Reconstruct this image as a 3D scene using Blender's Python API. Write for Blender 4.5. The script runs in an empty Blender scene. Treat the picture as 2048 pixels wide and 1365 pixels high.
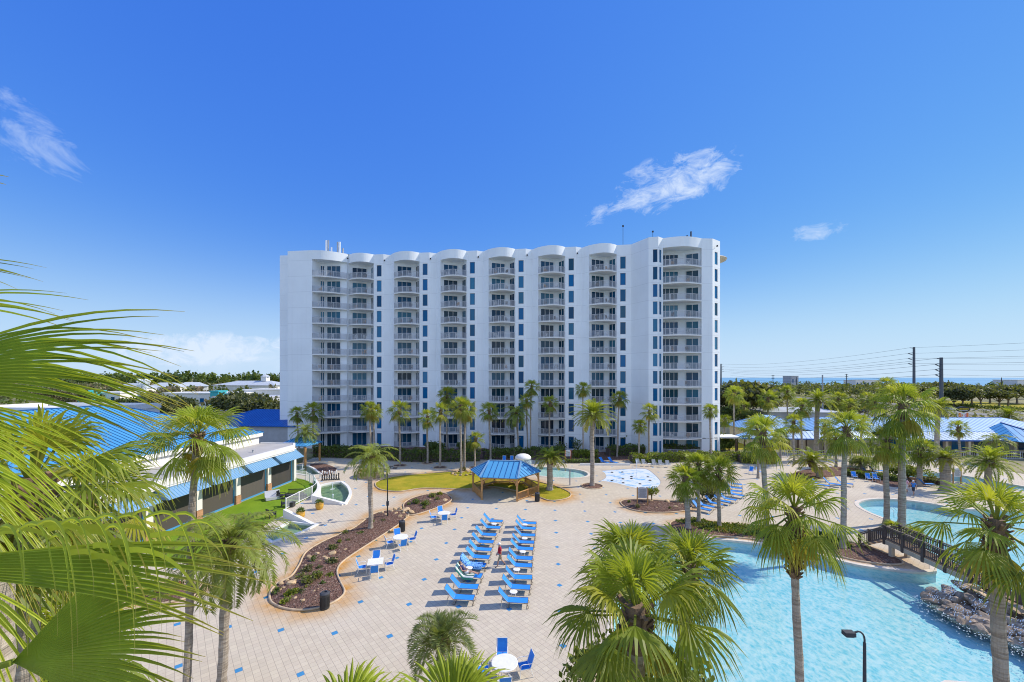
import bpy, bmesh, math, random
from math import sin, cos, pi, radians, sqrt, atan2
from mathutils import Vector, Matrix
from mathutils.geometry import delaunay_2d_cdt

SC = bpy.context.scene
COL = SC.collection
# ------------------------------------------------------------------ camera
F, H, HZ = 815.0, 13.8, 755.0           # focal length (photo pixels), eye height (m), horizon row
cam = bpy.data.cameras.new('camera')
cam.lens = F / 2048 * 36.0
cam.sensor_width = 36.0
cam.shift_y = 72.5 / 2048
cam.clip_start = 0.1
cam.clip_end = 40000
co = bpy.data.objects.new('camera', cam)
co.location = (0, 0, H)
co.rotation_euler = (radians(90), 0, 0)
COL.objects.link(co)
SC.camera = co
# ------------------------------------------------------------------ light
SUN_EL = 41.0
SUN_AZ = (0.972, 0.235)                 # horizontal direction towards the sun
SKY_STRENGTH, SUN_STRENGTH = 0.15, 3.75
EXPO = 0.45
SC.view_settings.view_transform = 'Standard'
SC.view_settings.look = 'None'
SC.view_settings.exposure = EXPO
SC.view_settings.gamma = 1.0
SC.render.engine = 'CYCLES'
SC.cycles.max_bounces = 8
SC.cycles.transparent_max_bounces = 24
SC.cycles.filter_width = 1.05
SC.cycles.caustics_reflective = False
SC.cycles.caustics_refractive = False

sun = bpy.data.lights.new('sun', 'SUN')
sun.energy = SUN_STRENGTH
sun.angle = radians(0.53)
sun.color = (1.0, 0.91, 0.76)
so = bpy.data.objects.new('sun', sun)
sd = Vector((SUN_AZ[0] * cos(radians(SUN_EL)), SUN_AZ[1] * cos(radians(SUN_EL)), sin(radians(SUN_EL))))
so.rotation_euler = sd.to_track_quat('Z', 'Y').to_euler()
so.location = sd * 200
COL.objects.link(so)


class NT:
    """small helper to wire node trees"""
    def __init__(s, tree):
        s.t = tree
        s.n = tree.nodes
        s.n.clear()

    def node(s, typ, **kw):
        nd = s.n.new(typ)
        for k, v in kw.items():
            setattr(nd, k, v)
        return nd

    def set(s, sock, v):
        if v is None:
            return
        if isinstance(v, bpy.types.NodeSocket):
            s.t.links.new(v, sock)
        else:
            if isinstance(v, (tuple, list)) and len(v) == 3 and sock.type == 'RGBA':
                v = (*v, 1)
            sock.default_value = v

    def m(s, op, a, b=None, c=None, clamp=False):
        nd = s.node('ShaderNodeMath', operation=op, use_clamp=clamp)
        s.set(nd.inputs[0], a)
        s.set(nd.inputs[1], b)
        s.set(nd.inputs[2], c)
        return nd.outputs[0]

    def mix(s, f, a, b, blend='MIX'):
        nd = s.node('ShaderNodeMix', data_type='RGBA', blend_type=blend)
        s.set(nd.inputs[0], f)
        s.set(nd.inputs[6], a)
        s.set(nd.inputs[7], b)
        return nd.outputs[2]

    def noise(s, vec, scale, detail=4, rough=.55, dist=0):
        nd = s.node('ShaderNodeTexNoise')
        s.set(nd.inputs['Vector'], vec)
        nd.inputs['Scale'].default_value = scale
        nd.inputs['Detail'].default_value = detail
        nd.inputs['Roughness'].default_value = rough
        nd.inputs['Distortion'].default_value = dist
        return nd.outputs[0]

    def ramp(s, fac, stops):
        nd = s.node('ShaderNodeValToRGB')
        e = nd.color_ramp.elements
        while len(e) < len(stops):
            e.new(.5)
        for el, (p, c) in zip(e, stops):
            el.position = p
            el.color = (*c, 1) if len(c) == 3 else c
        s.set(nd.inputs[0], fac)
        return nd.outputs[0]

    def rng(s, v, a, b, c, d):
        nd = s.node('ShaderNodeMapRange')
        s.set(nd.inputs[0], v)
        for i, q in enumerate((a, b, c, d)):
            nd.inputs[i + 1].default_value = q
        return nd.outputs[0]

    def xyz(s, vec):
        nd = s.node('ShaderNodeSeparateXYZ')
        s.set(nd.inputs[0], vec)
        return nd.outputs

    def vec(s, x, y, z=0.0):
        nd = s.node('ShaderNodeCombineXYZ')
        s.set(nd.inputs[0], x)
        s.set(nd.inputs[1], y)
        s.set(nd.inputs[2], z)
        return nd.outputs[0]

    def vmul(s, v, k):
        nd = s.node('ShaderNodeVectorMath', operation='MULTIPLY')
        s.set(nd.inputs[0], v)
        nd.inputs[1].default_value = k
        return nd.outputs[0]


# ------------------------------------------------------------------ sky
w = bpy.data.worlds.new('World')
SC.world = w
w.use_nodes = True
q = NT(w.node_tree)
sky = q.node('ShaderNodeTexSky', sky_type='NISHITA')
sky.sun_disc = False
sky.sun_elevation = radians(SUN_EL)
sky.sun_rotation = atan2(SUN_AZ[0], SUN_AZ[1])
sky.altitude = 0
sky.air_density = 1.0
sky.dust_density = 0.0
sky.ozone_density = 8.0
tc = q.node('ShaderNodeTexCoord')
dx, dy, dz = q.xyz(tc.outputs['Generated'])
dys = q.m('MAXIMUM', dy, 0.05)
a_ = q.m('DIVIDE', dx, dys)             # bearing and rise of the viewed direction
b_ = q.m('DIVIDE', dz, dys)
ahead = q.m('GREATER_THAN', dy, 0.1)


def cloud(cx, cy, rx, ry, ang, scale, lo, hi, amt, stretch, soft=1.0):
    """one drifting patch of torn cloud at a fixed bearing in the sky"""
    ca, sa = cos(ang), sin(ang)
    ux = q.m('SUBTRACT', a_, cx)
    uy = q.m('SUBTRACT', b_, cy)
    p = q.m('ADD', q.m('MULTIPLY', ux, ca), q.m('MULTIPLY', uy, sa))
    r = q.m('SUBTRACT', q.m('MULTIPLY', uy, ca), q.m('MULTIPLY', ux, sa))
    d = q.m('ADD', q.m('POWER', q.m('ABSOLUTE', q.m('DIVIDE', p, rx)), 2.0), q.m('POWER', q.m('ABSOLUTE', q.m('DIVIDE', r, ry)), 2.0))
    fall = q.m('SUBTRACT', 1.0, d, clamp=True)
    uv = q.vec(q.m('MULTIPLY', p, stretch), r, 3.1 + cx)
    n = q.noise(uv, scale, 6, .68, .6)
    n0 = q.noise(uv, scale * .3, 1, .5)
    v = q.m('ADD', q.m('ADD', q.m('MULTIPLY', n, .8), q.m('MULTIPLY', n0, .35)), q.m('MULTIPLY', q.m('POWER', fall, soft), .26))
    v = q.rng(v, lo, hi, 0, 1)
    v = q.m('MULTIPLY', v, q.rng(fall, 0, .35, 0, 1))
    return q.m('MULTIPLY', v, amt)


def dirpx(x, y):
    return (x - 1024) / F, (HZ - y) / F


cl = []
x_, y_ = dirpx(1345, 366)
cl.append(cloud(x_, y_, .225, .080, .30, 26, .69, .92, .78, .55))
x_, y_ = dirpx(1205, 428)
cl.append(cloud(x_, y_, .085, .030, .5, 34, .72, .92, .5, .5))
x_, y_ = dirpx(1645, 460)
cl.append(cloud(x_, y_, .095, .030, .22, 34, .74, 1.0, .6, .4))
x_, y_ = dirpx(45, 265)
cl.append(cloud(x_, y_, .25, .115, -.55, 17, .74, 1.04, .60, .32))
x_, y_ = dirpx(400, 699)
cl.append(cloud(x_, y_, .30, .048, .0, 28, .62, .84, .85, .75))
x_, y_ = dirpx(560, 715)
cl.append(cloud(x_, y_, .50, .050, .02, 12, .66, .95, .5, .3))
tot = cl[0]
for c in cl[1:]:
    tot = q.m('MAXIMUM', tot, c)
tot = q.m('MULTIPLY', q.m('MULTIPLY', tot, ahead), q.m('GREATER_THAN', dz, 0.0))
# unseen bright cloud added behind the camera as fill for the shaded facade
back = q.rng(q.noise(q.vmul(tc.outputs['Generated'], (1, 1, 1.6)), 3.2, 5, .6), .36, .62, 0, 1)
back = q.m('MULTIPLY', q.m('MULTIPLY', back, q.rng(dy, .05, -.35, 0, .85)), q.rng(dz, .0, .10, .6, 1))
sr_, sg_, sb_ = q.xyz(sky.outputs[0])
gain = 1 / (SKY_STRENGTH * 2 ** EXPO)      # the photograph's own grading of a clear sky: highlights held back
sr_ = q.m('MULTIPLY', q.m('DIVIDE', sr_, q.m('ADD', q.m('MULTIPLY', sr_, .035), 1.0)), .098 * gain)
sg_ = q.m('MULTIPLY', q.m('POWER', q.m('MAXIMUM', sg_, 0.0), .7), .178 * gain)
sb_ = q.m('MULTIPLY', q.m('DIVIDE', sb_, q.m('ADD', sb_, .85)), 1.02 * gain)
low = q.m('MULTIPLY', q.m('POWER', 2.718, q.m('MULTIPLY', q.m('POWER', q.m('DIVIDE', q.m('ABSOLUTE', dz), .165), 2.0), -1.0)), .80)
clear = q.mix(low, q.vec(sr_, sg_, sb_), (.60 * gain, .77 * gain, .965 * gain))   # moist air whitens the low sky
skyc = q.mix(tot, clear, (.76 * gain, .87 * gain, 1.04 * gain))
skyc = q.mix(back, skyc, (1.10 * gain, 1.28 * gain, 1.55 * gain))  # added fill cloud, brighter than the clouds in view
bg = q.node('ShaderNodeBackground')
bg.inputs['Strength'].default_value = SKY_STRENGTH
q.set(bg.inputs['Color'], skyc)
q.t.links.new(bg.outputs[0], q.node('ShaderNodeOutputWorld').inputs[0])


# ------------------------------------------------------------------ helpers
def G(px, py, z=0.0):
    """where a bearing meets the horizontal plane at height z"""
    Y = (H - z) * F / (py - HZ)
    return ((px - 1024) / F * Y, Y, z)


def Zat(py, Y):
    return H - (py - HZ) / F * Y


def Xat(px, Y):
    return (px - 1024) / F * Y


def empty(name, loc=(0, 0, 0), rz=0.0):
    o = bpy.data.objects.new(name, None)
    o.location = loc
    o.rotation_euler = (0, 0, rz)
    o.empty_display_size = .2
    COL.objects.link(o)
    return o


def tag(o, label=None, cat=None, group=None, kind=None):
    for k, v in (('label', label), ('category', cat), ('group', group), ('kind', kind)):
        if v:
            o[k] = v
    return o


def thing(name, loc, label, cat, rz=0.0, group=None):
    return tag(empty(name, loc, rz), label, cat, group)


CHILD = {}


def dup(root, loc, rz=None, label=None, scale=None):
    """copy of a thing with copies of its parts and their sub-parts (mesh data shared)"""
    def rec(o, parent):
        c = o.copy()
        COL.objects.link(c)
        if parent is not None:
            c.parent = parent
        for ch in CHILD.get(o.name, []):
            d = rec(ch, c)
            CHILD.setdefault(c.name, []).append(d)
        return c
    r = rec(root, None)
    r.location = loc
    if rz is not None:
        r.rotation_euler = (0, 0, rz)
    if label:
        r['label'] = label
    if scale:
        r.scale = (scale,) * 3
    return r


class MB:
    """collects shapes, then links them as ONE mesh object"""
    def __init__(s):
        s.v, s.f, s.mi, s.c = [], [], [], []
        s.cur = 0
        s.col = None

    def add(s, verts, faces, col=None):
        o = len(s.v)
        s.v.extend([tuple(p) for p in verts])
        s.f.extend([tuple(i + o for i in f) for f in faces])
        s.mi.extend([s.cur] * len(faces))
        c = col or s.col or (1, 1, 1)
        s.c.extend([c] * len(verts))
        return s

    def quad(s, a, b, c, d, col=None):
        return s.add((a, b, c, d), ((0, 1, 2, 3),), col)

    def box(s, c, d, rz=0.0, col=None):
        x, y, z = d[0] / 2, d[1] / 2, d[2] / 2
        ca, sa = cos(rz), sin(rz)
        vs = []
        for k in (-z, z):
            for (i, j) in ((-x, -y), (x, -y), (x, y), (-x, y)):
                vs.append((c[0] + i * ca - j * sa, c[1] + i * sa + j * ca, c[2] + k))
        return s.add(vs, ((3, 2, 1, 0), (4, 5, 6, 7), (0, 1, 5, 4), (1, 2, 6, 5), (2, 3, 7, 6), (3, 0, 4, 7)), col)

    def bar(s, a, b, wd, ht=None, col=None, up=(0, 0, 1)):
        """square bar from a to b"""
        a, b = Vector(a), Vector(b)
        d = (b - a)
        if d.length < 1e-6:
            return s
        d.normalize()
        u = Vector(up)
        if abs(d.dot(u)) > .97:
            u = Vector((1, 0, 0))
        sx = d.cross(u).normalized() * wd / 2
        sz = sx.cross(d).normalized() * (ht or wd) / 2
        vs = [a - sx - sz, a + sx - sz, a + sx + sz, a - sx + sz, b - sx - sz, b + sx - sz, b + sx + sz, b - sx + sz]
        return s.add(vs, ((0, 1, 2, 3), (7, 6, 5, 4), (0, 4, 5, 1), (1, 5, 6, 2), (2, 6, 7, 3), (3, 7, 4, 0)), col)

    def tube(s, pts, rad, n=8, cap=True, col=None, jit=0.0, rnd=random):
        pts = [Vector(p) for p in pts]
        if not isinstance(rad, (list, tuple)):
            rad = [rad] * len(pts)
        vs, fs = [], []
        ref = None
        for i, p in enumerate(pts):
            t = (pts[min(i + 1, len(pts) - 1)] - pts[max(i - 1, 0)]).normalized()
            if ref is None:
                ref = Vector((1, 0, 0)) if abs(t.x) < .9 else Vector((0, 1, 0))
            x = (ref - t * ref.dot(t)).normalized()
            ref = x
            y = t.cross(x)
            for k in range(n):
                a = 2 * pi * k / n
                r = rad[i] * (1 + (rnd.uniform(-jit, jit) if jit else 0))
                vs.append(p + x * (cos(a) * r) + y * (sin(a) * r))
        for i in range(len(pts) - 1):
            for k in range(n):
                a, b = i * n + k, i * n + (k + 1) % n
                fs.append((a, b, b + n, a + n))
        if cap:
            fs.append(tuple(range(n - 1, -1, -1)))
            fs.append(tuple((len(pts) - 1) * n + k for k in range(n)))
        return s.add(vs, fs, col)

    def lathe(s, c, prof, n=16, col=None):
        vs, fs = [], []
        for (r, z) in prof:
            for k in range(n):
                a = 2 * pi * k / n
                vs.append((c[0] + r * cos(a), c[1] + r * sin(a), c[2] + z))
        for i in range(len(prof) - 1):
            for k in range(n):
                a, b = i * n + k, i * n + (k + 1) % n
                fs.append((a, b, b + n, a + n))
        fs.append(tuple(range(n - 1, -1, -1)))
        fs.append(tuple((len(prof) - 1) * n + k for k in range(n)))
        return s.add(vs, fs, col)

    def prism(s, poly, z0, z1, col=None, bottom=True):
        n = len(poly)
        vs = [(p[0], p[1], z0) for p in poly] + [(p[0], p[1], z1) for p in poly]
        fs = [(i, (i + 1) % n, (i + 1) % n + n, i + n) for i in range(n)]
        fs.append(tuple(range(n, 2 * n)))
        if bottom:
            fs.append(tuple(range(n - 1, -1, -1)))
        return s.add(vs, fs, col)

    def build(s, name, mats, parent=None, smooth=False, world=False, loc=None):
        me = bpy.data.meshes.new(name)
        vs = s.v
        if world and parent is not None:
            l = parent.location
            a = -parent.rotation_euler[2]
            ca, sa = cos(a), sin(a)
            vs = [((x - l[0]) * ca - (y - l[1]) * sa, (x - l[0]) * sa + (y - l[1]) * ca, z - l[2]) for x, y, z in vs]
        if loc is not None:
            vs = [(x - loc[0], y - loc[1], z - loc[2]) for x, y, z in vs]
        me.from_pydata(vs, [], s.f)
        if not isinstance(mats, (list, tuple)):
            mats = [mats]
        for m in mats:
            me.materials.append(m)
        if len(mats) > 1:
            me.polygons.foreach_set('material_index', s.mi)
        if any(c != (1, 1, 1) for c in s.c):
            at = me.color_attributes.new('tint', 'FLOAT_COLOR', 'POINT')
            flat = []
            for c in s.c:
                flat.extend((c[0], c[1], c[2], 1.0))
            at.data.foreach_set('color', flat)
        if smooth:
            me.polygons.foreach_set('use_smooth', [True] * len(me.polygons))
        me.update()
        o = bpy.data.objects.new(name, me)
        if loc is not None:
            o.location = loc
        COL.objects.link(o)
        if parent is not None:
            o.parent = parent
            CHILD.setdefault(parent.name, []).append(o)
        return o


def spline(pts, n=8, closed=True):
    """Catmull-Rom through 2-D points"""
    out = []
    N = len(pts)
    R = range(N) if closed else range(N - 1)
    for i in R:
        if closed:
            p0, p1, p2, p3 = pts[i - 1], pts[i], pts[(i + 1) % N], pts[(i + 2) % N]
        else:
            p0, p1, p2, p3 = pts[max(i - 1, 0)], pts[i], pts[i + 1], pts[min(i + 2, N - 1)]
        for k in range(n):
            t = k / n
            out.append(tuple(.5 * (2 * p1[j] + (p2[j] - p0[j]) * t + (2 * p0[j] - 5 * p1[j] + 4 * p2[j] - p3[j]) * t * t
                                   + (3 * p1[j] - p0[j] - 3 * p2[j] + p3[j]) * t ** 3) for j in (0, 1)))
    if not closed:
        out.append(tuple(pts[-1][:2]))
    return out


def gp(pts):
    return [G(x, y)[:2] for x, y in pts]


def inside(p, poly):
    x, y = p
    c = False
    n = len(poly)
    j = n - 1
    for i in range(n):
        xi, yi = poly[i][0], poly[i][1]
        xj, yj = poly[j][0], poly[j][1]
        if (yi > y) != (yj > y) and x < (xj - xi) * (y - yi) / (yj - yi) + xi:
            c = not c
        j = i
    return c


def dist_poly(p, poly):
    best = 1e9
    n = len(poly)
    for i in range(n):
        ax, ay = poly[i][0], poly[i][1]
        bx, by = poly[(i + 1) % n][0], poly[(i + 1) % n][1]
        dx, dy = bx - ax, by - ay
        L = dx * dx + dy * dy
        t = 0 if L == 0 else max(0, min(1, ((p[0] - ax) * dx + (p[1] - ay) * dy) / L))
        d = (p[0] - ax - t * dx) ** 2 + (p[1] - ay - t * dy) ** 2
        if d < best:
            best = d
    return sqrt(best)


def sheet(outer, holes, extra, z, keep=None):
    """triangulated sheet with holes; extra = loose points that refine it"""
    vs, es = [], []

    def ring(poly):
        o = len(vs)
        n = len(poly)
        vs.extend([Vector((p[0], p[1])) for p in poly])
        es.extend([(o + i, o + (i + 1) % n) for i in range(n)])
    ring(outer)
    for h in holes:
        ring(h)
    vs.extend([Vector((p[0], p[1])) for p in extra])
    r = delaunay_2d_cdt(vs, es, [], 0, 1e-5)
    V, T = r[0], r[2]
    mb = MB()
    mb.v = [(p.x, p.y, z) for p in V]
    mb.c = [(1, 1, 1)] * len(V)
    for t in T:
        cx = sum(V[i].x for i in t) / 3
        cy = sum(V[i].y for i in t) / 3
        if not inside((cx, cy), outer) or any(inside((cx, cy), h) for h in holes):
            continue
        a, b, c = (V[i] for i in t)
        if (b - a).cross(c - a) < 0:
            t = (t[0], t[2], t[1])
        mb.f.append(tuple(t))
        mb.mi.append(0)
    return mb


# ------------------------------------------------------------------ materials
MAT = {}


def mat(name, base=(.5, .5, .5), rough=.6, var=.12, scale=3.0, spec=.4, metal=0.0, bump=0.0, bscale=20.0, tint=False, objvar=0.0,
        trans=0.0, coat=0.0, dirt=0.0):
    """principled material with mottled colour, a little bump and optional per-object variation"""
    m = bpy.data.materials.new(name)
    m.use_nodes = True
    k = NT(m.node_tree)
    tcn = k.node('ShaderNodeTexCoord').outputs['Object']
    n = k.noise(tcn, scale, 5)
    f = k.rng(n, .3, .7, 1 - var, 1 + var)
    if objvar:
        oi = k.node('ShaderNodeObjectInfo').outputs['Random']
        f = k.m('MULTIPLY', f, k.rng(oi, 0, 1, 1 - objvar, 1 + objvar))
    bc = k.node('ShaderNodeRGB').outputs[0]
    bc.default_value = (*base, 1)
    if tint:
        at = k.node('ShaderNodeAttribute', attribute_name='tint').outputs['Color']
        bc = at
    c = k.mix(1.0, bc, k.vec(f, f, f), 'MULTIPLY')
    if dirt:
        d = k.rng(k.noise(tcn, scale * .35, 6, .65), .5, .75, 0, dirt)
        c = k.mix(d, c, (.16, .13, .10))
    p = k.node('ShaderNodeBsdfPrincipled')
    k.set(p.inputs['Base Color'], c)
    k.set(p.inputs['Roughness'], k.rng(n, .3, .7, max(.02, rough - .08), min(1, rough + .08)))
    p.inputs['Specular IOR Level'].default_value = spec
    p.inputs['Metallic'].default_value = metal
    p.inputs['Coat Weight'].default_value = coat
    if bump:
        b = k.node('ShaderNodeBump')
        b.inputs['Strength'].default_value = bump
        b.inputs['Distance'].default_value = .02
        k.set(b.inputs['Height'], k.noise(tcn, bscale, 5))
        k.set(p.inputs['Normal'], b.outputs[0])
    out = k.node('ShaderNodeOutputMaterial')
    sh = p.outputs[0]
    if trans:
        t = k.node('ShaderNodeBsdfTranslucent')
        k.set(t.inputs['Color'], k.mix(.45, c, (.62, .68, .04), 'MIX'))
        ms = k.node('ShaderNodeMixShader')
        ms.inputs[0].default_value = trans
        k.t.links.new(sh, ms.inputs[1])
        k.t.links.new(t.outputs[0], ms.inputs[2])
        sh = ms.outputs[0]
    k.t.links.new(sh, out.inputs[0])
    MAT[name] = m
    return m


def glass_mat(name, base, rough=.04, objvar=.5, spec=1.0):
    m = bpy.data.materials.new(name)
    m.use_nodes = True
    k = NT(m.node_tree)
    tcn = k.node('ShaderNodeTexCoord').outputs['Object']
    oi = k.node('ShaderNodeObjectInfo').outputs['Random']
    x, y, z = k.xyz(tcn)
    fold = k.m('SINE', k.m('ADD', k.m('MULTIPLY', k.m('ADD', x, y), 28.0), k.m('MULTIPLY', k.noise(tcn, 2.0), 6.0)))
    curt = k.rng(oi, .35, 1.0, 0, 1)
    wn = k.node('ShaderNodeTexWhiteNoise', noise_dimensions='1D')
    k.set(wn.inputs['W'], k.m('MULTIPLY', oi, 91.7))
    f = k.rng(wn.outputs[0], 0, 1, 1 - objvar, 1 + objvar)
    c0 = k.mix(k.m('MULTIPLY', curt, 0.0 if rough > .3 else .5), base, (.07, .24, .33))
    c0 = k.mix(k.m('MULTIPLY', curt, k.rng(fold, -1, 1, 0, .35)), c0, (.01, .04, .07))
    c = k.mix(1.0, c0, k.vec(f, f, f), 'MULTIPLY')
    p = k.node('ShaderNodeBsdfPrincipled')
    k.set(p.inputs['Base Color'], c)
    p.inputs['Roughness'].default_value = rough
    p.inputs['Specular IOR Level'].default_value = spec
    p.inputs['IOR'].default_value = 1.45
    b = k.node('ShaderNodeBump')
    b.inputs['Strength'].default_value = .06
    k.set(b.inputs['Height'], k.noise(tcn, .8, 2))
    k.set(p.inputs['Normal'], b.outputs[0])
    k.t.links.new(p.outputs[0], k.node('ShaderNodeOutputMaterial').inputs[0])
    MAT[name] = m
    return m


mat('white_frame', (.78, .79, .80), .45, .04, 2)
mat('concrete_white', (.74, .74, .73), .8, .05, 1.2, bump=.15, bscale=30, dirt=.10)
mat('flat_roof', (.40, .385, .37), .85, .12, .35, bump=.2, dirt=.35)
mat('fascia_white', (.74, .73, .70), .6, .05, .8, dirt=.10)
mat('rail_grey', (.52, .535, .57), .5, .05, 2)
mat('dark_metal', (.03, .032, .035), .45, .15, 6)
mat('brown_metal', (.10, .06, .04), .5, .15, 4)
mat('pole_steel', (.10, .115, .135), .55, .12, 3)
mat('grey_metal', (.33, .35, .37), .5, .12, 3, dirt=.15)
mat('sling_blue', (.022, .235, .72), .6, .06, 9, objvar=.10)
mat('frame_bronze', (.20, .16, .12), .4, .12, 5, metal=.4)
mat('plastic_white', (.78, .77, .74), .4, .05, 6)
mat('wood_new', (.50, .27, .10), .7, .22, 4, bump=.25, bscale=40, dirt=.15)
mat('wood_dark', (.105, .080, .070), .65, .25, 4, bump=.3, bscale=40)
mat('wood_deck', (.34, .22, .13), .75, .22, 3, bump=.3, bscale=30, dirt=.2)
mat('bark', (.24, .19, .145), .9, .3, 9, bump=.9, bscale=26)
mat('boots', (.19, .125, .075), .9, .35, 7, bump=.9, bscale=30, objvar=.15)
mat('frond', tint=True, rough=.48, var=.22, scale=2.2, spec=.35, objvar=.14, trans=.42)
mat('near_frond', tint=True, rough=.42, var=.25, scale=5.0, spec=.45, trans=.52)
mat('leaf', tint=True, rough=.55, var=.3, scale=.6, spec=.35, objvar=.16, trans=.22)
mat('rock_tan', (.46, .33, .19), .85, .3, 5, bump=.7, bscale=14, objvar=.25)
mat('rock_grey', (.31, .245, .185), .8, .4, 3, bump=.9, bscale=10, objvar=.35)
mat('kerb', (.50, .38, .25), .85, .2, 2.2, bump=.3, dirt=.2)
mat('coping', (.62, .55, .47), .8, .14, 2.5, bump=.25, dirt=.12)
mat('brick_orange', (.44, .235, .13), .85, .25, 7, bump=.5, bscale=25)
mat('terracotta', (.58, .33, .05), .45, .2, 4, objvar=.1)
mat('skin', (.50, .29, .20), .55, .08, 12)
mat('shirt_red', (.42, .014, .035), .8, .12, 14)
mat('shirt_blue', (.03, .19, .56), .8, .12, 14)
mat('shirt_navy', (.05, .055, .15), .8, .15, 14)
mat('shirt_pink', (.72, .42, .46), .8, .2, 10)
mat('khaki', (.30, .27, .18), .8, .12, 14)
mat('cloth_dark', (.05, .055, .07), .8, .15, 14)
mat('cloth_white', (.78, .77, .75), .75, .06, 10)
mat('hair_brown', (.16, .085, .04), .7, .2, 20)
mat('car_white', (.78, .79, .80), .25, .03, 2, coat=.6)
mat('car_dark', (.035, .04, .05), .25, .1, 2, coat=.6)
mat('car_silver', (.42, .44, .46), .25, .05, 2, coat=.6)
mat('rubber', (.02, .02, .02), .8, .1, 8)
mat('teal_paint', (.05, .42, .46), .6, .1, 1)
mat('grey_roof', (.42, .46, .51), .7, .1, .5)
mat('wall_beige', (.55, .46, .34), .8, .1, 1.2, bump=.2, dirt=.15)
mat('wall_grey', (.42, .43, .46), .8, .1, 1.0, dirt=.15)
mat('sign_yellow', (.85, .62, .02), .5, .05, 3)
mat('sign_orange', (.80, .22, .05), .5, .1, 3)
mat('sign_pink', (.75, .10, .35), .5, .1, 3)
mat('sign_panel', (.47, .48, .52), .5, .06, 4)
mat('water_spray', (.85, .90, .93), .25, .03, 4)
glass_mat('window_glass', (.002, .085, .22), objvar=.5, spec=.3)
glass_mat('door_glass', (.004, .045, .10), objvar=.6, spec=.35)
glass_mat('screen_glass', (.10, .088, .082), rough=.45, objvar=.25, spec=.25)
glass_mat('car_glass', (.015, .02, .025), objvar=.1)


def nodes_mat(name):
    m = bpy.data.materials.new(name)
    m.use_nodes = True
    MAT[name] = m
    return NT(m.node_tree)


def finish(k, col, rough, bump=None, strength=.4, dist=.02, spec=.4):
    p = k.node('ShaderNodeBsdfPrincipled')
    k.set(p.inputs['Base Color'], col)
    k.set(p.inputs['Roughness'], rough)
    p.inputs['Specular IOR Level'].default_value = spec
    if bump is not None:
        b = k.node('ShaderNodeBump')
        b.inputs['Strength'].default_value = strength
        b.inputs['Distance'].default_value = dist
        k.set(b.inputs['Height'], bump)
        k.set(p.inputs['Normal'], b.outputs[0])
    k.t.links.new(p.outputs[0], k.node('ShaderNodeOutputMaterial').inputs[0])
    return p


# hotel stucco: fine control joints at each floor, faint rain streaks
k = nodes_mat('stucco')
oc = k.node('ShaderNodeTexCoord').outputs['Object']
x, y, z = k.xyz(oc)
fz = k.m('FRACT', k.m('DIVIDE', k.m('ADD', z, .1), 3.05))
joint = k.m('LESS_THAN', fz, .016)
streak = k.rng(k.noise(k.vmul(oc, (1.6, 1.6, .05)), 1.0, 6, .6), .52, .78, 0, .16)
blot = k.rng(k.noise(oc, .22, 5), .3, .7, .95, 1.04)
c = k.mix(streak, (.775, .815, .85), (.55, .56, .57))
c = k.mix(k.m('MULTIPLY', joint, .38), c, (.36, .38, .42))
c = k.mix(1.0, c, k.vec(blot, blot, blot), 'MULTIPLY')
finish(k, c, .75, k.noise(oc, 24, 4), .12)


def metal_roof(name, base, dark):
    k = nodes_mat(name)
    oc = k.node('ShaderNodeTexCoord').outputs['Object']
    n = k.noise(oc, .35, 6)
    c = k.mix(k.rng(n, .35, .7, 0, 1), base, dark)
    st = k.rng(k.noise(k.vmul(oc, (1, 1, .2)), 1.3, 6, .7), .5, .8, 0, .25)
    c = k.mix(st, c, tuple(v * .8 + .06 for v in base))
    finish(k, c, k.rng(n, .3, .7, .38, .52), k.noise(oc, 9, 2), .05, spec=.5)


metal_roof('blue_metal', (.078, .315, .57), (.058, .27, .52))
metal_roof('blue_metal_deep', (.012, .12, .46), (.012, .10, .40))
metal_roof('blue_metal_pale', (.19, .345, .51), (.16, .31, .47))
metal_roof('blue_metal_light', (.27, .47, .72), (.22, .42, .68))
metal_roof('blue_seam', (.014, .09, .27), (.014, .08, .24))

# deck pavers, a 10 ft lattice of blue accent tiles, rusty irrigation stains
LA0 = (-6.26, 24.78)
LANG = radians(-4.9)
k = nodes_mat('pavers')
oc = k.node('ShaderNodeTexCoord').outputs['Object']
x, y, z = k.xyz(oc)
ux, uy = k.m('SUBTRACT', x, LA0[0]), k.m('SUBTRACT', y, LA0[1])
l1 = k.m('DIVIDE', k.m('ADD', k.m('MULTIPLY', ux, cos(LANG)), k.m('MULTIPLY', uy, sin(LANG))), 3.06)
l2 = k.m('DIVIDE', k.m('SUBTRACT', k.m('MULTIPLY', uy, cos(LANG)), k.m('MULTIPLY', ux, sin(LANG))), 3.06)
q1 = k.m('ADD', k.m('MULTIPLY', k.m('ADD', l1, l2), 7.0), .5)
q2 = k.m('ADD', k.m('MULTIPLY', k.m('SUBTRACT', l2, l1), 7.0), .5)


def edge(v):
    f = k.m('ABSOLUTE', k.m('SUBTRACT', k.m('FRACT', v), .5))
    return k.rng(f, .445, .485, 0, 1)


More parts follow.
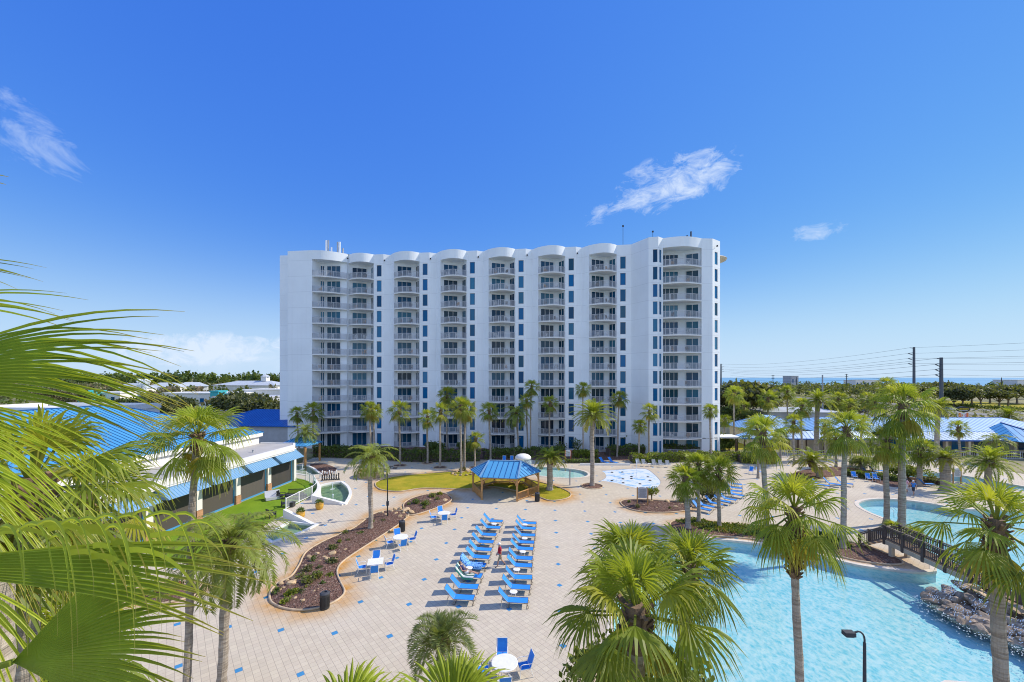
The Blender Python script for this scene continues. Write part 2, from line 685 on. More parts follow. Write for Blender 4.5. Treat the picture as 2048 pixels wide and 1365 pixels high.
jnt = k.m('MAXIMUM', edge(q1), k.m('MULTIPLY', edge(q2), .75))
wn = k.node('ShaderNodeTexWhiteNoise', noise_dimensions='2D')
k.set(wn.inputs['Vector'], k.vec(k.m('FLOOR', q1), k.m('FLOOR', q2)))
r1, r2, r3 = k.xyz(wn.outputs['Color'])
e1 = k.m('SUBTRACT', k.m('FRACT', k.m('ADD', l1, .5)), .5)
e2 = k.m('SUBTRACT', k.m('FRACT', k.m('ADD', l2, .5)), .5)
blue = k.m('MULTIPLY', k.m('LESS_THAN', k.m('ABSOLUTE', k.m('ADD', e1, e2)), .5 / 7), k.m('LESS_THAN', k.m('ABSOLUTE', k.m('SUBTRACT', e2, e1)), .5 / 7))
c = k.mix(r1, (.585, .51, .385), (.505, .44, .335))
c = k.mix(k.m('MULTIPLY', r2, .42), c, (.49, .405, .32))
big = k.noise(oc, .16, 6, .6)
c = k.mix(k.rng(big, .38, .68, 0, .34), c, (.64, .575, .485))
c = k.mix(k.rng(k.noise(oc, .8, 7, .7), .52, .76, 0, .34), c, (.40, .32, .25))
bl = k.mix(k.noise(oc, 5, 3), (.04, .20, .42), (.06, .27, .52))
c = k.mix(blue, c, bl)
c = k.mix(k.m('MULTIPLY', jnt, .62), c, (.27, .22, .185))
stain = k.node('ShaderNodeAttribute', attribute_name='tint').outputs['Color']
sr, sg, sb = k.xyz(stain)
sv = k.m('MULTIPLY', k.m('SUBTRACT', 1.0, sr), k.rng(k.noise(oc, .7, 6, .6), .28, .62, .25, 1.15), clamp=True)
c = k.mix(1.0, c, k.mix(sv, (1, 1, 1), (.92, .52, .12)), 'MULTIPLY')
wet = k.m('MULTIPLY', k.m('SUBTRACT', 1.0, sg), k.rng(k.noise(oc, .9, 5, .6), .3, .6, .3, 1.0), clamp=True)
c = k.mix(k.m('MULTIPLY', wet, .35), c, (.34, .27, .22))
hgt = k.m('SUBTRACT', k.m('MULTIPLY', k.noise(oc, 30, 3), .3), jnt)
finish(k, c, .82, hgt, .35, .01, .3)

# scrubby ground
k = nodes_mat('scrub')
oc = k.node('ShaderNodeTexCoord').outputs['Object']
n1, n2, n3 = k.noise(oc, .012, 8, .6), k.noise(oc, .08, 8, .65), k.noise(oc, 1.5, 6, .7)
c = k.mix(k.rng(n1, .4, .62, 0, 1), (.20, .20, .06), (.34, .29, .19))
c = k.mix(k.rng(n2, .45, .65, 0, 1), c, (.10, .12, .04))
c = k.mix(k.rng(n3, .5, .8, 0, .6), c, (.42, .38, .30))
finish(k, c, .95, n3, .6, .1, .2)

k = nodes_mat('dry_lawn')
oc = k.node('ShaderNodeTexCoord').outputs['Object']
n2, n3 = k.noise(oc, .5, 6, .6), k.noise(oc, 14, 6, .7)
c = k.mix(k.rng(n2, .35, .7, 0, 1), (.27, .27, .014), (.46, .345, .03))
c = k.mix(k.rng(n3, .45, .75, 0, .6), c, (.17, .17, .015))
finish(k, c, .95, n3, .9, .06, .2)

k = nodes_mat('turf')
oc = k.node('ShaderNodeTexCoord').outputs['Object']
n2, n3 = k.noise(oc, .6, 6, .6), k.noise(oc, 40, 5, .7)
c = k.mix(k.rng(n2, .35, .7, 0, 1), (.145, .25, .012), (.20, .31, .018))
c = k.mix(k.rng(n3, .5, .8, 0, .5), c, (.07, .18, .01))
finish(k, c, .9, n3, .8, .03, .2)

k = nodes_mat('mulch')
oc = k.node('ShaderNodeTexCoord').outputs['Object']
vo = k.node('ShaderNodeTexVoronoi')
vo.inputs['Scale'].default_value = 11
k.set(vo.inputs['Vector'], oc)
vr, vg, vb = k.xyz(vo.outputs['Color'])
n2 = k.noise(oc, .6, 6, .6)
c = k.mix(vr, (.085, .045, .034), (.20, .115, .09))
c = k.mix(k.rng(vg, .85, 1, 0, .8), c, (.36, .27, .22))
c = k.mix(k.rng(n2, .45, .7, 0, .45), c, (.16, .10, .07))
finish(k, c, .95, vo.outputs['Distance'], .9, .05, .2)

k = nodes_mat('asphalt')
oc = k.node('ShaderNodeTexCoord').outputs['Object']
c = k.mix(k.rng(k.noise(oc, .3, 6), .3, .7, 0, 1), (.17, .17, .175), (.24, .235, .23))
finish(k, c, .9, k.noise(oc, 40, 3), .3)

k = nodes_mat('pool_plaster')
oc = k.node('ShaderNodeTexCoord').outputs['Object']
c = k.mix(k.rng(k.noise(oc, .5, 5), .3, .7, 0, 1), (.63, .71, .66), (.55, .665, .635))
finish(k, c, .7)

mat('pond_floor', (.42, .45, .34), .8, .2, 1.5)
k = nodes_mat('splash_paint')
oc = k.node('ShaderNodeTexCoord').outputs['Object']
n = k.noise(k.vmul(oc, (.6, 1.1, 1)), 1.3, 6, .65, .8)
x, y, z = k.xyz(oc)
dd = k.m('ADD', k.m('POWER', k.m('DIVIDE', k.m('SUBTRACT', x, 16.2), 5.0), 2.0), k.m('POWER', k.m('DIVIDE', k.m('SUBTRACT', y, 55.5), 6.0), 2.0))
msk = k.m('MULTIPLY', k.rng(n, .52, .60, 0, 1), k.m('LESS_THAN', k.m('ADD', dd, k.m('MULTIPLY', n, .5)), 1.2))
c = k.mix(msk, (.68, .74, .80), (.16, .42, .74))
finish(k, c, .35, k.noise(oc, 4, 4), .1)


k = nodes_mat('palm_trunk')
oc = k.node('ShaderNodeTexCoord').outputs['Object']
oi = k.node('ShaderNodeObjectInfo').outputs['Random']
rings = k.noise(k.vmul(oc, (1.2, 1.2, 13.0)), 1.0, 4, .6, .4)
fib = k.noise(k.vmul(oc, (30, 30, 5)), 1.0, 5, .65)
blot = k.noise(oc, 1.6, 5, .6)
c = k.mix(k.rng(rings, .38, .62, 0, 1), (.27, .225, .18), (.46, .40, .33))
c = k.mix(k.rng(fib, .5, .75, 0, .55), c, (.17, .135, .10))
c = k.mix(k.rng(blot, .5, .7, 0, .5), c, (.40, .37, .34))
vv = k.rng(oi, 0, 1, .78, 1.15)
c = k.mix(1.0, c, k.vec(vv, vv, vv), 'MULTIPLY')
finish(k, c, .9, k.m('ADD', rings, k.m('MULTIPLY', fib, .6)), .9, .05, .2)


def water_mat(name, tint, deep, caustic_amt, rscale, bumpk, clear=1.0):
    """rippled water: clear body with sky reflections; caustic light is painted into its see-through colour"""
    k = nodes_mat(name)
    oc = k.node('ShaderNodeTexCoord').outputs['Object']
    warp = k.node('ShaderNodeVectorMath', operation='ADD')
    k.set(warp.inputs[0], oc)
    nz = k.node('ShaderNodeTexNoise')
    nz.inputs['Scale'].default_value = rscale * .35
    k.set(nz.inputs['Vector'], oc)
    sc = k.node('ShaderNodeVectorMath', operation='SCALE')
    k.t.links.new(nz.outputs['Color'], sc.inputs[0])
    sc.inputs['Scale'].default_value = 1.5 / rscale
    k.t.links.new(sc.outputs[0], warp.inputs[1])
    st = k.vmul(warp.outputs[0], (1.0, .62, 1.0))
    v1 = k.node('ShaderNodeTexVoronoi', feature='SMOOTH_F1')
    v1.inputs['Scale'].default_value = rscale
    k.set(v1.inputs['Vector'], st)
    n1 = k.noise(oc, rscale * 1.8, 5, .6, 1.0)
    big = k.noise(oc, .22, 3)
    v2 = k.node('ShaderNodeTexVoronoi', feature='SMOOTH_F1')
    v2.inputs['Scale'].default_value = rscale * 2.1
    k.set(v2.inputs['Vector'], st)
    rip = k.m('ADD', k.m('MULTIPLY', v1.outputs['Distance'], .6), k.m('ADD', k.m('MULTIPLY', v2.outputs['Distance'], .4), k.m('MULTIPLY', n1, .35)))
    caustic_paint = k.rng(rip, .38, .68, 0, 1)
    c = k.mix(k.m('MULTIPLY', caustic_paint, caustic_amt), deep, tint)  # bright and dark of the caustics painted as a pattern in the transparent colour
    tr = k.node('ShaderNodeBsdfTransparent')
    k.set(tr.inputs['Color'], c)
    gl = k.node('ShaderNodeBsdfGlossy')
    gl.inputs['Roughness'].default_value = .08
    b = k.node('ShaderNodeBump')
    b.inputs['Strength'].default_value = bumpk
    b.inputs['Distance'].default_value = .06
    k.set(b.inputs['Height'], k.m('ADD', rip, k.m('MULTIPLY', big, .6)))
    k.set(gl.inputs['Normal'], b.outputs[0])
    ge = k.node('ShaderNodeNewGeometry')
    dt = k.node('ShaderNodeVectorMath', operation='DOT_PRODUCT')
    k.set(dt.inputs[0], ge.outputs['Incoming'])
    k.set(dt.inputs[1], ge.outputs['Normal'])
    cs_ = k.m('ABSOLUTE', dt.outputs['Value'])
    fr = k.m('ADD', .02, k.m('MULTIPLY', .98, k.m('POWER', k.m('SUBTRACT', 1.0, cs_, clamp=True), 5.0)))
    ms = k.node('ShaderNodeMixShader')
    k.t.links.new(fr, ms.inputs[0])
    k.t.links.new(tr.outputs[0], ms.inputs[1])
    k.t.links.new(gl.outputs[0], ms.inputs[2])
    k.t.links.new(ms.outputs[0], k.node('ShaderNodeOutputMaterial').inputs[0])


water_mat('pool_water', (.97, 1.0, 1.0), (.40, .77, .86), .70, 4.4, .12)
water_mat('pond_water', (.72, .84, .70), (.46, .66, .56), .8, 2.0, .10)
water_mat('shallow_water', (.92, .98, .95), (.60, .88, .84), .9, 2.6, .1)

k = nodes_mat('sea')
oc = k.node('ShaderNodeTexCoord').outputs['Object']
c = k.mix(k.rng(k.noise(k.vmul(oc, (.2, 1, 1)), .004, 5), .35, .7, 0, 1), (.10, .27, .42), (.16, .36, .50))
finish(k, c, .35, k.noise(oc, .15, 6), .6, .5, .5)
# ------------------------------------------------------------------ ground, deck, pools
R0 = random.Random(11)
POOL = spline(gp([(1349, 1075), (1433, 1079), (1515, 1087), (1603, 1101), (1666, 1118), (1720, 1131), (1780, 1139), (1840, 1145), (1872, 1143)]), 6, False)
POOL += spline(gp([(1872, 1143), (1868, 1120), (1842, 1088), (1815, 1062), (1792, 1046), (1767, 1036), (1742, 1026), (1722, 1015), (1717, 1006), (1735, 1000), (1770, 998), (1813, 1001), (1866, 1008), (1913, 1018)]), 6, False)[1:]
POOL += [(54.0, 42.0), (70, 40), (72, 12), (30, 12.5), (26, 16.0), (22.5, 18.2), (19.7, 18.5), (17.2, 17.6), (14, 17.0), (9, 16.8), (5.6, 18.2)]
POOL += spline(gp([(1238, 1330), (1226, 1260), (1236, 1190), (1275, 1120), (1318, 1083)]), 6, False)
POOL3 = spline(gp([(1801, 944), (1840, 945), (1890, 947), (1960, 957), (2040, 972), (2120, 985), (2060, 985), (1960, 970), (1890, 962), (1830, 957), (1795, 950)]), 5)
KIDDIE = spline(gp([(1040, 935), (1078, 934), (1120, 936), (1160, 941), (1176, 948), (1168, 954), (1140, 956.5), (1110, 955), (1080, 952), (1050, 948), (1030, 941)]), 6)
SPLASH = spline(gp([(1203, 942), (1245, 939), (1286, 937.5), (1300, 942)]), 4, False)[:-1] + spline(gp([(1300, 942), (1313, 953), (1321, 964), (1316, 973), (1305, 979), (1290, 980)]), 6, False)[:-1] \
    + spline(gp([(1290, 980), (1262, 974), (1230, 966), (1201, 961.5)]), 4, False)[:-1] + spline(gp([(1201, 961.5), (1210, 957), (1212.5, 952), (1209, 946)]), 4, False)
POND_A = spline(gp([(642, 972.7), (662, 968), (681.8, 965.6)]), 3, False)[:-1] + spline(gp([(681.8, 965.6), (693.5, 975), (698.5, 986.7), (696, 997), (687.7, 1010)]), 5, False) + gp([(668, 1005.5), (643, 1001), (641, 985)])
POND_B = gp([(588, 931.6), (612, 931.6), (626, 938), (641, 950), (618, 952), (588, 947)])
POND_C = gp([(579, 1046), (621, 1050.5), (632, 1050.5), (612, 1061), (585, 1072), (545, 1085), (530, 1075)])

BEDS = {
    'long': spline(gp([(592, 1222), (560, 1216), (541, 1203), (541, 1185), (556, 1168), (582, 1154), (598, 1132), (614, 1104), (655, 1080), (702, 1060), (722, 1047), (745, 1030), (776, 1022), (806, 1024), (818, 1030), (800, 1048), (760, 1075), (712, 1106), (682, 1128), (674, 1146), (681, 1166), (689, 1184), (680, 1198), (655, 1212), (625, 1220)]), 5),
    'upper': spline(gp([(808, 1019), (808, 1008), (825, 997), (855, 989.5), (884, 987), (901, 994), (903, 1001), (890, 1010), (862, 1021), (828, 1031), (815, 1028)]), 5),
    'sign': spline(gp([(1241, 1005), (1250, 1001), (1280, 1000), (1330, 1003), (1374, 1006), (1384, 1014), (1372, 1022), (1340, 1026), (1300, 1026), (1265, 1021), (1247, 1013)]), 5),
    'pool': spline(gp([(1340, 1054), (1345, 1044), (1385, 1040), (1440, 1048), (1500, 1053), (1560, 1056), (1640, 1067), (1680, 1080), (1740, 1096), (1800, 1120), (1795, 1131), (1720, 1124), (1650, 1107), (1560, 1088), (1500, 1079), (1430, 1073), (1360, 1069), (1338, 1064)]), 4),
    'shade': spline(gp([(620, 929.5), (645, 927.5), (662, 932), (674, 938.7), (664, 947), (646, 951.5), (632, 942)]), 5),
    'right': spline(gp([(1600, 972), (1640, 958), (1700, 952), (1745, 964), (1790, 975), (1840, 973), (1862, 968), (1850, 958), (1800, 952), (1745, 942), (1700, 935), (1640, 935), (1590, 945), (1580, 960)]), 4),
    'left': spline(gp([(255, 1198), (285, 1178), (330, 1170), (380, 1172), (405, 1182), (380, 1196), (330, 1208), (280, 1210)]), 5),
    'front': spline([(-4.6, 16.3), (-3.2, 15.9), (-1.9, 16.4), (-1.6, 17.4), (-2.4, 18.3), (-3.8, 18.3), (-4.7, 17.5)], 5),
}
LAWN = spline(gp([(751, 972), (753, 965), (775, 957), (805, 952), (840, 949), (880, 946), (930, 943), (990, 945), (1050, 958), (1090, 968), (1118, 976), (1139, 986), (1140, 994), (1126, 1000), (1098, 1002), (1068, 992), (1000, 976), (960, 976), (925, 979.5), (880, 978), (840, 978), (800, 984), (770, 982), (757, 978)]), 4)
TURF = spline(gp([(592, 957), (612, 961), (628, 969), (633, 977), (631, 986), (624, 992.6)]), 4, False) + gp([(572, 1020), (568, 1032), (548, 1040), (480, 1085), (400, 1130)]) + [(-30.9, 33), (-29.4, 50), (-29.0, 53.5)]
TREE_RINGS = [(800, 932, 1.0), (855, 927, .9), (880, 936, 1.0), (1184, 973, 1.35), (949, 936, .8)]

DECK = [(-34, 7), (73, 7), (73, 72), (44, 76), (38, 76), (-30, 84), (-34, 84)]
rings = list(BEDS.values()) + [LAWN]
extra = []
R = R0
gx = -33.5
for i in range(142):
    for j in range(86):
        px_, py_ = -33.3 + i * .75 + R.uniform(-.1, .1), 14.2 + j * .75 + R.uniform(-.1, .1)
        if px_ < 72.5 and py_ < 71:
            extra.append((px_, py_))
holes = [POOL, POOL3, KIDDIE, SPLASH, POND_A, POND_B, POND_C]
deck = sheet(DECK, holes, extra, 0.0)
for i, (px_, py_, _z) in enumerate(deck.v):
    d1 = min(dist_poly((px_, py_), BEDS['long']), dist_poly((px_, py_), BEDS['upper']) * 1.1, dist_poly((px_, py_), BEDS['sign']) * 1.6,
             dist_poly((px_, py_), LAWN) * .9, dist_poly((px_, py_), BEDS['pool']) * 2.2 if py_ > 10 else 9, dist_poly((px_, py_), BEDS['left']) * 2,
             dist_poly((px_, py_), ((3.6, 17.5), (4.6, 19.5), (5.4, 17.8))) * 1.2)
    s_ = max(0.0, 1 - d1 / 1.9) ** 1.5
    d2 = min(dist_poly((px_, py_), POOL), dist_poly((px_, py_), KIDDIE), dist_poly((px_, py_), SPLASH))
    w_ = max(0.0, 1 - d2 / 2.6)
    deck.c[i] = (1 - s_, 1 - w_, .5)
deck_o = tag(deck.build('pool_deck', MAT['pavers']), kind='structure')

far = 14000.0
GROUND = [(-far, -300), (far, -300), (far, far), (-far, far)]
tag(sheet(GROUND, [DECK], [(-300, -50), (300, -50), (300, 300), (-300, 300), (-40, 90), (80, 90)], -.02).build('ground', MAT['scrub']), kind='structure')
# sea beyond the shore on the right
tag(sheet([(-200, 1300), (420, 700), (900, 520), (far, 420), (far, far), (-1500, far)], [], [], .15).build('sea', MAT['sea']), kind='structure')
tag(sheet([(38.5, 78), (90, 76), (90, 100), (60, 104), (38.5, 99)], [], [], .0).build('lawn', MAT['dry_lawn']), kind='structure')
tag(sheet([(-110, 74), (-38, 84), (-40, 128), (-120, 128)], [], [], .0).build('car_park', MAT['asphalt']), kind='structure')
tag(sheet([(70, 100), (120, 105), (150, 170), (60, 170)], [], [], .0).build('car_park', MAT['asphalt']), kind='structure')
for xa, xb in ((170, 180), (192, 202)):
    tag(sheet([(xa, 40), (xb, 40), (xb, 700), (xa, 700)], [], [], .02).build('road', MAT['asphalt']), kind='structure')
tag(sheet([(208, 150), (262, 150), (262, 240), (208, 240)], [], [], .01).build('lawn', MAT['dry_lawn']), kind='structure')

BASIN = {}


def basin(name, poly, depth, level, wmat, floor='pool_plaster', rim=.32, rimz=.03, rimmat='coping'):
    wall = MB()
    n = len(poly)
    for i in range(n):
        a, b = poly[i], poly[(i + 1) % n]
        wall.quad((a[0], a[1], -depth), (b[0], b[1], -depth), (b[0], b[1], .0), (a[0], a[1], .0))
    fl = sheet(poly, [], [], -depth)
    wall.add(fl.v, fl.f)
    tag(wall.build(name + '_basin', MAT[floor]), kind='structure')
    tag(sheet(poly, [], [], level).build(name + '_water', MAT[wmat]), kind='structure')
    if rim:
        r = MB()
        A = sum(poly[i][0] * poly[(i + 1) % n][1] - poly[(i + 1) % n][0] * poly[i][1] for i in range(n))
        sg = 1 if A > 0 else -1
        out = []
        inn = []
        for i in range(n):
            p, q_, s_ = Vector(poly[i - 1]), Vector(poly[i]), Vector(poly[(i + 1) % n])
            d = (s_ - p)
            if d.length < 1e-6:
                d = s_ - q_
            d.normalize()
            nn = Vector((d.y, -d.x)) * sg
            out.append(q_ + nn * rim)
            inn.append(q_ - nn * .04)
        for i in range(n):
            j = (i + 1) % n
            r.quad((*inn[i], rimz), (*inn[j], rimz), (*out[j], rimz), (*out[i], rimz))
            r.quad((*out[i], rimz), (*out[j], rimz), (*out[j], -.01), (*out[i], -.01))
            r.quad((*inn[i], -.14), (*inn[j], -.14), (*inn[j], rimz), (*inn[i], rimz))
        tag(r.build(name + '_coping', MAT[rimmat]), kind='structure')


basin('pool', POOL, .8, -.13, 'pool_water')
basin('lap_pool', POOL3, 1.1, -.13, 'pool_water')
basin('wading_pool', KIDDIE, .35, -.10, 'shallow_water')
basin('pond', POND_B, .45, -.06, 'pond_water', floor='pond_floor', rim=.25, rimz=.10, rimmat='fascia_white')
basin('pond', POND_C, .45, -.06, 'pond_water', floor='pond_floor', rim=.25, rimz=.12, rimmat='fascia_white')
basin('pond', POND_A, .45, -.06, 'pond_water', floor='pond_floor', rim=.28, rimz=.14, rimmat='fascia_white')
tag(sheet(SPLASH, [], [], -.03).build('splash_pad', MAT['splash_paint']), kind='structure')


def bed(poly, m, z, kerbmat='kerb', kw=.075, kh=.10, name='mulch'):
    pts = []
    xs, ys = [p[0] for p in poly], [p[1] for p in poly]
    stp = .55
    X = min(xs)
    while X < max(xs):
        Y = min(ys)
        while Y < max(ys):
            p = (X + R0.uniform(-.15, .15), Y + R0.uniform(-.15, .15))
            if inside(p, poly) and dist_poly(p, poly) > .2:
                pts.append(p)
            Y += stp
        X += stp
    s_ = sheet(poly, [], pts, .012)
    for i, (px_, py_, pz_) in enumerate(s_.v):
        d = dist_poly((px_, py_), poly)
        s_.v[i] = (px_, py_, .012 + z * min(1, d / .9) + (R0.uniform(0, .035) if d > .1 else 0))
    tag(s_.build(name, MAT[m], smooth=True), kind='structure')
    if kerbmat:
        t = MB()
        loop = [(p[0], p[1], kh * .45) for p in poly]
        loop.append(loop[0])
        t.tube(loop, kw, 6, False)
        tag(t.build('kerb', MAT[kerbmat], smooth=True), kind='structure')


for nm, poly in BEDS.items():
    bed(poly, 'mulch', .16 if nm in ('long', 'upper', 'sign', 'left') else .08, kerbmat=None if nm in ('shade', 'right') else 'kerb')
bed(LAWN, 'dry_lawn', .05, name='lawn')
tag(sheet(TURF, [], [], .012).build('turf', MAT['turf']), kind='structure')
for (x_, y_, r_) in TREE_RINGS:
    c_ = G(x_, y_)
    bed([(c_[0] + r_ * cos(a * pi / 9), c_[1] + r_ * sin(a * pi / 9)) for a in range(18)], 'mulch', .04)
# planting strip at the foot of the hotel
tag(sheet([(-37, 80.5), (-37, 74), (-28, 71.5), (-14, 69.5), (-2, 68), (8, 68), (18, 67.5), (24, 68), (37, 68), (37.5, 72), (26, 71.5), (22, 76), (-30, 82)], [], [], .012).build('planting_strip', MAT['mulch']), kind='structure')

# ------------------------------------------------------------------ hotel tower
HR = radians(-7.03)
hotel = thing('hotel_tower', (1.73, 78.2, 0), 'white twelve storey hotel tower with curved balconies and blue windows', 'hotel', HR)
FH, NF, ZT = 3.05, 12, 38.45
SP = 9.53


def wall_seg(mb, a, b, z0, z1, wins=(), depth=.14):
    """wall from a to b (plan), with window openings (s0, s1, za, zb) and their reveals; outward side is on the right of a->b"""
    ax, ay = a
    L = sqrt((b[0] - ax) ** 2 + (b[1] - ay) ** 2)
    ux, uy = (b[0] - ax) / L, (b[1] - ay) / L
    nx, ny = -uy, ux                                  # inward

    def P(s, z, d=0):
        return (ax + ux * s + nx * d, ay + uy * s + ny * d, z)
    if not wins:
        mb.quad(P(0, z0), P(L, z0), P(L, z1), P(0, z1))
        return
    s0, s1 = wins[0][0], wins[0][1]
    mb.quad(P(0, z0), P(s0, z0), P(s0, z1), P(0, z1))
    mb.quad(P(s1, z0), P(L, z0), P(L, z1), P(s1, z1))
    zz = z0
    for (_, _, za, zb) in wins:
        mb.quad(P(s0, zz), P(s1, zz), P(s1, za), P(s0, za))
        mb.quad(P(s0, za), P(s1, za), P(s1, za, depth), P(s0, za, depth))
        mb.quad(P(s0, zb, depth), P(s1, zb, depth), P(s1, zb), P(s0, zb))
        mb.quad(P(s0, za), P(s0, za, depth), P(s0, zb, depth), P(s0, zb))
        mb.quad(P(s1, za, depth), P(s1, za), P(s1, zb), P(s1, zb, depth))
        zz = zb
    mb.quad(P(s0, zz), P(s1, zz), P(s1, z1), P(s0, z1))


wb = MB()
WIN = []       # (p0, p1, za, zb, narrow)


def win_wall(a, b, s0, s1, narrow=False):
    L = sqrt((b[0] - a[0]) ** 2 + (b[1] - a[1]) ** 2)
    ux, uy = (b[0] - a[0]) / L, (b[1] - a[1]) / L
    ws = []
    for n in range(NF):
        za, zb = (n * FH + .45, n * FH + 2.72) if n else (.25, 2.6)
        ws.append((s0, s1, za, zb))
        d = .10
        WIN.append(((a[0] + ux * s0 - uy * d, a[1] + uy * s0 + ux * d), (a[0] + ux * s1 - uy * d, a[1] + uy * s1 + ux * d), za, zb, narrow))
    wall_seg(wb, a, b, 0, ZT, ws)


outline = [(-48.9, 16), (-48.9, -1.7), (-47.2, -1.6), (-45.45, -4.1), (-40.3, -4.16)]
for a, b in zip(outline, outline[1:]):
    wall_seg(wb, a, b, 0, ZT)


def bay_curve(c, n=18):
    pts = []
    for i in range(n + 1):
        t = i / n
        pts.append((c + 3.3 + 5.1 * t, -.5 * (1 - t) - 1.25 * max(0, sin(pi * t ** 1.15)) ** .85))
    return pts


LEFTC = spline([(-40.3, -4.16), (-38.6, -3.85), (-36.6, -2.7), (-34.8, -1.05)], 6, False)
RIGHTC = spline([(25.57, -2.89), (27.2, -3.35), (29.2, -3.45), (31.0, -2.75), (32.4, -1.95)], 5, False)
BAYS = [('far left wide', LEFTC, [(-40.3, -4.16), (-40.05, -1.9), (-39.35, -1.35), (-36.0, -1.15), (-34.95, -.75), (-34.8, -1.05)],
         [((-40.0, -1.92), (-39.4, -1.45), 2), ((-38.9, -1.34), (-36.1, -1.17), 3)])]
names = ['second from left', 'third from left', 'fourth from left', 'middle', 'sixth from left', 'seventh from left']
for i in range(6):
    c = SP * (i - 4)
    BAYS.append((names[i], bay_curve(c), [(c + 3.3, -.5), (c + 3.6, .1), (c + 6.25, 1.55), (c + 7.15, 1.55), (c + 8.3, .2), (c + 8.4, 0)],
                 [((c + 3.72, .16), (c + 6.18, 1.51), 3), ((c + 7.22, 1.44), (c + 8.26, .25), 2)]))
BAYS.append(('far right wide', RIGHTC, [(25.57, -2.89), (25.62, -.7), (28.9, -.6), (30.0, -.55), (32.25, -1.35), (32.4, -1.95)],
             [((25.72, -.72), (28.75, -.63), 4), ((30.1, -.62), (32.1, -1.33), 2)]))
for kx in range(-3, 3):
    c = SP * kx
    e = (c + .9, 0) if kx < 2 else (20.54, -.09)
    win_wall((c - 1.13, 0), e, .63, 1.64)
    if kx < 2:
        wall_seg(wb, (c + .9, 0), (c + 2.0, .75), 0, ZT)
        wall_seg(wb, (c + 2.0, .75), (c + 3.3, -.5), 0, ZT)
A_, B_, C_, D_, E_, F_, G_ = (20.54, -.09), (22.94, -3.62), (24.56, -3.82), (25.57, -2.89), (32.4, -1.95), (34.35, -1.6), (36.25, .14)
wall_seg(wb, A_, B_, 0, ZT)
win_wall(B_, C_, .72, 1.50)
win_wall(C_, D_, .30, .92, True)
wall_seg(wb, E_, F_, 0, ZT)
win_wall(F_, G_, .75, 1.75)
wall_seg(wb, G_, (36.25, 16), 0, ZT)
wall_seg(wb, (36.25, 16), (-48.9, 16), 0, ZT)
wall_seg(wb, (-34.8, -1.05), (-34.82, -.5), 0, ZT)
for nm, cv, rec, doors in BAYS:
    for a, b in zip(rec, rec[1:]):
        wall_seg(wb, a, b, 0, 12 * FH + .12)
    for a, b in zip(cv, cv[1:]):
        wall_seg(wb, a, b, 12 * FH + .12, ZT)
    wb.add([(p[0], p[1], 12 * FH + .12) for p in cv + rec[::-1][1:-1]], [tuple(range(len(cv) + len(rec) - 2))])
roofp = outline[:] + LEFTC[1:]
for kx in range(-3, 3):
    c = SP * kx
    if kx == -3:
        roofp += bay_curve(SP * -4)[1:]
    roofp += [(c - 1.13, 0)] if kx > -3 else []
    if kx < 2:
        roofp += [(c + .9, 0), (c + 2.0, .75)] + bay_curve(c)[:-1]
roofp += [A_, B_, C_] + RIGHTC + [F_, G_, (36.25, 16)]
wb.add([(p[0], p[1], ZT) for p in roofp], [tuple(range(len(roofp)))])
wb.build('wall', MAT['stucco'], hotel)

wcount = 0
for (p, r, za, zb, nar) in WIN:
    g = MB()
    dx_, dy_ = r[0] - p[0], r[1] - p[1]
    L = sqrt(dx_ * dx_ + dy_ * dy_)
    a = atan2(dy_, dx_)
    g.quad((0, 0, 0), (L, 0, 0), (L, 0, zb - za), (0, 0, zb - za))
    o = g.build('narrow_window' if nar else 'window', MAT['window_glass'], hotel)
    o.location = (p[0], p[1], za)
    o.rotation_euler = (0, 0, a)
    if not nar:
        fm = MB()
        hh = zb - za
        for (cx, cz, w_, h_) in ((.03, hh / 2, .06, hh), (L - .03, hh / 2, .06, hh), (L / 2, .03, L - .12, .06), (L / 2, hh - .03, L - .12, .06), (L * .5, hh / 2, .045, hh - .12)):
            if w_ == .045:
                continue
            fm.box((cx, -.025, cz), (w_, .05, h_))
        f_ = fm.build('frame', MAT['grey_metal'], o)

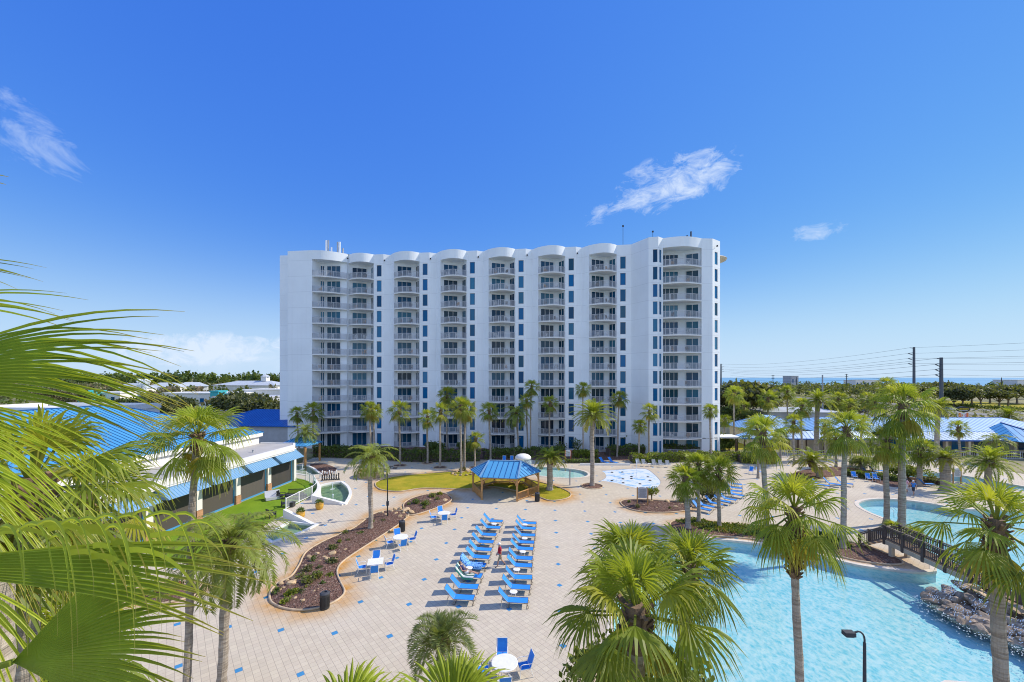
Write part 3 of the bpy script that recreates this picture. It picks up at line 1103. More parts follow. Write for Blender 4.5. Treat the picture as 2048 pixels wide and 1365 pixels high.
# balconies: slab > railing, sliding doors
CHAIRS = []
for bi, (nm, cv, rec, doors) in enumerate(BAYS):
    ox, oy = cv[0]
    c0 = [(p[0] - ox, p[1] - oy) for p in cv]
    r0 = [(p[0] - ox, p[1] - oy) for p in rec]
    s_ = MB()
    s_.prism(c0 + r0[::-1][1:-1], -.22, 0)
    slab_me = None
    rl = MB()
    # inset path of the railing
    pth = []
    for i, p in enumerate(c0):
        a, b = c0[max(i - 1, 0)], c0[min(i + 1, len(c0) - 1)]
        dx_, dy_ = b[0] - a[0], b[1] - a[1]
        L = sqrt(dx_ * dx_ + dy_ * dy_)
        pth.append((p[0] - dy_ / L * .10, p[1] + dx_ / L * .10))
    cum = [0]
    for a, b in zip(pth, pth[1:]):
        cum.append(cum[-1] + sqrt((b[0] - a[0]) ** 2 + (b[1] - a[1]) ** 2))

    def at_len(s):
        for i in range(len(pth) - 1):
            if s <= cum[i + 1] + 1e-9:
                t = (s - cum[i]) / (cum[i + 1] - cum[i])
                return (pth[i][0] + (pth[i + 1][0] - pth[i][0]) * t, pth[i][1] + (pth[i + 1][1] - pth[i][1]) * t)
        return pth[-1]
    for a, b in zip(pth, pth[1:]):
        rl.bar((*a, 1.07), (*b, 1.07), .07, .05)
        rl.bar((*a, .10), (*b, .10), .05, .05)
    npk = int(cum[-1] / .115)
    for i in range(npk + 1):
        p = at_len(cum[-1] * i / npk)
        rl.box((p[0], p[1], .58), (.028, .028, .95))
    npost = max(4, round(cum[-1] / 1.25))
    for i in range(npost + 1):
        p = at_len(cum[-1] * i / npost)
        rl.box((p[0], p[1], .54), (.075, .075, 1.08))
    slab_o = s_.build('balcony', MAT['concrete_white'], hotel)
    rail_o = rl.build('railing', MAT['rail_grey'], slab_o)
    door_os = []
    for (a, b, npan) in doors:
        d = MB()
        dx_, dy_ = b[0] - a[0], b[1] - a[1]
        L = sqrt(dx_ * dx_ + dy_ * dy_)
        hh = 2.45
        d.quad((0, 0, .02), (L, 0, .02), (L, 0, hh), (0, 0, hh))
        d.cur = 1
        for i in range(npan + 1):
            x_ = min(max(L * i / npan, .035), L - .035)
            d.box((x_, -.02, hh / 2), (.075, .05, hh))
        d.box((L / 2, -.02, hh + .03), (L, .05, .06))
        do = d.build('sliding_door', [MAT['door_glass'], MAT['white_frame']], slab_o)
        do.location = (a[0] - ox + dy_ / L * .05, a[1] - oy - dx_ / L * .05, 0)
        do.rotation_euler = (0, 0, atan2(dy_, dx_))
        door_os.append(do)
    slab_o.location = (ox, oy, FH)
    for lv in range(0, NF):
        if lv == 1:
            so_ = slab_o
        elif lv == 0:
            so_ = empty('patio', (ox, oy, 0.02))
            so_.parent = hotel
            CHILD[hotel.name].append(so_)
            for ch in CHILD[slab_o.name]:
                if ch is rail_o and bi in (0, 1):
                    continue
                cc = ch.copy()
                COL.objects.link(cc)
                cc.parent = so_
                CHILD.setdefault(so_.name, []).append(cc)
        else:
            so_ = slab_o.copy()
            COL.objects.link(so_)
            so_.location = (ox, oy, lv * FH)
            CHILD[hotel.name].append(so_)
            for ch in CHILD[slab_o.name]:
                cc = ch.copy()
                COL.objects.link(cc)
                cc.parent = so_
                CHILD.setdefault(so_.name, []).append(cc)
        if lv >= 1:
            CHAIRS.append((bi, nm, lv, cv))
# round canopy at the seaward end, floodlights on the parapet, ground floor service door
g = MB()
g.lathe((0, 0, 0), [(.3, -1.2), (2.6, -.25), (2.75, .0), (2.6, .15), (.2, .3)], 24)
o = g.build('round_canopy', MAT['wall_beige'], hotel)
o.location = (36.1, 4.2, 36.2)
for (u_, w_) in ((-34.0, -1.8), (-27.4, .4), (-17.9, .4), (-8.3, .4), (1.2, .4), (10.7, .4), (35.2, -.9)):
    g = MB()
    g.bar((0, .1, 0), (0, -.35, .1), .05)
    g.box((0, -.4, .0), (.22, .2, .26))
    o = g.build('floodlight', MAT['dark_metal'], hotel)
    o.location = (u_, w_ - .15, 37.15)
g = MB()
g.quad((-37.6, -1.33, .05), (-36.6, -1.33, .05), (-36.6, -1.33, 2.3), (-37.6, -1.33, 2.3))

ORD = ['ground', 'first', 'second', 'third', 'fourth', 'fifth', 'sixth', 'seventh', 'eighth', 'ninth', 'tenth', 'eleventh']


def Hpt(u, w_, z):
    return (1.73 + u * cos(HR) - w_ * sin(HR), 78.2 + u * sin(HR) + w_ * cos(HR), z)


# balcony chairs
def chair_proto(name, m):
    g = MB()
    for sx in (-.24, .24):
        g.bar((sx, -.26, 0), (sx, -.24, .62), .035)
        g.bar((sx, .26, 0), (sx, .32, .95), .035)
        g.bar((sx, -.26, .62), (sx, .29, .64), .05, .03)
    for i in range(5):
        g.box((0, -.22 + i * .11, .40), (.46, .09, .025))
    for i in range(4):
        g.bar((-.17 + i * .113, .26, .42), (-.17 + i * .113, .34, .98), .09, .02)
    return g.build(name, MAT[m])


cw = chair_proto('balcony_chair', 'plastic_white')
cb = chair_proto('balcony_chair', 'wood_new')
cd = chair_proto('balcony_chair', 'brown_metal')
first = {id(cw): True, id(cb): True, id(cd): True}
R = random.Random(5)
for (bi, nm, lv, cv) in CHAIRS:
    us = [(.28, 'left'), (.68, 'right')] if bi not in (0, 7) else [(.25, 'left'), (.6, 'right')]
    for t, side in us:
        if R.random() < .12:
            continue
        i = int(t * (len(cv) - 1))
        p = cv[i]
        base = [cd, cb, cd, cw][R.randrange(4)] if lv != 7 else cw
        what = {id(cw): 'white plastic', id(cb): 'tan wooden', id(cd): 'dark brown'}[id(base)]
        if first[id(base)]:
            o = base
            first[id(base)] = False
        else:
            o = base.copy()
            COL.objects.link(o)
        o.location = Hpt(p[0], p[1] + R.uniform(.75, 1.0), lv * FH)
        o.rotation_euler = (0, 0, HR + R.uniform(-.9, .9))
        tag(o, '%s chair on the %s floor balcony, %s stack, %s of the pair' % (what, ORD[lv], nm, side), 'chair', 'chairs on the hotel balconies')
# roof gear
for (u_, w_, hgt, lab) in ((-40.2, 1.0, 4.2, 'white panel antenna mast at the left end of the hotel roof'), (-38.0, 1.5, 3.9, 'grey panel antenna mast beside the white one on the hotel roof')):
    t = thing('antenna_mast', Hpt(u_, w_, ZT), lab, 'antenna', HR, 'cell antennas on the hotel roof')
    g = MB()
    g.tube([(0, 0, 0), (0, 0, hgt * .55)], .06, 6)
    g.bar((-.9, 0, .2), (0, 0, 1.2), .05)
    g.bar((.9, 0, .2), (0, 0, 1.2), .05)
    g.bar((-1.3, 0, .5), (1.3, 0, .5), .06)
    g.build('mast', MAT['grey_metal'], t)
    for j, xx in enumerate((-.22, .22, .95)):
        g = MB()
        g.box((xx, -.15, hgt * (.45 if j < 2 else .3)), (.28, .16, hgt * (.8 if j < 2 else .4)))
        g.build('panel', MAT['white_frame' if (j + (u_ < -39)) % 2 else 'grey_metal'], t)
for px_, Y_, top, lab in ((1246, 76.5, 451, 'tall thin whip antenna on the hotel roof'), (1305.6, 73.5, 462, 'short whip antenna near the right wing of the hotel roof')):
    X_ = Xat(px_, Y_)
    g = MB()
    zt = Zat(top, Y_)
    g.tube([(0, 0, 0), (0, 0, zt - ZT)], .04, 6)
    g.box((0, 0, zt - ZT - .15), (.3, .1, .3))
    tag(g.build('whip_antenna', MAT['dark_metal'], loc=(0, 0, 0)), lab, 'antenna').location = (X_, Y_, ZT)
g = MB()
for xx in (-.35, .35):
    g.tube([(xx, 0, 0), (xx, 0, 1.1 + xx)], .14, 8)
tag(g.build('roof_vent', MAT['dark_metal']), 'pair of dark vent pipes on the right wing of the hotel roof', 'vent').location = (Xat(1378, 73), 73, ZT)
# ------------------------------------------------------------------ palms
UP = Vector((0, 0, 1))


def lerp3(a, b, t):
    return tuple(a[i] + (b[i] - a[i]) * t for i in range(3))


G_YOUNG, G_MID, G_OLD, G_DEAD = (.34, .41, .030), (.215, .285, .022), (.085, .135, .020), (.40, .25, .08)
G_YEL = (.46, .41, .035)


def fan_frond(mb, base, d, Lp, R, rnd, nseg=30, spread=2.05, steps=4, fold=.25, tip=.8, col=G_MID, petdroop=.15, sway=0.0, wide=1.0, tipcol=None, fine=False, lat=None, inner=.52):
    """palmate leaf: stalk, pleated inner fan, free drooping tips"""
    d = Vector(d).normalized()
    s = Vector(lat) - d * Vector(lat).dot(d) if lat is not None else d.cross(UP)
    if s.length < .05:
        s = Vector((1, 0, 0))
    s.normalize()
    n = s.cross(d).normalized()
    hub = Vector(base) + d * Lp - UP * petdroop * Lp
    pc = lerp3(col, (.30, .33, .08), .5)
    mb.bar(base, hub, .05 if not fine else .035, .03, col=pc)
    d2 = (d - UP * petdroop * .8).normalized()
    s2 = d2.cross(UP) if lat is None else s - d2 * s.dot(d2)
    s2 = s if s2.length < .05 else s2.normalized()
    n2 = s2.cross(d2).normalized()
    da = 2 * spread / nseg
    tc_ = tipcol or lerp3(col, (.42, .36, .10), .55)
    for i in range(nseg):
        a = -spread + (i + .5) * da
        ca, sa = cos(a), sin(a)
        di = d2 * ca + s2 * sa
        Ri = R * (.74 + .26 * max(ca, -.3)) * rnd.uniform(.9, 1.06)
        si = (s2 * ca - d2 * sa)
        sw = rnd.uniform(-1, 1) * .10
        dr = tip * rnd.uniform(.6, 1.35)
        par = 1 if i % 2 else -1
        vs, fs, cs = [], [], []
        ncr = 3 if fine else 2
        for j in range(steps + 1):
            t = j / steps
            r = Ri * t
            p = hub + di * r - n2 * (fold * abs(sa) * r * .9) + si * (sw * R * max(0, t - inner) ** 1.2) - UP * (.10 * r * r / R)
            ex = max(0.0, t - inner * .9)
            p = p - UP * (dr * R * ex ** 1.7) - di * (dr * R * .35 * ex ** 2.2)
            wmax = inner * Ri * math.tan(da / 2) * 1.08 * wide
            hw = max(r, .06) * math.tan(da / 2) * 1.08 * wide if t <= inner else wmax * max(.04, (1 - (t - inner) / (1 - inner))) ** .75
            sd_ = si + n2 * (.55 * par) if not fine else si
            vs.append(p - sd_ * hw)
            if fine:
                vs.append(p + n2 * hw * .85)
            vs.append(p + sd_ * hw)
            cc = lerp3(col, tc_, max(0.0, (t - .72) / .28) ** 1.5)
            if fine and t == 0:
                cc = lerp3(col, G_YOUNG, .4)
            cs += [cc] * ncr
        o = len(mb.v)
        for j in range(steps):
            for k_ in range(ncr - 1):
                b_ = j * ncr + k_
                fs.append((b_, b_ + 1, b_ + ncr + 1, b_ + ncr))
        mb.add(vs, fs)
        mb.c[o:] = cs


def pin_frond(mb, base, az, el, L, rnd, nl=34, ll=.5, arch=1.3, vee=.35, lw=.035, col=G_MID, droop=.25, rw=.045):
    """pinnate leaf: arching midrib with two ranks of leaflets"""
    n = 11
    pts, dirs = [Vector(base)], []
    for i in range(n):
        t = i / n
        e = el - arch * t ** 1.25
        dd = Vector((cos(az) * cos(e), sin(az) * cos(e), sin(e)))
        dirs.append(dd)
        pts.append(pts[-1] + dd * (L / n))
    dirs.append(dirs[-1])
    rc = lerp3(col, (.32, .30, .08), .55)
    for i in range(n):
        mb.bar(pts[i], pts[i + 1], rw * (1 - .8 * i / n), rw * .6 * (1 - .8 * i / n), col=rc)
    for i in range(nl):
        t = .13 + .87 * (i + rnd.uniform(-.2, .2)) / nl
        f = min(max(t * n, 0), n - 1e-3)
        k_ = int(f)
        p = pts[k_].lerp(pts[k_ + 1], f - k_)
        tg = dirs[k_].lerp(dirs[min(k_ + 1, n)], f - k_).normalized()
        sd_ = tg.cross(UP)
        sd_ = Vector((-sin(az), cos(az), 0)) if sd_.length < .02 else sd_.normalized()
        nn = sd_.cross(tg).normalized()
        ln = ll * (.45 + .75 * sin(pi * min(1, (t * .82 + .16)))) * rnd.uniform(.85, 1.1)
        for sg in (-1, 1):
            ld = (sd_ * sg * .78 + tg * (.45 + .35 * t) + nn * vee * rnd.uniform(.5, 1.3)).normalized()
            tip = p + ld * ln - UP * (droop * ln * rnd.uniform(.5, 1.4))
            mid = p + ld * ln * .45 - UP * droop * ln * .12
            w_ = ld.cross(nn).normalized() * lw
            c1 = lerp3(col, G_YOUNG, rnd.uniform(0, .35))
            o = len(mb.v)
            mb.add((p, mid - w_, tip, mid + w_), ((0, 1, 2, 3),))
            mb.c[o:] = [col, c1, lerp3(c1, (.40, .36, .10), .3), c1]


def fan_crown(seed, nf=27, R=1.06, Lp=1.05, skirt=5, tip=1.25, fold=.34, nseg=28, yellow=.14, wide=.72):
    rnd = random.Random(seed)
    mb = MB()
    for i in range(nf):
        t = (i + .5) / nf
        el = radians(84 - 132 * t ** 1.25 + rnd.uniform(-9, 9))
        az = i * 2.39996 + rnd.uniform(-.35, .35)
        d = (cos(az) * cos(el), sin(az) * cos(el), sin(el))
        if t < .35:
            c = lerp3(G_YOUNG, G_MID, t / .35)
        else:
            c = lerp3(G_MID, G_OLD, ((t - .35) / .65) * rnd.uniform(.4, 1.1))
        if rnd.random() < yellow:
            c = lerp3(c, G_YEL, .6)
        k_ = .62 + .38 * min(1, t * 3.2)
        fan_frond(mb, (0, 0, -.12 * t), d, Lp * k_ * rnd.uniform(.85, 1.12), R * k_ * rnd.uniform(.9, 1.08), rnd, nseg, 2.0, 4, fold * rnd.uniform(.5, 1.6) + .3 * (t < .25), tip * (.3 + .9 * t) * rnd.uniform(.6, 1.3), c, .04 + .22 * t, wide=wide)
    for i in range(skirt):
        az = rnd.uniform(0, 2 * pi)
        el = radians(rnd.uniform(-62, -40))
        fan_frond(mb, (0, 0, -.2), (cos(az) * cos(el), sin(az) * cos(el), sin(el)), Lp * .7, R * .8, rnd, 16, 1.5, 3, .55, 1.1, lerp3(G_YEL, G_DEAD, rnd.uniform(.2, .9)), .2)
    return mb


def pin_crown(seed, nf=38, L=2.6, ll=.5, arch=1.25, vee=.35, col=G_MID, young=G_YOUNG, old=G_OLD, nl=32, droop=.25, lw=.035, elmax=84, elmin=-22, dead=0):
    rnd = random.Random(seed)
    mb = MB()
    for i in range(nf):
        t = (i + .5) / nf
        el = radians(elmax - (elmax - elmin) * t ** .85 + rnd.uniform(-5, 5))
        az = i * 2.39996 + rnd.uniform(-.2, .2)
        c = lerp3(young, col, t / .4) if t < .4 else lerp3(col, old, (t - .4) / .6)
        if dead and i >= nf - dead:
            c = lerp3(G_YEL, G_DEAD, rnd.random())
        pin_frond(mb, (0.05 * cos(az), .05 * sin(az), -.25 * t), az, el, L * rnd.uniform(.86, 1.08) * (.75 + .25 * min(1, t * 3)), rnd, nl, ll, arch * rnd.uniform(.8, 1.2), vee, lw, c, droop)
    return mb


CROWNS = {
    'W': [fan_crown(1, skirt=6), fan_crown(2, 22, skirt=4, yellow=.2, tip=.95), fan_crown(3, 27, skirt=9, tip=1.4), fan_crown(15, 21, 1.12, 1.1, skirt=3, tip=1.1, fold=.45)],
    'B': [fan_crown(14, 25, 1.22, 1.15, 3, 1.05, .36, 36, .25, .85)],
    'S': [fan_crown(4, 36, .95, .85, 1, .7, .45, 24, .05), fan_crown(5, 34, .9, .9, 2, .8, .5, 24, .08)],
    'D': [pin_crown(6, 52, 2.75, .42, 1.05, .45, nl=32, dead=3), pin_crown(7, 46, 2.6, .42, 1.15, .45, nl=32, dead=2)],
    'Q': [pin_crown(8, 34, 2.7, .50, 1.75, .30, (.20, .26, .055), (.29, .35, .075), (.13, .18, .045), 34, .45, .03, 84, -30),
          pin_crown(9, 30, 2.6, .48, 1.6, .30, (.20, .26, .06), (.29, .35, .075), (.14, .19, .05), 32, .5, .03, 84, -20)],
    'J': [pin_crown(10, 34, 1.95, .50, 2.0, .75, (.105, .155, .085), (.15, .20, .09), (.075, .11, .06), 36, .12, .022, 80, 5)],
    'X': [pin_crown(12, 40, 2.4, .38, 1.35, .3, (.17, .20, .02), (.20, .27, .025), (.28, .24, .03), 32, .2, .03, 80, -5)],
}
CM = {}
for k_, l_ in CROWNS.items():
    CM[k_] = []
    for mb_ in l_:
        o = mb_.build('crown', MAT['frond'])
        CM[k_].append(o.data)
        bpy.data.objects.remove(o)
CROWNS.clear()
PR = random.Random(77)


def trunk_mesh(h, lean, r0, r1, style):
    """leaning, slightly swollen palm trunk with leaf scars; returns mesh builder"""
    mb = MB()
    n = max(8, int(h / .35))
    pts, rad = [], []
    for i in range(n + 1):
        t = i / n
        q_ = t * t * .35 + t * .65
        pts.append((lean[0] * q_ + .04 * sin(t * 7), lean[1] * q_, h * t))
        r = r0 + (r1 - r0) * t + (.42 * r0) * max(0, 1 - t * h / .55) ** 2
        if style in ('D', 'X'):
            r *= 1 + .22 * max(0, (t - .78) / .22)
        rad.append(r * (1 + (.05 if i % 2 else -.03)))
    mb.tube(pts, rad, 12, jit=.05, rnd=PR)
    return mb, pts[-1]


def boots_mesh(top, r, length, n, style):
    """old leaf bases and fibre below the crown"""
    mb = MB()
    rnd = PR
    mb.tube([(top[0], top[1], top[2] - length), (top[0], top[1], top[2] - length * .5), (top[0], top[1], top[2] + .12)], [r * 1.02, r * 1.25, r * .9], 10, jit=.12, rnd=rnd)
    for i in range(n):
        a = i * 2.39996
        z = top[2] - length * (i / n)
        d = Vector((cos(a), sin(a), 0))
        b = Vector((top[0], top[1], z)) + d * r * .9
        e = b + d * rnd.uniform(.10, .22) + UP * rnd.uniform(.10, .24)
        mb.bar(b, e, .11, .05)
    return mb


PALMS = []


def palm(kind, b, cxy, s, label, name='fan_palm', r=.16, group=None, variant=None, boots=True, rot=None, bl=0.0):
    """b = ground point (x, y); cxy = crown centre (x, z); s = crown scale"""
    x, y = b
    h = cxy[1] - (.42 if kind in 'WSB' else .35) * s * (1 if y > 13 else .55)
    t = thing(name, (x, y, 0), label, 'palm tree', 0, group)
    lean = (cxy[0] - x, PR.uniform(-.15, .15))
    st = kind
    tm, top = trunk_mesh(h, lean, r, r * (.82 if kind in 'WSB' else .95), kind)
    tr = tm.build('trunk', MAT['palm_trunk'], t, smooth=False)
    if boots:
        ln = {'W': .9, 'B': .9, 'S': 1.1, 'D': .8, 'Q': .5, 'J': .5, 'X': .7}[kind] * s
        bm_ = boots_mesh(top, r * 1.0, bl or min(ln, h * .6), int(26 * s) + 8 + int(bl * 22), kind)
        bm_.build('leaf_base', MAT['boots'], t)
    ms = CM[kind]
    me = ms[(variant if variant is not None else PR.randrange(len(ms))) % len(ms)]
    c = bpy.data.objects.new('crown', me)
    COL.objects.link(c)
    c.parent = t
    CHILD.setdefault(t.name, []).append(c)
    c.location = (top[0], top[1], top[2])
    c.rotation_euler = (PR.uniform(-.06, .06), PR.uniform(-.06, .06), rot if rot is not None else PR.uniform(0, 6.28))
    c.scale = (s, s, s * PR.uniform(.92, 1.08))
    PALMS.append(t)
    return t


def palm_px(kind, bx, by, cx, cy, s, label, name='fan_palm', r=.16, **kw):
    p = G(bx, by)
    return palm(kind, (p[0], p[1]), (Xat(cx, p[1]), Zat(cy, p[1])), s, label, name, r, **kw)


# left side and lawn
palm('B', (-14.0, 17.5), (-13.6, 11.75), .98, 'tall fan palm rising in front of the white flat roof, hanging dead leaves', r=.15, rot=.6)
palm('Q', (-12.8, 17.9), (-12.4, 7.0), 1.12, 'feathery date palm with wide drooping fronds in front of the blue awnings', 'feather_palm', r=.19, variant=0)
palm_px('Q', 741, 1060, 742, 905, 1.0, 'feathery date palm growing out of the long mulch bed', 'feather_palm', r=.21, variant=1)
palm_px('W', 742, 925, 739, 812, .98, 'fan palm of the crossing pair left of the lawn, left trunk')
palm_px('W', 749, 922, 748, 820, .9, 'fan palm of the crossing pair left of the lawn, right trunk')
palm_px('W', 800, 932, 799, 812, 1.05, 'tall fan palm in a small round bed behind the lawn')
palm_px('W', 855, 927, 855, 828, .95, 'fan palm between the hedge and the lawn, in partial shade')
palm_px('W', 880, 935, 881, 815, 1.0, 'tall slim fan palm beside the twin palms behind the gazebo')
palm_px('W', 922, 948, 921, 805, 1.0, 'left one of the tall twin fan palms rooted in the rock ring')
palm_px('W', 928, 943, 932, 812, 1.0, 'right one of the tall twin fan palms rooted in the rock ring')
palm_px('W', 893, 905, 894, 783, 1.1, 'dark fan palm in shade close to the hotel, behind the twin palms')
palm_px('W', 949, 936, 951, 872, .85, 'short young fan palm left of the gazebo roof', r=.14)
palm_px('W', 981, 921, 978, 814, 1.05, 'dark leaning fan palm in hotel shade behind the gazebo')
palm_px('Q', 1037, 909, 1033, 822, 1.15, 'dark feathery palm in hotel shade above the mushroom fountain', 'feather_palm')
palm_px('W', 1060, 909, 1063, 768, .95, 'tallest dark fan palm of the shaded trio by the middle balconies', r=.14)
palm_px('W', 1055, 909, 1053, 795, .85, 'lower dark fan palm of the shaded trio by the middle balconies', r=.14)
palm_px('W', 1098, 911, 1100, 800, .95, 'fan palm in hotel shade left of the big date palm')
palm_px('W', 1166, 912, 1166, 772, .9, 'tall dark fan palm directly behind the big date palm', r=.14)
palm_px('W', 1234, 914, 1239, 790, 1.0, 'tall fan palm in hotel shade right of the big date palm', r=.16)
palm_px('W', 1297, 921, 1299, 816, .9, 'fan palm in shade before the blank angled hotel wall')
palm_px('S', 1277, 922, 1280, 846, .9, 'short fan palm with yellowing lower leaves before the angled hotel wall')
palm_px('S', 1422, 922, 1420, 815, .9, 'fan palm at the right corner of the hotel')
palm_px('W', 598, 905, 593, 822, .95, 'left one of two dark palms at the shaded left end of the hotel')
palm_px('W', 626, 905, 627, 815, 1.1, 'right one of two dark palms at the shaded left end of the hotel')
palm_px('Q', 608, 926, 611, 858, 1.0, 'arching feathery palm beside the small blue entry roof', 'feather_palm', r=.17, variant=1)
palm_px('D', 1184, 972, 1185, 822, 1.12, 'big date palm alone in a round kerbed ring by the splash pad', 'date_palm', r=.27, variant=0)
palm_px('X', 1099, 981, 1101, 912, 1.0, 'stubby date palm on the lawn tip right of the gazebo', 'date_palm', r=.36)
# sabal group by the sign bed
palm_px('S', 1376, 1058, 1371, 945, 1.12, 'cabbage palm with cross hatched trunk by the ground cover bed', 'cabbage_palm', r=.24, variant=0)
palm_px('S', 1397, 1047, 1396, 918, 1.1, 'middle cabbage palm of the three by the ground cover bed', 'cabbage_palm', r=.17, variant=1)
palm_px('S', 1438, 1056, 1436, 928, 1.15, 'leaning cabbage palm, right one of three by the ground cover bed', 'cabbage_palm', r=.17, variant=0)
palm_px('S', 1365, 1004, 1366, 985, .55, 'low yellow green palmetto at the right end of the sign bed', 'palmetto', r=.16, boots=False)
palm_px('W', 1533, 1068, 1527, 855, 1.22, 'fan palm with shaggy trunk behind the pool bed', r=.23, variant=0)
palm_px('W', 1516, 957, 1514, 842, 1.0, 'slim fan palm behind the blue loungers right of the sign bed', r=.15)
palm('W', (10.95, 15.5), (10.75, 9.2), 1.05, 'fan palm standing at the near pool edge, shaggy skirt below its crown', r=.15, variant=2, rot=2.2, bl=2.6)
palm_px('W', 1685, 1098, 1694, 845, 1.12, 'tall fan palm left of the footbridge, pale smooth trunk', r=.21)
palm_px('W', 1773, 1049, 1771, 872, 1.12, 'shorter palm of the pair at the far end of the footbridge', r=.24)
palm_px('W', 1803, 1054, 1806, 795, 1.55, 'tallest palm of the pair at the far end of the footbridge', r=.30)
palm('W', (15.25, 12.6), (14.9, 9.55), 1.02, 'fan palm near the right edge, crown over the footbridge', r=.19, variant=1, rot=4.1)
palm('B', (2.75, 8.4), (2.50, 9.25), .90, 'large fan palm in the centre foreground, broad yellow green leaves', r=.21, variant=0, rot=1.0)
palm('S', (5.7, 14.0), (6.15, 7.7), 1.05, 'cabbage palm behind the central foreground palm, over the pool', 'cabbage_palm', r=.20, variant=1)
palm('S', (3.45, 13.2), (3.8, 8.4), 1.0, 'cabbage palm behind the central foreground palm, over the deck', 'cabbage_palm', r=.16, variant=0)
palm('J', (-2.9, 17.1), (-2.95, 3.2), .88, 'grey green jelly palm arching over the nearest loungers', 'jelly_palm', r=.20)
# right background
for (k_, bx, by, cx, cy, s, r, lab, nm) in [
    ('W', 1467, 893, 1469, 781, 1.15, .18, 'fan palm next to the right edge of the hotel tower', 'fan_palm'),
    ('S', 1449, 893, 1449, 835, .9, .17, 'low cabbage palm at the wooden fence right of the hotel', 'cabbage_palm'),
    ('W', 1536, 868, 1536, 790, 1.6, .22, 'broad dark fan palm before the grey shed', 'fan_palm'),
    ('W', 1575, 860, 1575, 778, 1.3, .18, 'fan palm behind the grey shed', 'fan_palm'),
    ('W', 1603, 921, 1603, 806, 1.05, .16, 'fan palm in front of the covered walkway roof', 'fan_palm'),
    ('D', 1631, 920, 1636, 795, .98, .34, 'stout date palm rising over the walkway roof', 'date_palm'),
    ('W', 1677, 856, 1677, 792, 1.5, .2, 'fan palm beyond the long blue roof, left of the bare pole', 'fan_palm'),
    ('W', 1737, 856, 1737, 793, 1.55, .2, 'fan palm beyond the long blue roof, before the car park', 'fan_palm'),
    ('W', 1750, 868, 1750, 800, 1.2, .2, 'fan palm just behind the ridge of the long blue roof', 'fan_palm'),
    ('W', 1772, 868, 1773, 765, 1.5, .2, 'tall fan palm behind the tallest palm of the bridge pair', 'fan_palm'),
    ('D', 1872, 918, 1876, 810, .95, .34, 'stout date palm before the long blue roof with bare crown base', 'date_palm'),
    ('S', 1838, 972, 1841, 888, 1.25, .3, 'cabbage palm beside the lap pool', 'cabbage_palm'),
    ('X', 1891, 983, 1892, 912, .95, .5, 'squat date palm with thick trunk at the lap pool', 'date_palm'),
    ('X', 1639, 955, 1624, 915, 1.35, .32, 'low arching yellow green date palm behind the loungers', 'date_palm'),
    ('D', 1975, 972, 1978, 915, 1.15, .35, 'wide grey green date palm at the right end of the lap pool', 'date_palm'),
    ('D', 2016, 843, 2016, 826, 1.5, .3, 'distant date palm beside the highway', 'date_palm'),
    ('J', 1725, 942, 1726, 920, 1.1, .3, 'small grey green jelly palm before the pool house fence', 'jelly_palm'),
    ('W', 1588, 930, 1586, 838, .95, .16, 'slim fan palm standing before the walkway, left of the low arching date palm', 'fan_palm'),
    ('S', 1672, 935, 1672, 872, .95, .18, 'cabbage palm behind the tall smooth palm, at the fence', 'cabbage_palm'),
    ('W', 1650, 921, 1648, 846, .9, .17, 'fan palm at the walkway columns, right of the stout date palm', 'fan_palm'),
    ('S', 1560, 921, 1561, 866, .95, .2, 'low cabbage palm in front of the covered walkway', 'cabbage_palm'),
    ('W', 1920, 918, 1917, 850, .9, .18, 'fan palm before the long blue roof, near the bay roof', 'fan_palm'),
    ('W', 1722, 918, 1724, 838, 1.0, .18, 'fan palm before the pool house porch, behind the tall smooth palm', 'fan_palm'),
    ('Q', 1990, 928, 1990, 876, .95, .2, 'feathery palm in front of the bay roof at the right edge', 'feather_palm'),
    ('W', 1487, 868, 1487, 808, 1.1, .18, 'fan palm by the car park, left of the grey shed', 'fan_palm'),
    ('W', 1700, 862, 1699, 804, 1.2, .18, 'fan palm standing between roof ridge and car park', 'fan_palm'),
]:
    palm_px(k_, bx, by, cx, cy, s, lab, nm, r)
# low palmettos by the bridge
palm_px('S', 1790, 1066, 1785, 1049, .55, 'yellow green palmetto left of the bridge palms', 'palmetto', r=.15, boots=False)
palm_px('S', 1832, 1084, 1830, 1064, .6, 'yellow green palmetto under the bridge railing', 'palmetto', r=.15, boots=False)

# ------------------------------------------------------------------ the near palm at the left and the leaf tips below the balcony
NEAR = random.Random(21)
near = thing('fan_palm', (-3.9, 2.9, 0), 'huge near fan palm at the left edge, fronds reaching into the picture', 'palm tree')
tm, top = trunk_mesh(12.4, (0.1, 0), .19, .16, 'W')
tm.build('trunk', MAT['palm_trunk'], near)


def at(px, py, Y):
    return Vector((Xat(px, Y), Y, Zat(py, Y)))


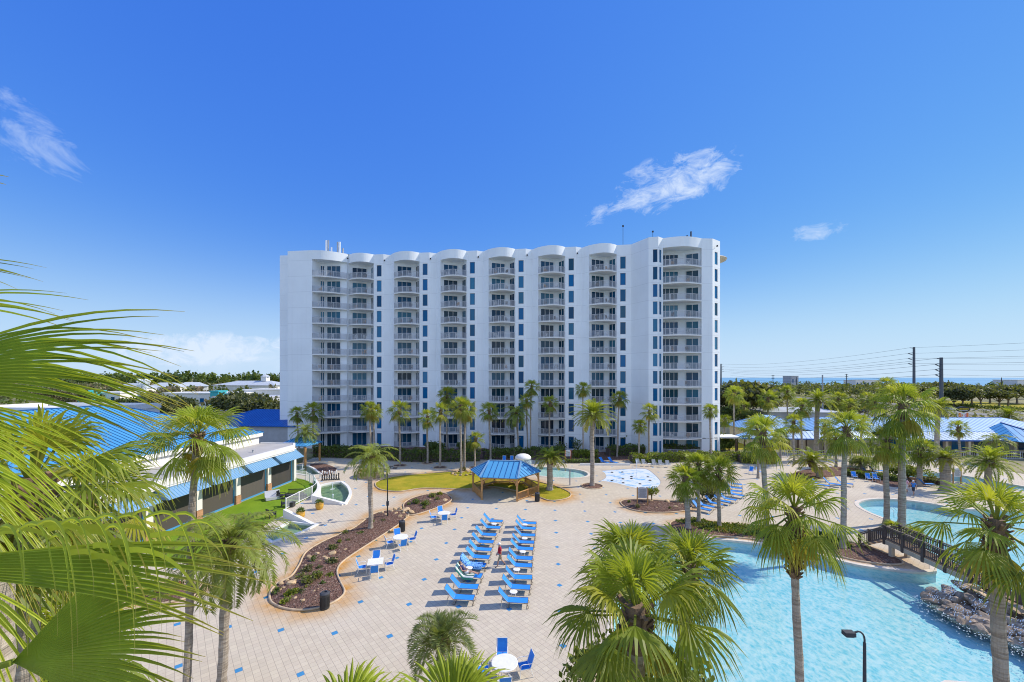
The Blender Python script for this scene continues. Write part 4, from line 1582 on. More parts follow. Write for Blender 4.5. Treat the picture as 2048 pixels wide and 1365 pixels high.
NL, NM, ND = (.48, .56, .05), (.33, .44, .035), (.15, .235, .022)
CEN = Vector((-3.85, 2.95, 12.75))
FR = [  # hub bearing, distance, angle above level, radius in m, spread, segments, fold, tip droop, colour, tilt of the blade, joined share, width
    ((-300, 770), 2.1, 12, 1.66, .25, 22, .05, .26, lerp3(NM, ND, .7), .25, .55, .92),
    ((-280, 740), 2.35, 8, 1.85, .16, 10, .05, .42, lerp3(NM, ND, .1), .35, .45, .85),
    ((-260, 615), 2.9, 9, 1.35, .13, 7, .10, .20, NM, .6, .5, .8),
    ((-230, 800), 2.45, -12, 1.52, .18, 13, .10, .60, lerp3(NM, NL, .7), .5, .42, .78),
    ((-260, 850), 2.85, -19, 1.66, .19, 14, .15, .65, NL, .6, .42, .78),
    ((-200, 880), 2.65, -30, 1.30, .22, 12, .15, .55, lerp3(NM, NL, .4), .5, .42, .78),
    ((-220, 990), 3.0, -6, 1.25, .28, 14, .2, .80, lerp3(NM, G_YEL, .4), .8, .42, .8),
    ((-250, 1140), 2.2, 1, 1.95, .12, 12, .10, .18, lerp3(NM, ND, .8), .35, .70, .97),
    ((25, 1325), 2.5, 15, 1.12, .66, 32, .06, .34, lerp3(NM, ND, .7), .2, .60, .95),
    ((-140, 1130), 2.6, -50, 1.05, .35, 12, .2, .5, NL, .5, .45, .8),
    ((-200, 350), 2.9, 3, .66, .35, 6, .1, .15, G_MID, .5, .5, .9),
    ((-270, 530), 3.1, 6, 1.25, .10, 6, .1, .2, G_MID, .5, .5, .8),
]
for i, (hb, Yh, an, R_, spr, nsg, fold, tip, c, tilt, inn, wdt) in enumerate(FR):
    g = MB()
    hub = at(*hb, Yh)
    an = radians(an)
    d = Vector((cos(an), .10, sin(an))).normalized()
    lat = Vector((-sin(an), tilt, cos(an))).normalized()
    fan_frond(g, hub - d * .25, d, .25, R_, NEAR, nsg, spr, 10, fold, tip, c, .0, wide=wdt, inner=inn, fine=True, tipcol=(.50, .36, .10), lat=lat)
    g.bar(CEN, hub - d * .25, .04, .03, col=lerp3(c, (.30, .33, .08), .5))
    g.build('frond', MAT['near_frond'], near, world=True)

# long straps hanging from the folded leaf
g = MB()
for (x0, y0, dx_, dy_, wd) in ((-5, 1062, 60, 250, .026), (40, 1058, 75, 215, .024), (75, 1050, 80, 245, .026), (118, 1052, 70, 150, .022), (150, 1046, 90, 260, .026), (186, 1042, 85, 200, .024), (228, 1040, 95, 235, .026),
                                (262, 1034, 70, 140, .02), (290, 1036, 110, 215, .024), (325, 1042, 100, 120, .02), (30, 1075, 20, 130, .02), (210, 1060, 60, 290, .022), (350, 1060, 110, 90, .018), (100, 1080, 45, 270, .024)):
    Yd = 2.12 + NEAR.uniform(-.12, .12)
    c = lerp3(lerp3(NM, NL, NEAR.random()), G_YEL, .15)
    n = 12
    P_ = []
    for i in range(n + 1):
        f = i / n
        P_.append(at(x0 + dx_ * (1 - (1 - f) ** 2.2), y0 + dy_ * (f ** 1.9) - 26 * sin(pi * min(1, f * 1.6)) * (f < .625), Yd - .10 * f))
    o = len(g.v)
    vs, cs, fs = [], [], []
    for i, p_ in enumerate(P_):
        t_ = (P_[min(i + 1, n)] - P_[max(i - 1, 0)]).normalized()
        sd_ = t_.cross(Vector((.25, 1, .1))).normalized() * wd * .62 * max(.02, 1 - (i / n) ** 1.15) * (.4 + .6 * min(1, i / 3))
        vs += [p_ - sd_, p_ + Vector((0, -1, 0)) * wd * .3 * (1 - i / n), p_ + sd_]
        cs += [lerp3(c, (.58, .44, .16), max(0, (i / n - .55) / .45) ** 1.5)] * 3
    for i in range(n):
        for k_ in (0, 1):
            fs.append((i * 3 + k_, i * 3 + k_ + 1, i * 3 + k_ + 4, i * 3 + k_ + 3))
    g.add(vs, fs)
    g.c[o:] = cs
for j in range(16):
    x0, y0 = NEAR.uniform(-20, 330), NEAR.uniform(1040, 1130)
    dx_, dy_ = NEAR.uniform(60, 170), NEAR.uniform(40, 170)
    Yd = 2.2 + NEAR.uniform(-.1, .25)
    c = lerp3(lerp3(ND, NL, NEAR.random()), G_YEL, NEAR.random() * .3)
    vs, cs, fs = [], [], []
    for i in range(11):
        f = i / 10
        p_ = at(x0 + dx_ * (1 - (1 - f) ** 1.5), y0 + dy_ * f ** 1.7 - 14 * sin(pi * f), Yd)
        sd_ = Vector((.5 * f, 0, 1 - .5 * f)).normalized() * .016 * max(.04, 1 - f ** 1.6)
        vs += [p_ - sd_, p_ + sd_]
        cs += [lerp3(c, (.52, .36, .12), max(0, (f - .5) / .5))] * 2
    for i in range(10):
        fs.append((i * 2, i * 2 + 1, i * 2 + 3, i * 2 + 2))
    o = len(g.v)
    g.add(vs, fs)
    g.c[o:] = cs
g.build('hanging_leaflets', MAT['near_frond'], near, world=True)

palm('W', (-7.9, 6.6), (-7.75, 12.3), .95, 'yellow green fan palm behind the near fronds at the left edge', r=.17, variant=2)
palm('W', (-9.9, 9.4), (-9.9, 11.2), .92, 'fan palm whose dark leaves hang before the white roof at the left', r=.17, variant=1)
palm('W', (-8.9, 8.0), (-8.95, 8.7), .9, 'fan palm low in the left corner below the near fronds', r=.17, variant=0)
for (px_, py_, Y_, lab, sd0) in ((905, 1395, 3.6, 'fan palm below the bottom edge, pale leaf tips rising in front of the jelly palm', 3), (690, 1425, 3.7, 'fan palm below the bottom edge with a few leaf tips showing left of centre', 4)):
    c0 = at(px_, py_, Y_)
    t = thing('fan_palm', (c0.x, c0.y, 0), lab, 'palm tree')
    tm, top = trunk_mesh(c0.z - .35, (0, 0), .18, .15, 'W')
    tm.build('trunk', MAT['palm_trunk'], t)
    rnd = random.Random(sd0)
    for j in range(12 if sd0 == 3 else 7):
        az = rnd.uniform(0, 2 * pi)
        el = radians(rnd.uniform(40, 75))
        d = Vector((cos(az) * cos(el), sin(az) * cos(el), sin(el)))
        g = MB()
        fan_frond(g, c0 - UP * .35, d, .22, rnd.uniform(.50, .72), rnd, 13, .9, 7, .3, rnd.uniform(.3, .7), lerp3(G_MID, G_YOUNG, .9), .0, fine=True, wide=.8)
        g.build('frond', MAT['frond'], t, world=True)
# ------------------------------------------------------------------ buildings round the deck


def slope(mb, a, b, c, d, th=.10, seam=.5, mb2=None, sw=.05, sh=.06):
    """roof plane a-b (eave) d-c (ridge), with standing seams running up the slope into mb2"""
    a, b, c, d = (Vector(p) for p in (a, b, c, d))
    n = (b - a).cross(d - a)
    if n.length < 1e-6:
        n = (b - a).cross(c - a)
    n.normalize()
    if n.z < 0:
        n = -n
    t = n * th
    if (c - d).length < 1e-4:
        mb.add((a, b, c, a - t, b - t, c - t), ((0, 1, 2), (5, 4, 3), (0, 3, 4, 1), (1, 4, 5, 2), (2, 5, 3, 0)))
    else:
        mb.add((a, b, c, d, a - t, b - t, c - t, d - t), ((0, 1, 2, 3), (7, 6, 5, 4), (0, 4, 5, 1), (1, 5, 6, 2), (2, 6, 7, 3), (3, 7, 4, 0)))
    if mb2 is None:
        return
    e = (b - a)
    L = e.length
    e.normalize()
    up_ = n.cross(e)
    if up_.z < 0:
        up_ = -up_
    hgt = (d - a).dot(up_)
    sd0, sc0 = (d - a).dot(e), (c - a).dot(e)
    k_ = int(L / seam)
    for i in range(1, k_ + 1):
        s_ = L * (i - .5) / k_
        top_ = hgt
        if s_ < sd0:
            top_ = hgt * s_ / sd0 if sd0 > 1e-6 else hgt
        elif s_ > sc0:
            top_ = hgt * (L - s_) / (L - sc0) if L - sc0 > 1e-6 else hgt
        p0 = a + e * s_ + n * .003
        mb2.bar(p0, p0 + up_ * max(top_ - .02, .02), sw, sh, up=n)


def roof_build(g, g2, m1, m2, parent, name='roof', world=False):
    """panels and their seams are one roof"""
    g.cur = 1
    g.add(g2.v, g2.f)
    return g.build(name, [MAT[m1], MAT[m2]], parent, world=world)


# ---- restaurant on the left
RR = radians(-5.19)
rest = thing('restaurant', (-28.9, 54.2, 0), 'long low white restaurant with a ribbed blue hip roof, flat front roof and blue awnings', 'building', RR)
LEN = 40.0
g = MB()
# walls: front wall is built of pilasters and panels further down; back and end walls here
ZR = 4.75
g.box((-3.2, -LEN / 2, .45), (4.6, LEN, .9))
g.quad((-.05, 0, 0), (-5.2, 0.2, 0), (-5.2, 0.2, ZR - .3), (-.05, 0, ZR - .3))
g.quad((-5.2, .2, 0), (-5.2, .2, 6.2), (-5.2, -LEN, 6.2), (-5.2, -LEN, 0))
g.quad((-5.2, .2, 4), (-5.2, .2, 6.2), (-24, .2, 6.2), (-24, .2, 0))
g.quad((-.55, 0, .9), (-.55, -LEN, .9), (-.55, -LEN, ZR), (-.55, 0, ZR))
g.quad((-.55, 0, .9), (-.05, 0, .9), (-.05, 0, ZR - .3), (-.55, 0, ZR - .3))
g.build('wall', MAT['fascia_white'], rest)
# flat roof with fascia
g = MB()
g.prism([(.55, -LEN), (.55, -.9), (-.35, .55), (-5.2, .55), (-5.2, -LEN)], ZR, ZR + .12)
g.build('flat_roof', MAT['flat_roof'], rest)
g = MB()
out = [(.62, -LEN), (.62, -.88), (-.33, .64), (-5.2, .64)]
inn = [(.36, -LEN), (.36, -.98), (-.46, .38), (-5.2, .38)]
for i in range(3):
    (ax, ay), (bx, by), (cx, cy), (dx_, dy_) = out[i], out[i + 1], inn[i + 1], inn[i]
    g.add([(ax, ay, ZR - .38), (bx, by, ZR - .38), (cx, cy, ZR - .38), (dx_, dy_, ZR - .38), (ax, ay, ZR + .22), (bx, by, ZR + .22), (cx, cy, ZR + .22), (dx_, dy_, ZR + .22)],
          ((3, 2, 1, 0), (4, 5, 6, 7), (0, 1, 5, 4), (1, 2, 6, 5), (2, 3, 7, 6), (3, 0, 4, 7)))
g.bar((.30, -LEN, ZR - .48), (.30, -.9, ZR - .48), .5, .16)
g.bar((-5.05, .5, 6.1), (-5.05, -LEN, 6.1), .34, .5)
g.build('fascia', MAT['fascia_white'], rest)
# hip roof
g, g2 = MB(), MB()
E0, E1 = (-4.85, .7, 6.38), (-4.85, -LEN, 6.38)
W0, W1 = (-27.0, .7, 6.38), (-27.0, -LEN, 6.38)
RA, RB = (-15.9, -9.2, 10.65), (-15.9, -LEN + 12, 10.65)
slope(g, E0, E1, RB, RA, .12, .48, g2)
slope(g, W1, W0, RA, RB, .12, .48, g2)
slope(g, W0, E0, RA, RA, .12, .48, g2)
slope(g, E1, W1, RB, RB, .12, .48, g2)
for a, b in ((E0, RA), (W0, RA), (RA, RB), (E1, RB)):
    g2.bar((a[0], a[1], a[2] + .03), (b[0], b[1], b[2] + .03), .22, .08)
roof_build(g, g2, 'blue_metal', 'blue_seam', rest, 'hip_roof')
# awnings, piers and shaded screens
for i in range(8):
    y1 = -.25 - i * 4.95
    y0 = y1 - 4.35
    g, g2 = MB(), MB()
    slope(g, (1.5, y0, 3.35), (1.5, y1, 3.35), (.12, y1, 4.42), (.12, y0, 4.42), .04, .30, g2, .03, .03)
    for yy in (y0, y1):
        g.add([(.12, yy, 4.38), (1.5, yy, 3.31), (.12, yy, 3.31)], ((0, 1, 2),))
    roof_build(g, g2, 'blue_metal_pale', 'blue_metal', rest, 'awning')
    g = MB()
    g.box((-.18, y0 - .3, 2.65), (.36, .62, 3.4))
    g.build('pilaster', MAT['fascia_white'], rest)
    g = MB()
    g.box((-.17, y0 - .3, .45), (.42, .70, .9))
    g.build('pilaster_base', MAT['brick_orange'], rest)
    g = MB()
    L_ = 4.33
    g.quad((-.30, y0 + .02, .15), (-.30, y0 + L_, .15), (-.30, y0 + L_, 3.9), (-.30, y0 + .02, 3.9))
    s_ = g.build('screen', MAT['screen_glass'], rest)
    g = MB()
    for (yy, zz, sy, sz) in ((y0 + .06, 2.0, .1, 3.8), (y0 + L_ - .05, 2.0, .1, 3.8), (y0 + L_ / 2, .10, L_ - .2, .14), (y0 + L_ / 2, 3.85, L_ - .2, .1)):
        g.box((-.25, yy, zz), (.1, sy, sz))
    g.build('screen_frame', MAT['blue_metal'] if i != 9 else MAT['fascia_white'], s_)
g = MB()
g.box((-.17, .0, 2.2), (.5, .45, 4.3))
g.build('pilaster', MAT['fascia_white'], rest)
for (x_, y_) in ((-1.3, -6), (-2.8, -13), (-1.5, -17), (-3.5, -22), (-2.2, -28)):
    g = MB()
    g.lathe((x_, y_, ZR + .12), [(.09, 0), (.09, .25), (.14, .27), (.14, .33), (.02, .36)], 8)
    g.build('roof_vent', MAT['grey_metal'], rest)


def hip_building(name, loc, rz, w_, d_, zw, zr, label, cat, roofm='blue_metal', wallm='fascia_white', over=.5, seam=.6, ridge=None, group=None, windows=0):
    t = thing(name, loc, label, cat, rz, group)
    g = MB()
    g.box((0, 0, zw / 2), (w_, d_, zw))
    g.build('wall', MAT[wallm], t)
    g, g2 = MB(), MB()
    W2, D2 = w_ / 2 + over, d_ / 2 + over
    if w_ >= d_:
        rl = ridge if ridge is not None else max(.1, W2 - D2)
        r0, r1 = (-rl, 0, zr), (rl, 0, zr)
        A, B, C, D = (-W2, -D2, zw), (W2, -D2, zw), (W2, D2, zw), (-W2, D2, zw)
        slope(g, A, B, r1, r0, .12, seam, g2)
        slope(g, C, D, r0, r1, .12, seam, g2)
        slope(g, B, C, r1, r1, .12, seam, g2)
        slope(g, D, A, r0, r0, .12, seam, g2)
    else:
        rl = ridge if ridge is not None else max(.1, D2 - W2)
        r0, r1 = (0, -rl, zr), (0, rl, zr)
        A, B, C, D = (-W2, -D2, zw), (W2, -D2, zw), (W2, D2, zw), (-W2, D2, zw)
        slope(g, A, B, r0, r0, .12, seam, g2)
        slope(g, C, D, r1, r1, .12, seam, g2)
        slope(g, B, C, r1, r0, .12, seam, g2)
        slope(g, D, A, r0, r1, .12, seam, g2)
    for a in (A, B, C, D):
        q_ = min((r0, r1), key=lambda r: (r[0] - a[0]) ** 2 + (r[1] - a[1]) ** 2)
        g2.bar((a[0], a[1], a[2] + .04), (q_[0], q_[1], q_[2] + .04), .18, .08)
    roof_build(g, g2 if seam < 3 else MB(), roofm, 'blue_seam' if 'blue' in roofm else roofm, t)
    for i in range(windows):
        g = MB()
        xx = -w_ / 2 + w_ * (i + .5) / windows
        g.quad((xx - .5, -d_ / 2 - .02, .9), (xx + .5, -d_ / 2 - .02, .9), (xx + .5, -d_ / 2 - .02, 2.2), (xx - .5, -d_ / 2 - .02, 2.2))
        g.build('window', MAT['window_glass'], t)
    return t


hip_building('annex_building', (-52, 88, 0), radians(-8), 21, 14, 4.2, 6.9, 'grey walled annex with a dark blue hip roof left of the hotel', 'building', roofm='blue_metal_deep', wallm='wall_grey')
hip_building('annex_building', (-76, 62, 0), radians(-6), 17, 12, 6.0, 8.6, 'low building with a blue hip roof behind the big blue roof', 'building', wallm='wall_grey')
t = thing('flat_roofed_building', (-83, 76, 0), 'plain white flat roofed building behind the blue roofs', 'building', radians(-4))
g = MB()
g.box((0, 0, 4.0), (24, 13, 8.0))
g.build('wall', MAT['fascia_white'], t)
g = MB()
for (x_, y_, sx, sy) in ((0, -6.4, 24.4, .5), (0, 6.4, 24.4, .5), (-12, 0, .5, 12.2), (12, 0, .5, 12.2)):
    g.box((x_, y_, 8.2), (sx, sy, .9))
g.build('parapet', MAT['fascia_white'], t)
# small blue entry pavilion between restaurant and hotel
t = thing('entry_pavilion', (*G(600, 926)[:2], 0), 'small open pavilion with blue roof between restaurant and hotel', 'pavilion', radians(-7))
g, g2 = MB(), MB()
A, B, C, D = (-2.6, -2.3, 3.1), (2.6, -2.3, 3.1), (2.6, 2.3, 3.1), (-2.6, 2.3, 3.1)
r0, r1 = (-.4, 0, 4.2), (.4, 0, 4.2)
slope(g, A, B, r1, r0, .1, .5, g2)
slope(g, C, D, r0, r1, .1, .5, g2)
slope(g, B, C, r1, r1, .1, .5, g2)
slope(g, D, A, r0, r0, .1, .5, g2)
roof_build(g, g2, 'blue_metal', 'blue_seam', t)
for sx in (-2.2, 2.2):
    for sy in (-1.9, 1.9):
        g = MB()
        g.box((sx, sy, 1.5), (.24, .24, 3.0))
        g.build('post', MAT['wood_new'], t)

# ---- pool house on the right
ph = thing('pool_house', (58, 80, 0), 'long pool house with a pale blue ribbed roof on the right', 'building', radians(-1.2))
g = MB()
g.box((20, 2.0, 1.5), (46, 13, 3.0))
g.box((4, 3, 1.55), (16, 9, 3.1))
g.build('wall', MAT['wall_beige'], ph)
g, g2 = MB(), MB()
A, B, C, D = (-2, -5.2, 3.9), (44, -5.2, 3.9), (44, 10.5, 3.9), (-2, 10.5, 3.9)
r0, r1 = (4, 2.4, 5.75), (40, 2.4, 5.75)
slope(g, A, B, r1, r0, .12, .9, g2, .06, .05)
slope(g, C, D, r0, r1, .12, .9, g2, .06, .05)
slope(g, B, C, r1, r1, .12, .9, g2, .06, .05)
slope(g, D, A, r0, r0, .12, .9, g2, .06, .05)
g2.bar(r0, r1, .25, .10)
roof_build(g, g2, 'blue_metal_light', 'blue_seam', ph)
g, g2 = MB(), MB()
slope(g, (10, -8.4, 2.75), (46, -8.4, 2.75), (46, -5.25, 3.82), (10, -5.25, 3.82), .12, .9, g2, .07, .05)
g2.bar((10, -8.42, 2.72), (46, -8.42, 2.72), .12, .22)
roof_build(g, g2, 'blue_metal_pale', 'blue_metal_deep', ph, 'porch_roof')
# cross gable at the right end
g, g2 = MB(), MB()
slope(g, (28, -10.5, 2.9), (33.0, -13.6, 2.9), (33.0, -3.5, 5.35), (33.0, -3.5, 5.35), .12, .8, g2)
slope(g, (33.0, -13.6, 2.9), (38, -10.5, 2.9), (33.0, -3.5, 5.35), (33.0, -3.5, 5.35), .12, .8, g2)
slope(g, (28, -3.0, 2.9), (28, -10.5, 2.9), (33.0, -3.5, 5.35), (33.0, -3.5, 5.35), .12, .8, g2)
slope(g, (38, -10.5, 2.9), (38, -3.0, 2.9), (33.0, -3.5, 5.35), (33.0, -3.5, 5.35), .12, .8, g2)
g2.bar((33.0, -13.6, 2.98), (33.0, -3.5, 5.43), .2, .1)
roof_build(g, g2, 'blue_metal', 'blue_seam', ph, 'hipped_bay_roof')
for i in range(9):
    g = MB()
    xx = 11 + i * 4.0
    g.quad((xx, -4.53, .5), (xx + 2.4, -4.53, .5), (xx + 2.4, -4.53, 2.4), (xx, -4.53, 2.4))
    g.build('window', MAT['window_glass'], ph)
for i in range(10):
    g = MB()
    g.box((10.5 + i * 3.9, -8.1, 1.35), (.42, .42, 2.7))
    g.build('column', MAT['wall_beige'], ph)
# hip behind the walkway
hip_building('pool_pavilion', (53.5, 85.5, 0), radians(-2), 11, 9, 3.4, 5.9, 'square pavilion with pale blue hip roof behind the covered walkway', 'pavilion', roofm='blue_metal_light', wallm='wall_beige', over=.8, seam=.8)
# covered walkway
wk = thing('covered_walkway', (43.5, 74.5, 0), 'open covered walkway with narrow blue roof on brown posts', 'walkway', radians(-3))
g, g2 = MB(), MB()
A, B, C, D = (-2.2, -1.7, 2.85), (21, -1.7, 2.85), (21, 1.7, 2.85), (-2.2, 1.7, 2.85)
r0, r1 = (0, 0, 4.05), (21, 0, 4.05)
slope(g, A, B, r1, r0, .1, .75, g2)
slope(g, C, D, r0, r1, .1, .75, g2)
slope(g, D, A, r0, r0, .1, .75, g2)
g2.bar((-2.2, -1.72, 2.82), (21, -1.72, 2.82), .1, .2)
roof_build(g, g2, 'blue_metal_light', 'blue_metal_deep', wk)
for i in range(8):
    for yy in (-1.3, 1.3):
        g = MB()
        g.box((-1.6 + i * 3.1, yy, 1.4), (.2, .2, 2.8))
        g.build('post', MAT['brown_metal'], wk)
t = thing('flat_canopy', (37.5, 75.4, 0), 'small flat white canopy joining the hotel and the walkway', 'canopy', radians(-3))
g = MB()
g.box((0.6, 0, 2.9), (6.4, 3.2, .28))
g.build('roof', MAT['fascia_white'], t)
for xx in (-1.8, 3.2):
    for yy in (-1.3, 1.3):
        g = MB()
        g.box((xx, yy, 1.4), (.2, .2, 2.76))
        g.build('post', MAT['brown_metal'], t)


def rail_fence(name, pts, h, label, m='white_frame', gap=.13, post=1.8, group=None, pick=.03):
    t = thing(name, (pts[0][0], pts[0][1], 0), label, 'fence', 0, group)
    g, done = MB(), []
    for a, b in zip(pts, pts[1:]):
        L = sqrt((b[0] - a[0]) ** 2 + (b[1] - a[1]) ** 2)
        g.bar((*a, h), (*b, h), .06, .05)
        g.bar((*a, .12), (*b, .12), .05, .05)
        n = max(1, int(L / gap))
        for i in range(n):
            f = (i + .5) / n
            g.box((a[0] + (b[0] - a[0]) * f, a[1] + (b[1] - a[1]) * f, h / 2 + .05), (pick, pick, h - .12))
        n = max(1, round(L / post))
        for i in range(n + 1):
            f = i / n
            q_ = (a[0] + (b[0] - a[0]) * f, a[1] + (b[1] - a[1]) * f)
            if done and abs(done[-1][0] - q_[0]) + abs(done[-1][1] - q_[1]) < .05:
                continue
            done.append(q_)
    g.build('railing', MAT[m], t, world=True)
    for q_ in done:
        gp_ = MB()
        gp_.box((*q_, h / 2 + .04), (.09, .09, h + .08))
        gp_.build('post', MAT[m], t, world=True)
    return t


rail_fence('metal_fence', [(45, 70.6), (58, 69.6), (88, 68.6)], 1.2, 'long grey picket fence in front of the pool house', 'rail_grey', .3, 2.4)
tb = thing('board_fence', (38.5, 97, 0), 'weathered grey board fence behind the walkway', 'fence')
g = MB()
for i in range(46):
    g.box((.1 + i * .32, .02 * (i % 2), .95), (.30, .03, 1.9 + .05 * (i % 3)))
g.bar((0, .05, 1.5), (15, .05, 1.5), .06, .1)
g.build('boards', MAT['wood_dark'] if False else MAT['grey_metal'], tb)
hip_building('storage_shed', (77.5, 112, 0), radians(-4), 19, 9, 4.6, 5.6, 'grey storage shed with double doors behind the palms on the right', 'shed', roofm='grey_roof', wallm='wall_grey', over=.3, seam=9)
# restaurant terrace railing
rail_fence('white_railing', gp([(591.6, 958), (612, 962), (628, 970)]), 1.15, 'white railing at the far end of the green turf terrace', pick=.022)
rail_fence('white_railing', gp([(624, 993), (598, 1005.5), (571.6, 1019.5)]), 1.15, 'white railing with gate along the near side of the turf terrace', pick=.022)
tg = thing('glass_railing', (*G(629, 981)[:2], 0), 'curved clear glass railing between the turf terrace and the pond', 'railing')
pp = spline(gp([(628, 970), (632, 976), (632, 984), (624, 993)]), 4, False)
g, g2 = MB(), MB()
for a, b in zip(pp, pp[1:]):
    g.quad((*a, .12), (*b, .12), (*b, 1.05), (*a, 1.05))
    g2.bar((*a, 1.08), (*b, 1.08), .05, .04)
k = nodes_mat('clear_glass')
tr_ = k.node('ShaderNodeBsdfTransparent')
tr_.inputs[0].default_value = (.62, .80, .78, 1)
gl_ = k.node('ShaderNodeBsdfGlossy')
gl_.inputs['Roughness'].default_value = .05
ms_ = k.node('ShaderNodeMixShader')
ms_.inputs[0].default_value = .12
k.t.links.new(tr_.outputs[0], ms_.inputs[1])
k.t.links.new(gl_.outputs[0], ms_.inputs[2])
k.t.links.new(ms_.outputs[0], k.node('ShaderNodeOutputMaterial').inputs[0])
g.build('pane', MAT['clear_glass'], tg, world=True)
g2.build('handrail', MAT['white_frame'], tg, world=True)
# low curved terrace wall and sloping pond walls
t = thing('terrace_wall', (*G(634, 985)[:2], 0), 'low curved white wall between terrace and pond', 'wall')
g = MB()
pp = spline(gp([(630, 968), (636, 976), (636.5, 986), (630, 996), (624, 1001)]), 4, False)
for a, b in zip(pp, pp[1:]):
    g.bar((*a, .28), (*b, .28), .3, .56)
g.build('wall', MAT['fascia_white'], t, world=True)
for (p0, p1, lab) in (((624, 1007), (691, 1010.5), 'sloping white ramp wall on the near side of the round fountain pond'), ((566, 1037), (622, 1051), 'sloping white ramp wall above the lower pond')):
    a, b = G(*p0), G(*p1)
    g = MB()
    hh = .85
    a2, b2 = (a[0] + .1, a[1] + .35), (b[0] + .1, b[1] + .35)
    g.add([(a[0], a[1], 0), (b[0], b[1], 0), (b2[0], b2[1], 0), (a2[0], a2[1], 0), (a[0], a[1], hh), (b[0], b[1], .12), (b2[0], b2[1], .12), (a2[0], a2[1], hh)],
          ((3, 2, 1, 0), (4, 5, 6, 7), (0, 1, 5, 4), (1, 2, 6, 5), (2, 3, 7, 6), (3, 0, 4, 7)))
    o = g.build('ramp_wall', MAT['fascia_white'], loc=(a[0], a[1], 0))
    tag(o, lab, 'wall')

# ---- gazebo
gz = thing('gazebo', (-.7, 49.0, 0), 'timber gazebo with a blue ribbed metal roof on the lawn edge', 'gazebo')
CN = [(-3.4, 45.9), (.55, 45.3), (3.15, 48.5), (1.75, 52.5), (-2.3, 53.0), (-4.7, 49.3)]
RG = [(-2.75, 49.35), (1.1, 48.9)]
g, g2 = MB(), MB()
ov = [(c[0] + (c[0] + .7) * .085, c[1] + (c[1] - 49.1) * .085, 2.62) for c in CN]
r0, r1 = (*RG[0], 3.72), (*RG[1], 3.72)
slope(g, ov[0], ov[1], r1, r0, .07, .55, g2, .05, .06)
slope(g, ov[1], ov[2], r1, r1, .07, .5, g2, .05, .06)
slope(g, ov[2], ov[3], r1, r1, .07, .5, g2, .05, .06)
slope(g, ov[3], ov[4], r0, r1, .07, .55, g2, .05, .06)
slope(g, ov[4], ov[5], r0, r0, .07, .5, g2, .05, .06)
slope(g, ov[5], ov[0], r0, r0, .07, .5, g2, .05, .06)
g3 = MB()
for i, q_ in ((0, r0), (1, r1), (2, r1), (3, r1), (4, r0), (5, r0)):
    g3.bar((ov[i][0], ov[i][1], ov[i][2] + .04), (q_[0], q_[1], q_[2] + .05), .2, .05)
g3.bar((*RG[0], 3.76), (*RG[1], 3.76), .26, .06)
roof_build(g, g2, 'blue_metal', 'blue_seam', gz, world=True)
g3.build('ridge_cap', MAT['blue_metal_pale'], gz, world=True)
for i, c in enumerate(CN):
    g = MB()
    g.box((c[0], c[1], 1.28), (.2, .2, 2.56))
    for j in (i - 1, (i + 1) % 6):
        q_ = CN[j]
        d = Vector((q_[0] - c[0], q_[1] - c[1], 0)).normalized()
        pr = [Vector((c[0], c[1], 1.7)) + d * .08, Vector((c[0], c[1], 2.02)) + d * .16, Vector((c[0], c[1], 2.28)) + d * .42, Vector((c[0], c[1], 2.48)) + d * .85]
        for a, b in zip(pr, pr[1:]):
            g.bar(a, b, .09, .14)
    g.build('post', MAT['wood_new'], gz, world=True)
g = MB()
for i in range(6):
    g.bar((*CN[i], 2.5), (*CN[(i + 1) % 6], 2.5), .14, .18)
g.build('eave_beam', MAT['wood_new'], gz, world=True)
for i in (1, 2, 3, 4, 5):
    a, b = Vector((*CN[i], 0)), Vector((*CN[(i + 1) % 6], 0))
    g = MB()
    g.bar(a + UP * .92, b + UP * .92, .14, .06)
    g.bar(a + UP * .12, b + UP * .12, .08, .08)
    n = 26
    for k_ in range(1, n):
        p = a.lerp(b, k_ / n)
        g.box((p.x, p.y, .52), (.05, .05, .78))
    p = a.lerp(b, .5)
    g.box((p.x, p.y, .5), (.14, .14, .95))
    g.build('railing', MAT['wood_new'], gz, world=True)
    if i in (2, 3, 4):
        cc = Vector((-.7, 49.1, 0))
        g = MB()
        ai, bi_ = a.lerp(cc, .14), b.lerp(cc, .14)
        g.bar(ai + UP * .45, bi_ + UP * .45, .42, .06)
        for f in (.15, .5, .85):
            p = ai.lerp(bi_, f)
            g.box((p.x, p.y, .21), (.09, .09, .42))
        g.build('bench', MAT['wood_new'], gz, world=True)

# ---- footbridge
fb = thing('footbridge', (29.5, 29, 0), 'dark timber footbridge with slatted railings arching over the pool', 'bridge')
LFT = [(28.2, 33.0, .15), (29.1, 31.8, 1.15), (28.85, 25.6, 1.15), (28.9, 24.9, .75), (29.0, 19.5, .75)]
RGT = [(29.4, 33.6, .15), (30.35, 31.9, 1.15), (30.1, 25.6, 1.15), (30.0, 24.9, .75), (31.2, 24.6, .75)]
g = MB()
for (a, b, c, d) in ((LFT[1], LFT[2], RGT[2], RGT[1]),):
    n = 44
    for i in range(n):
        f = (i + .5) / n
        p, q_ = Vector(a).lerp(Vector(b), f), Vector(d).lerp(Vector(c), f)
        g.bar(p, q_, .125, .045)
n = 5
for i in range(n):
    f = (i + .5) / n
    p, q_ = Vector(LFT[0]).lerp(Vector(LFT[1]), f), Vector(RGT[0]).lerp(Vector(RGT[1]), f)
    g.bar(p, q_, .30, .05)
for i in range(3):
    f = (i + .5) / 3
    p, q_ = Vector(LFT[2]).lerp(Vector(LFT[3]), f), Vector(RGT[2]).lerp(Vector(RGT[3]), f)
    g.bar(p, q_, .28, .05)
for i in range(38):
    yy = 24.8 - i * .14
    g.box((30.1, yy, .73), (2.3, .125, .045))
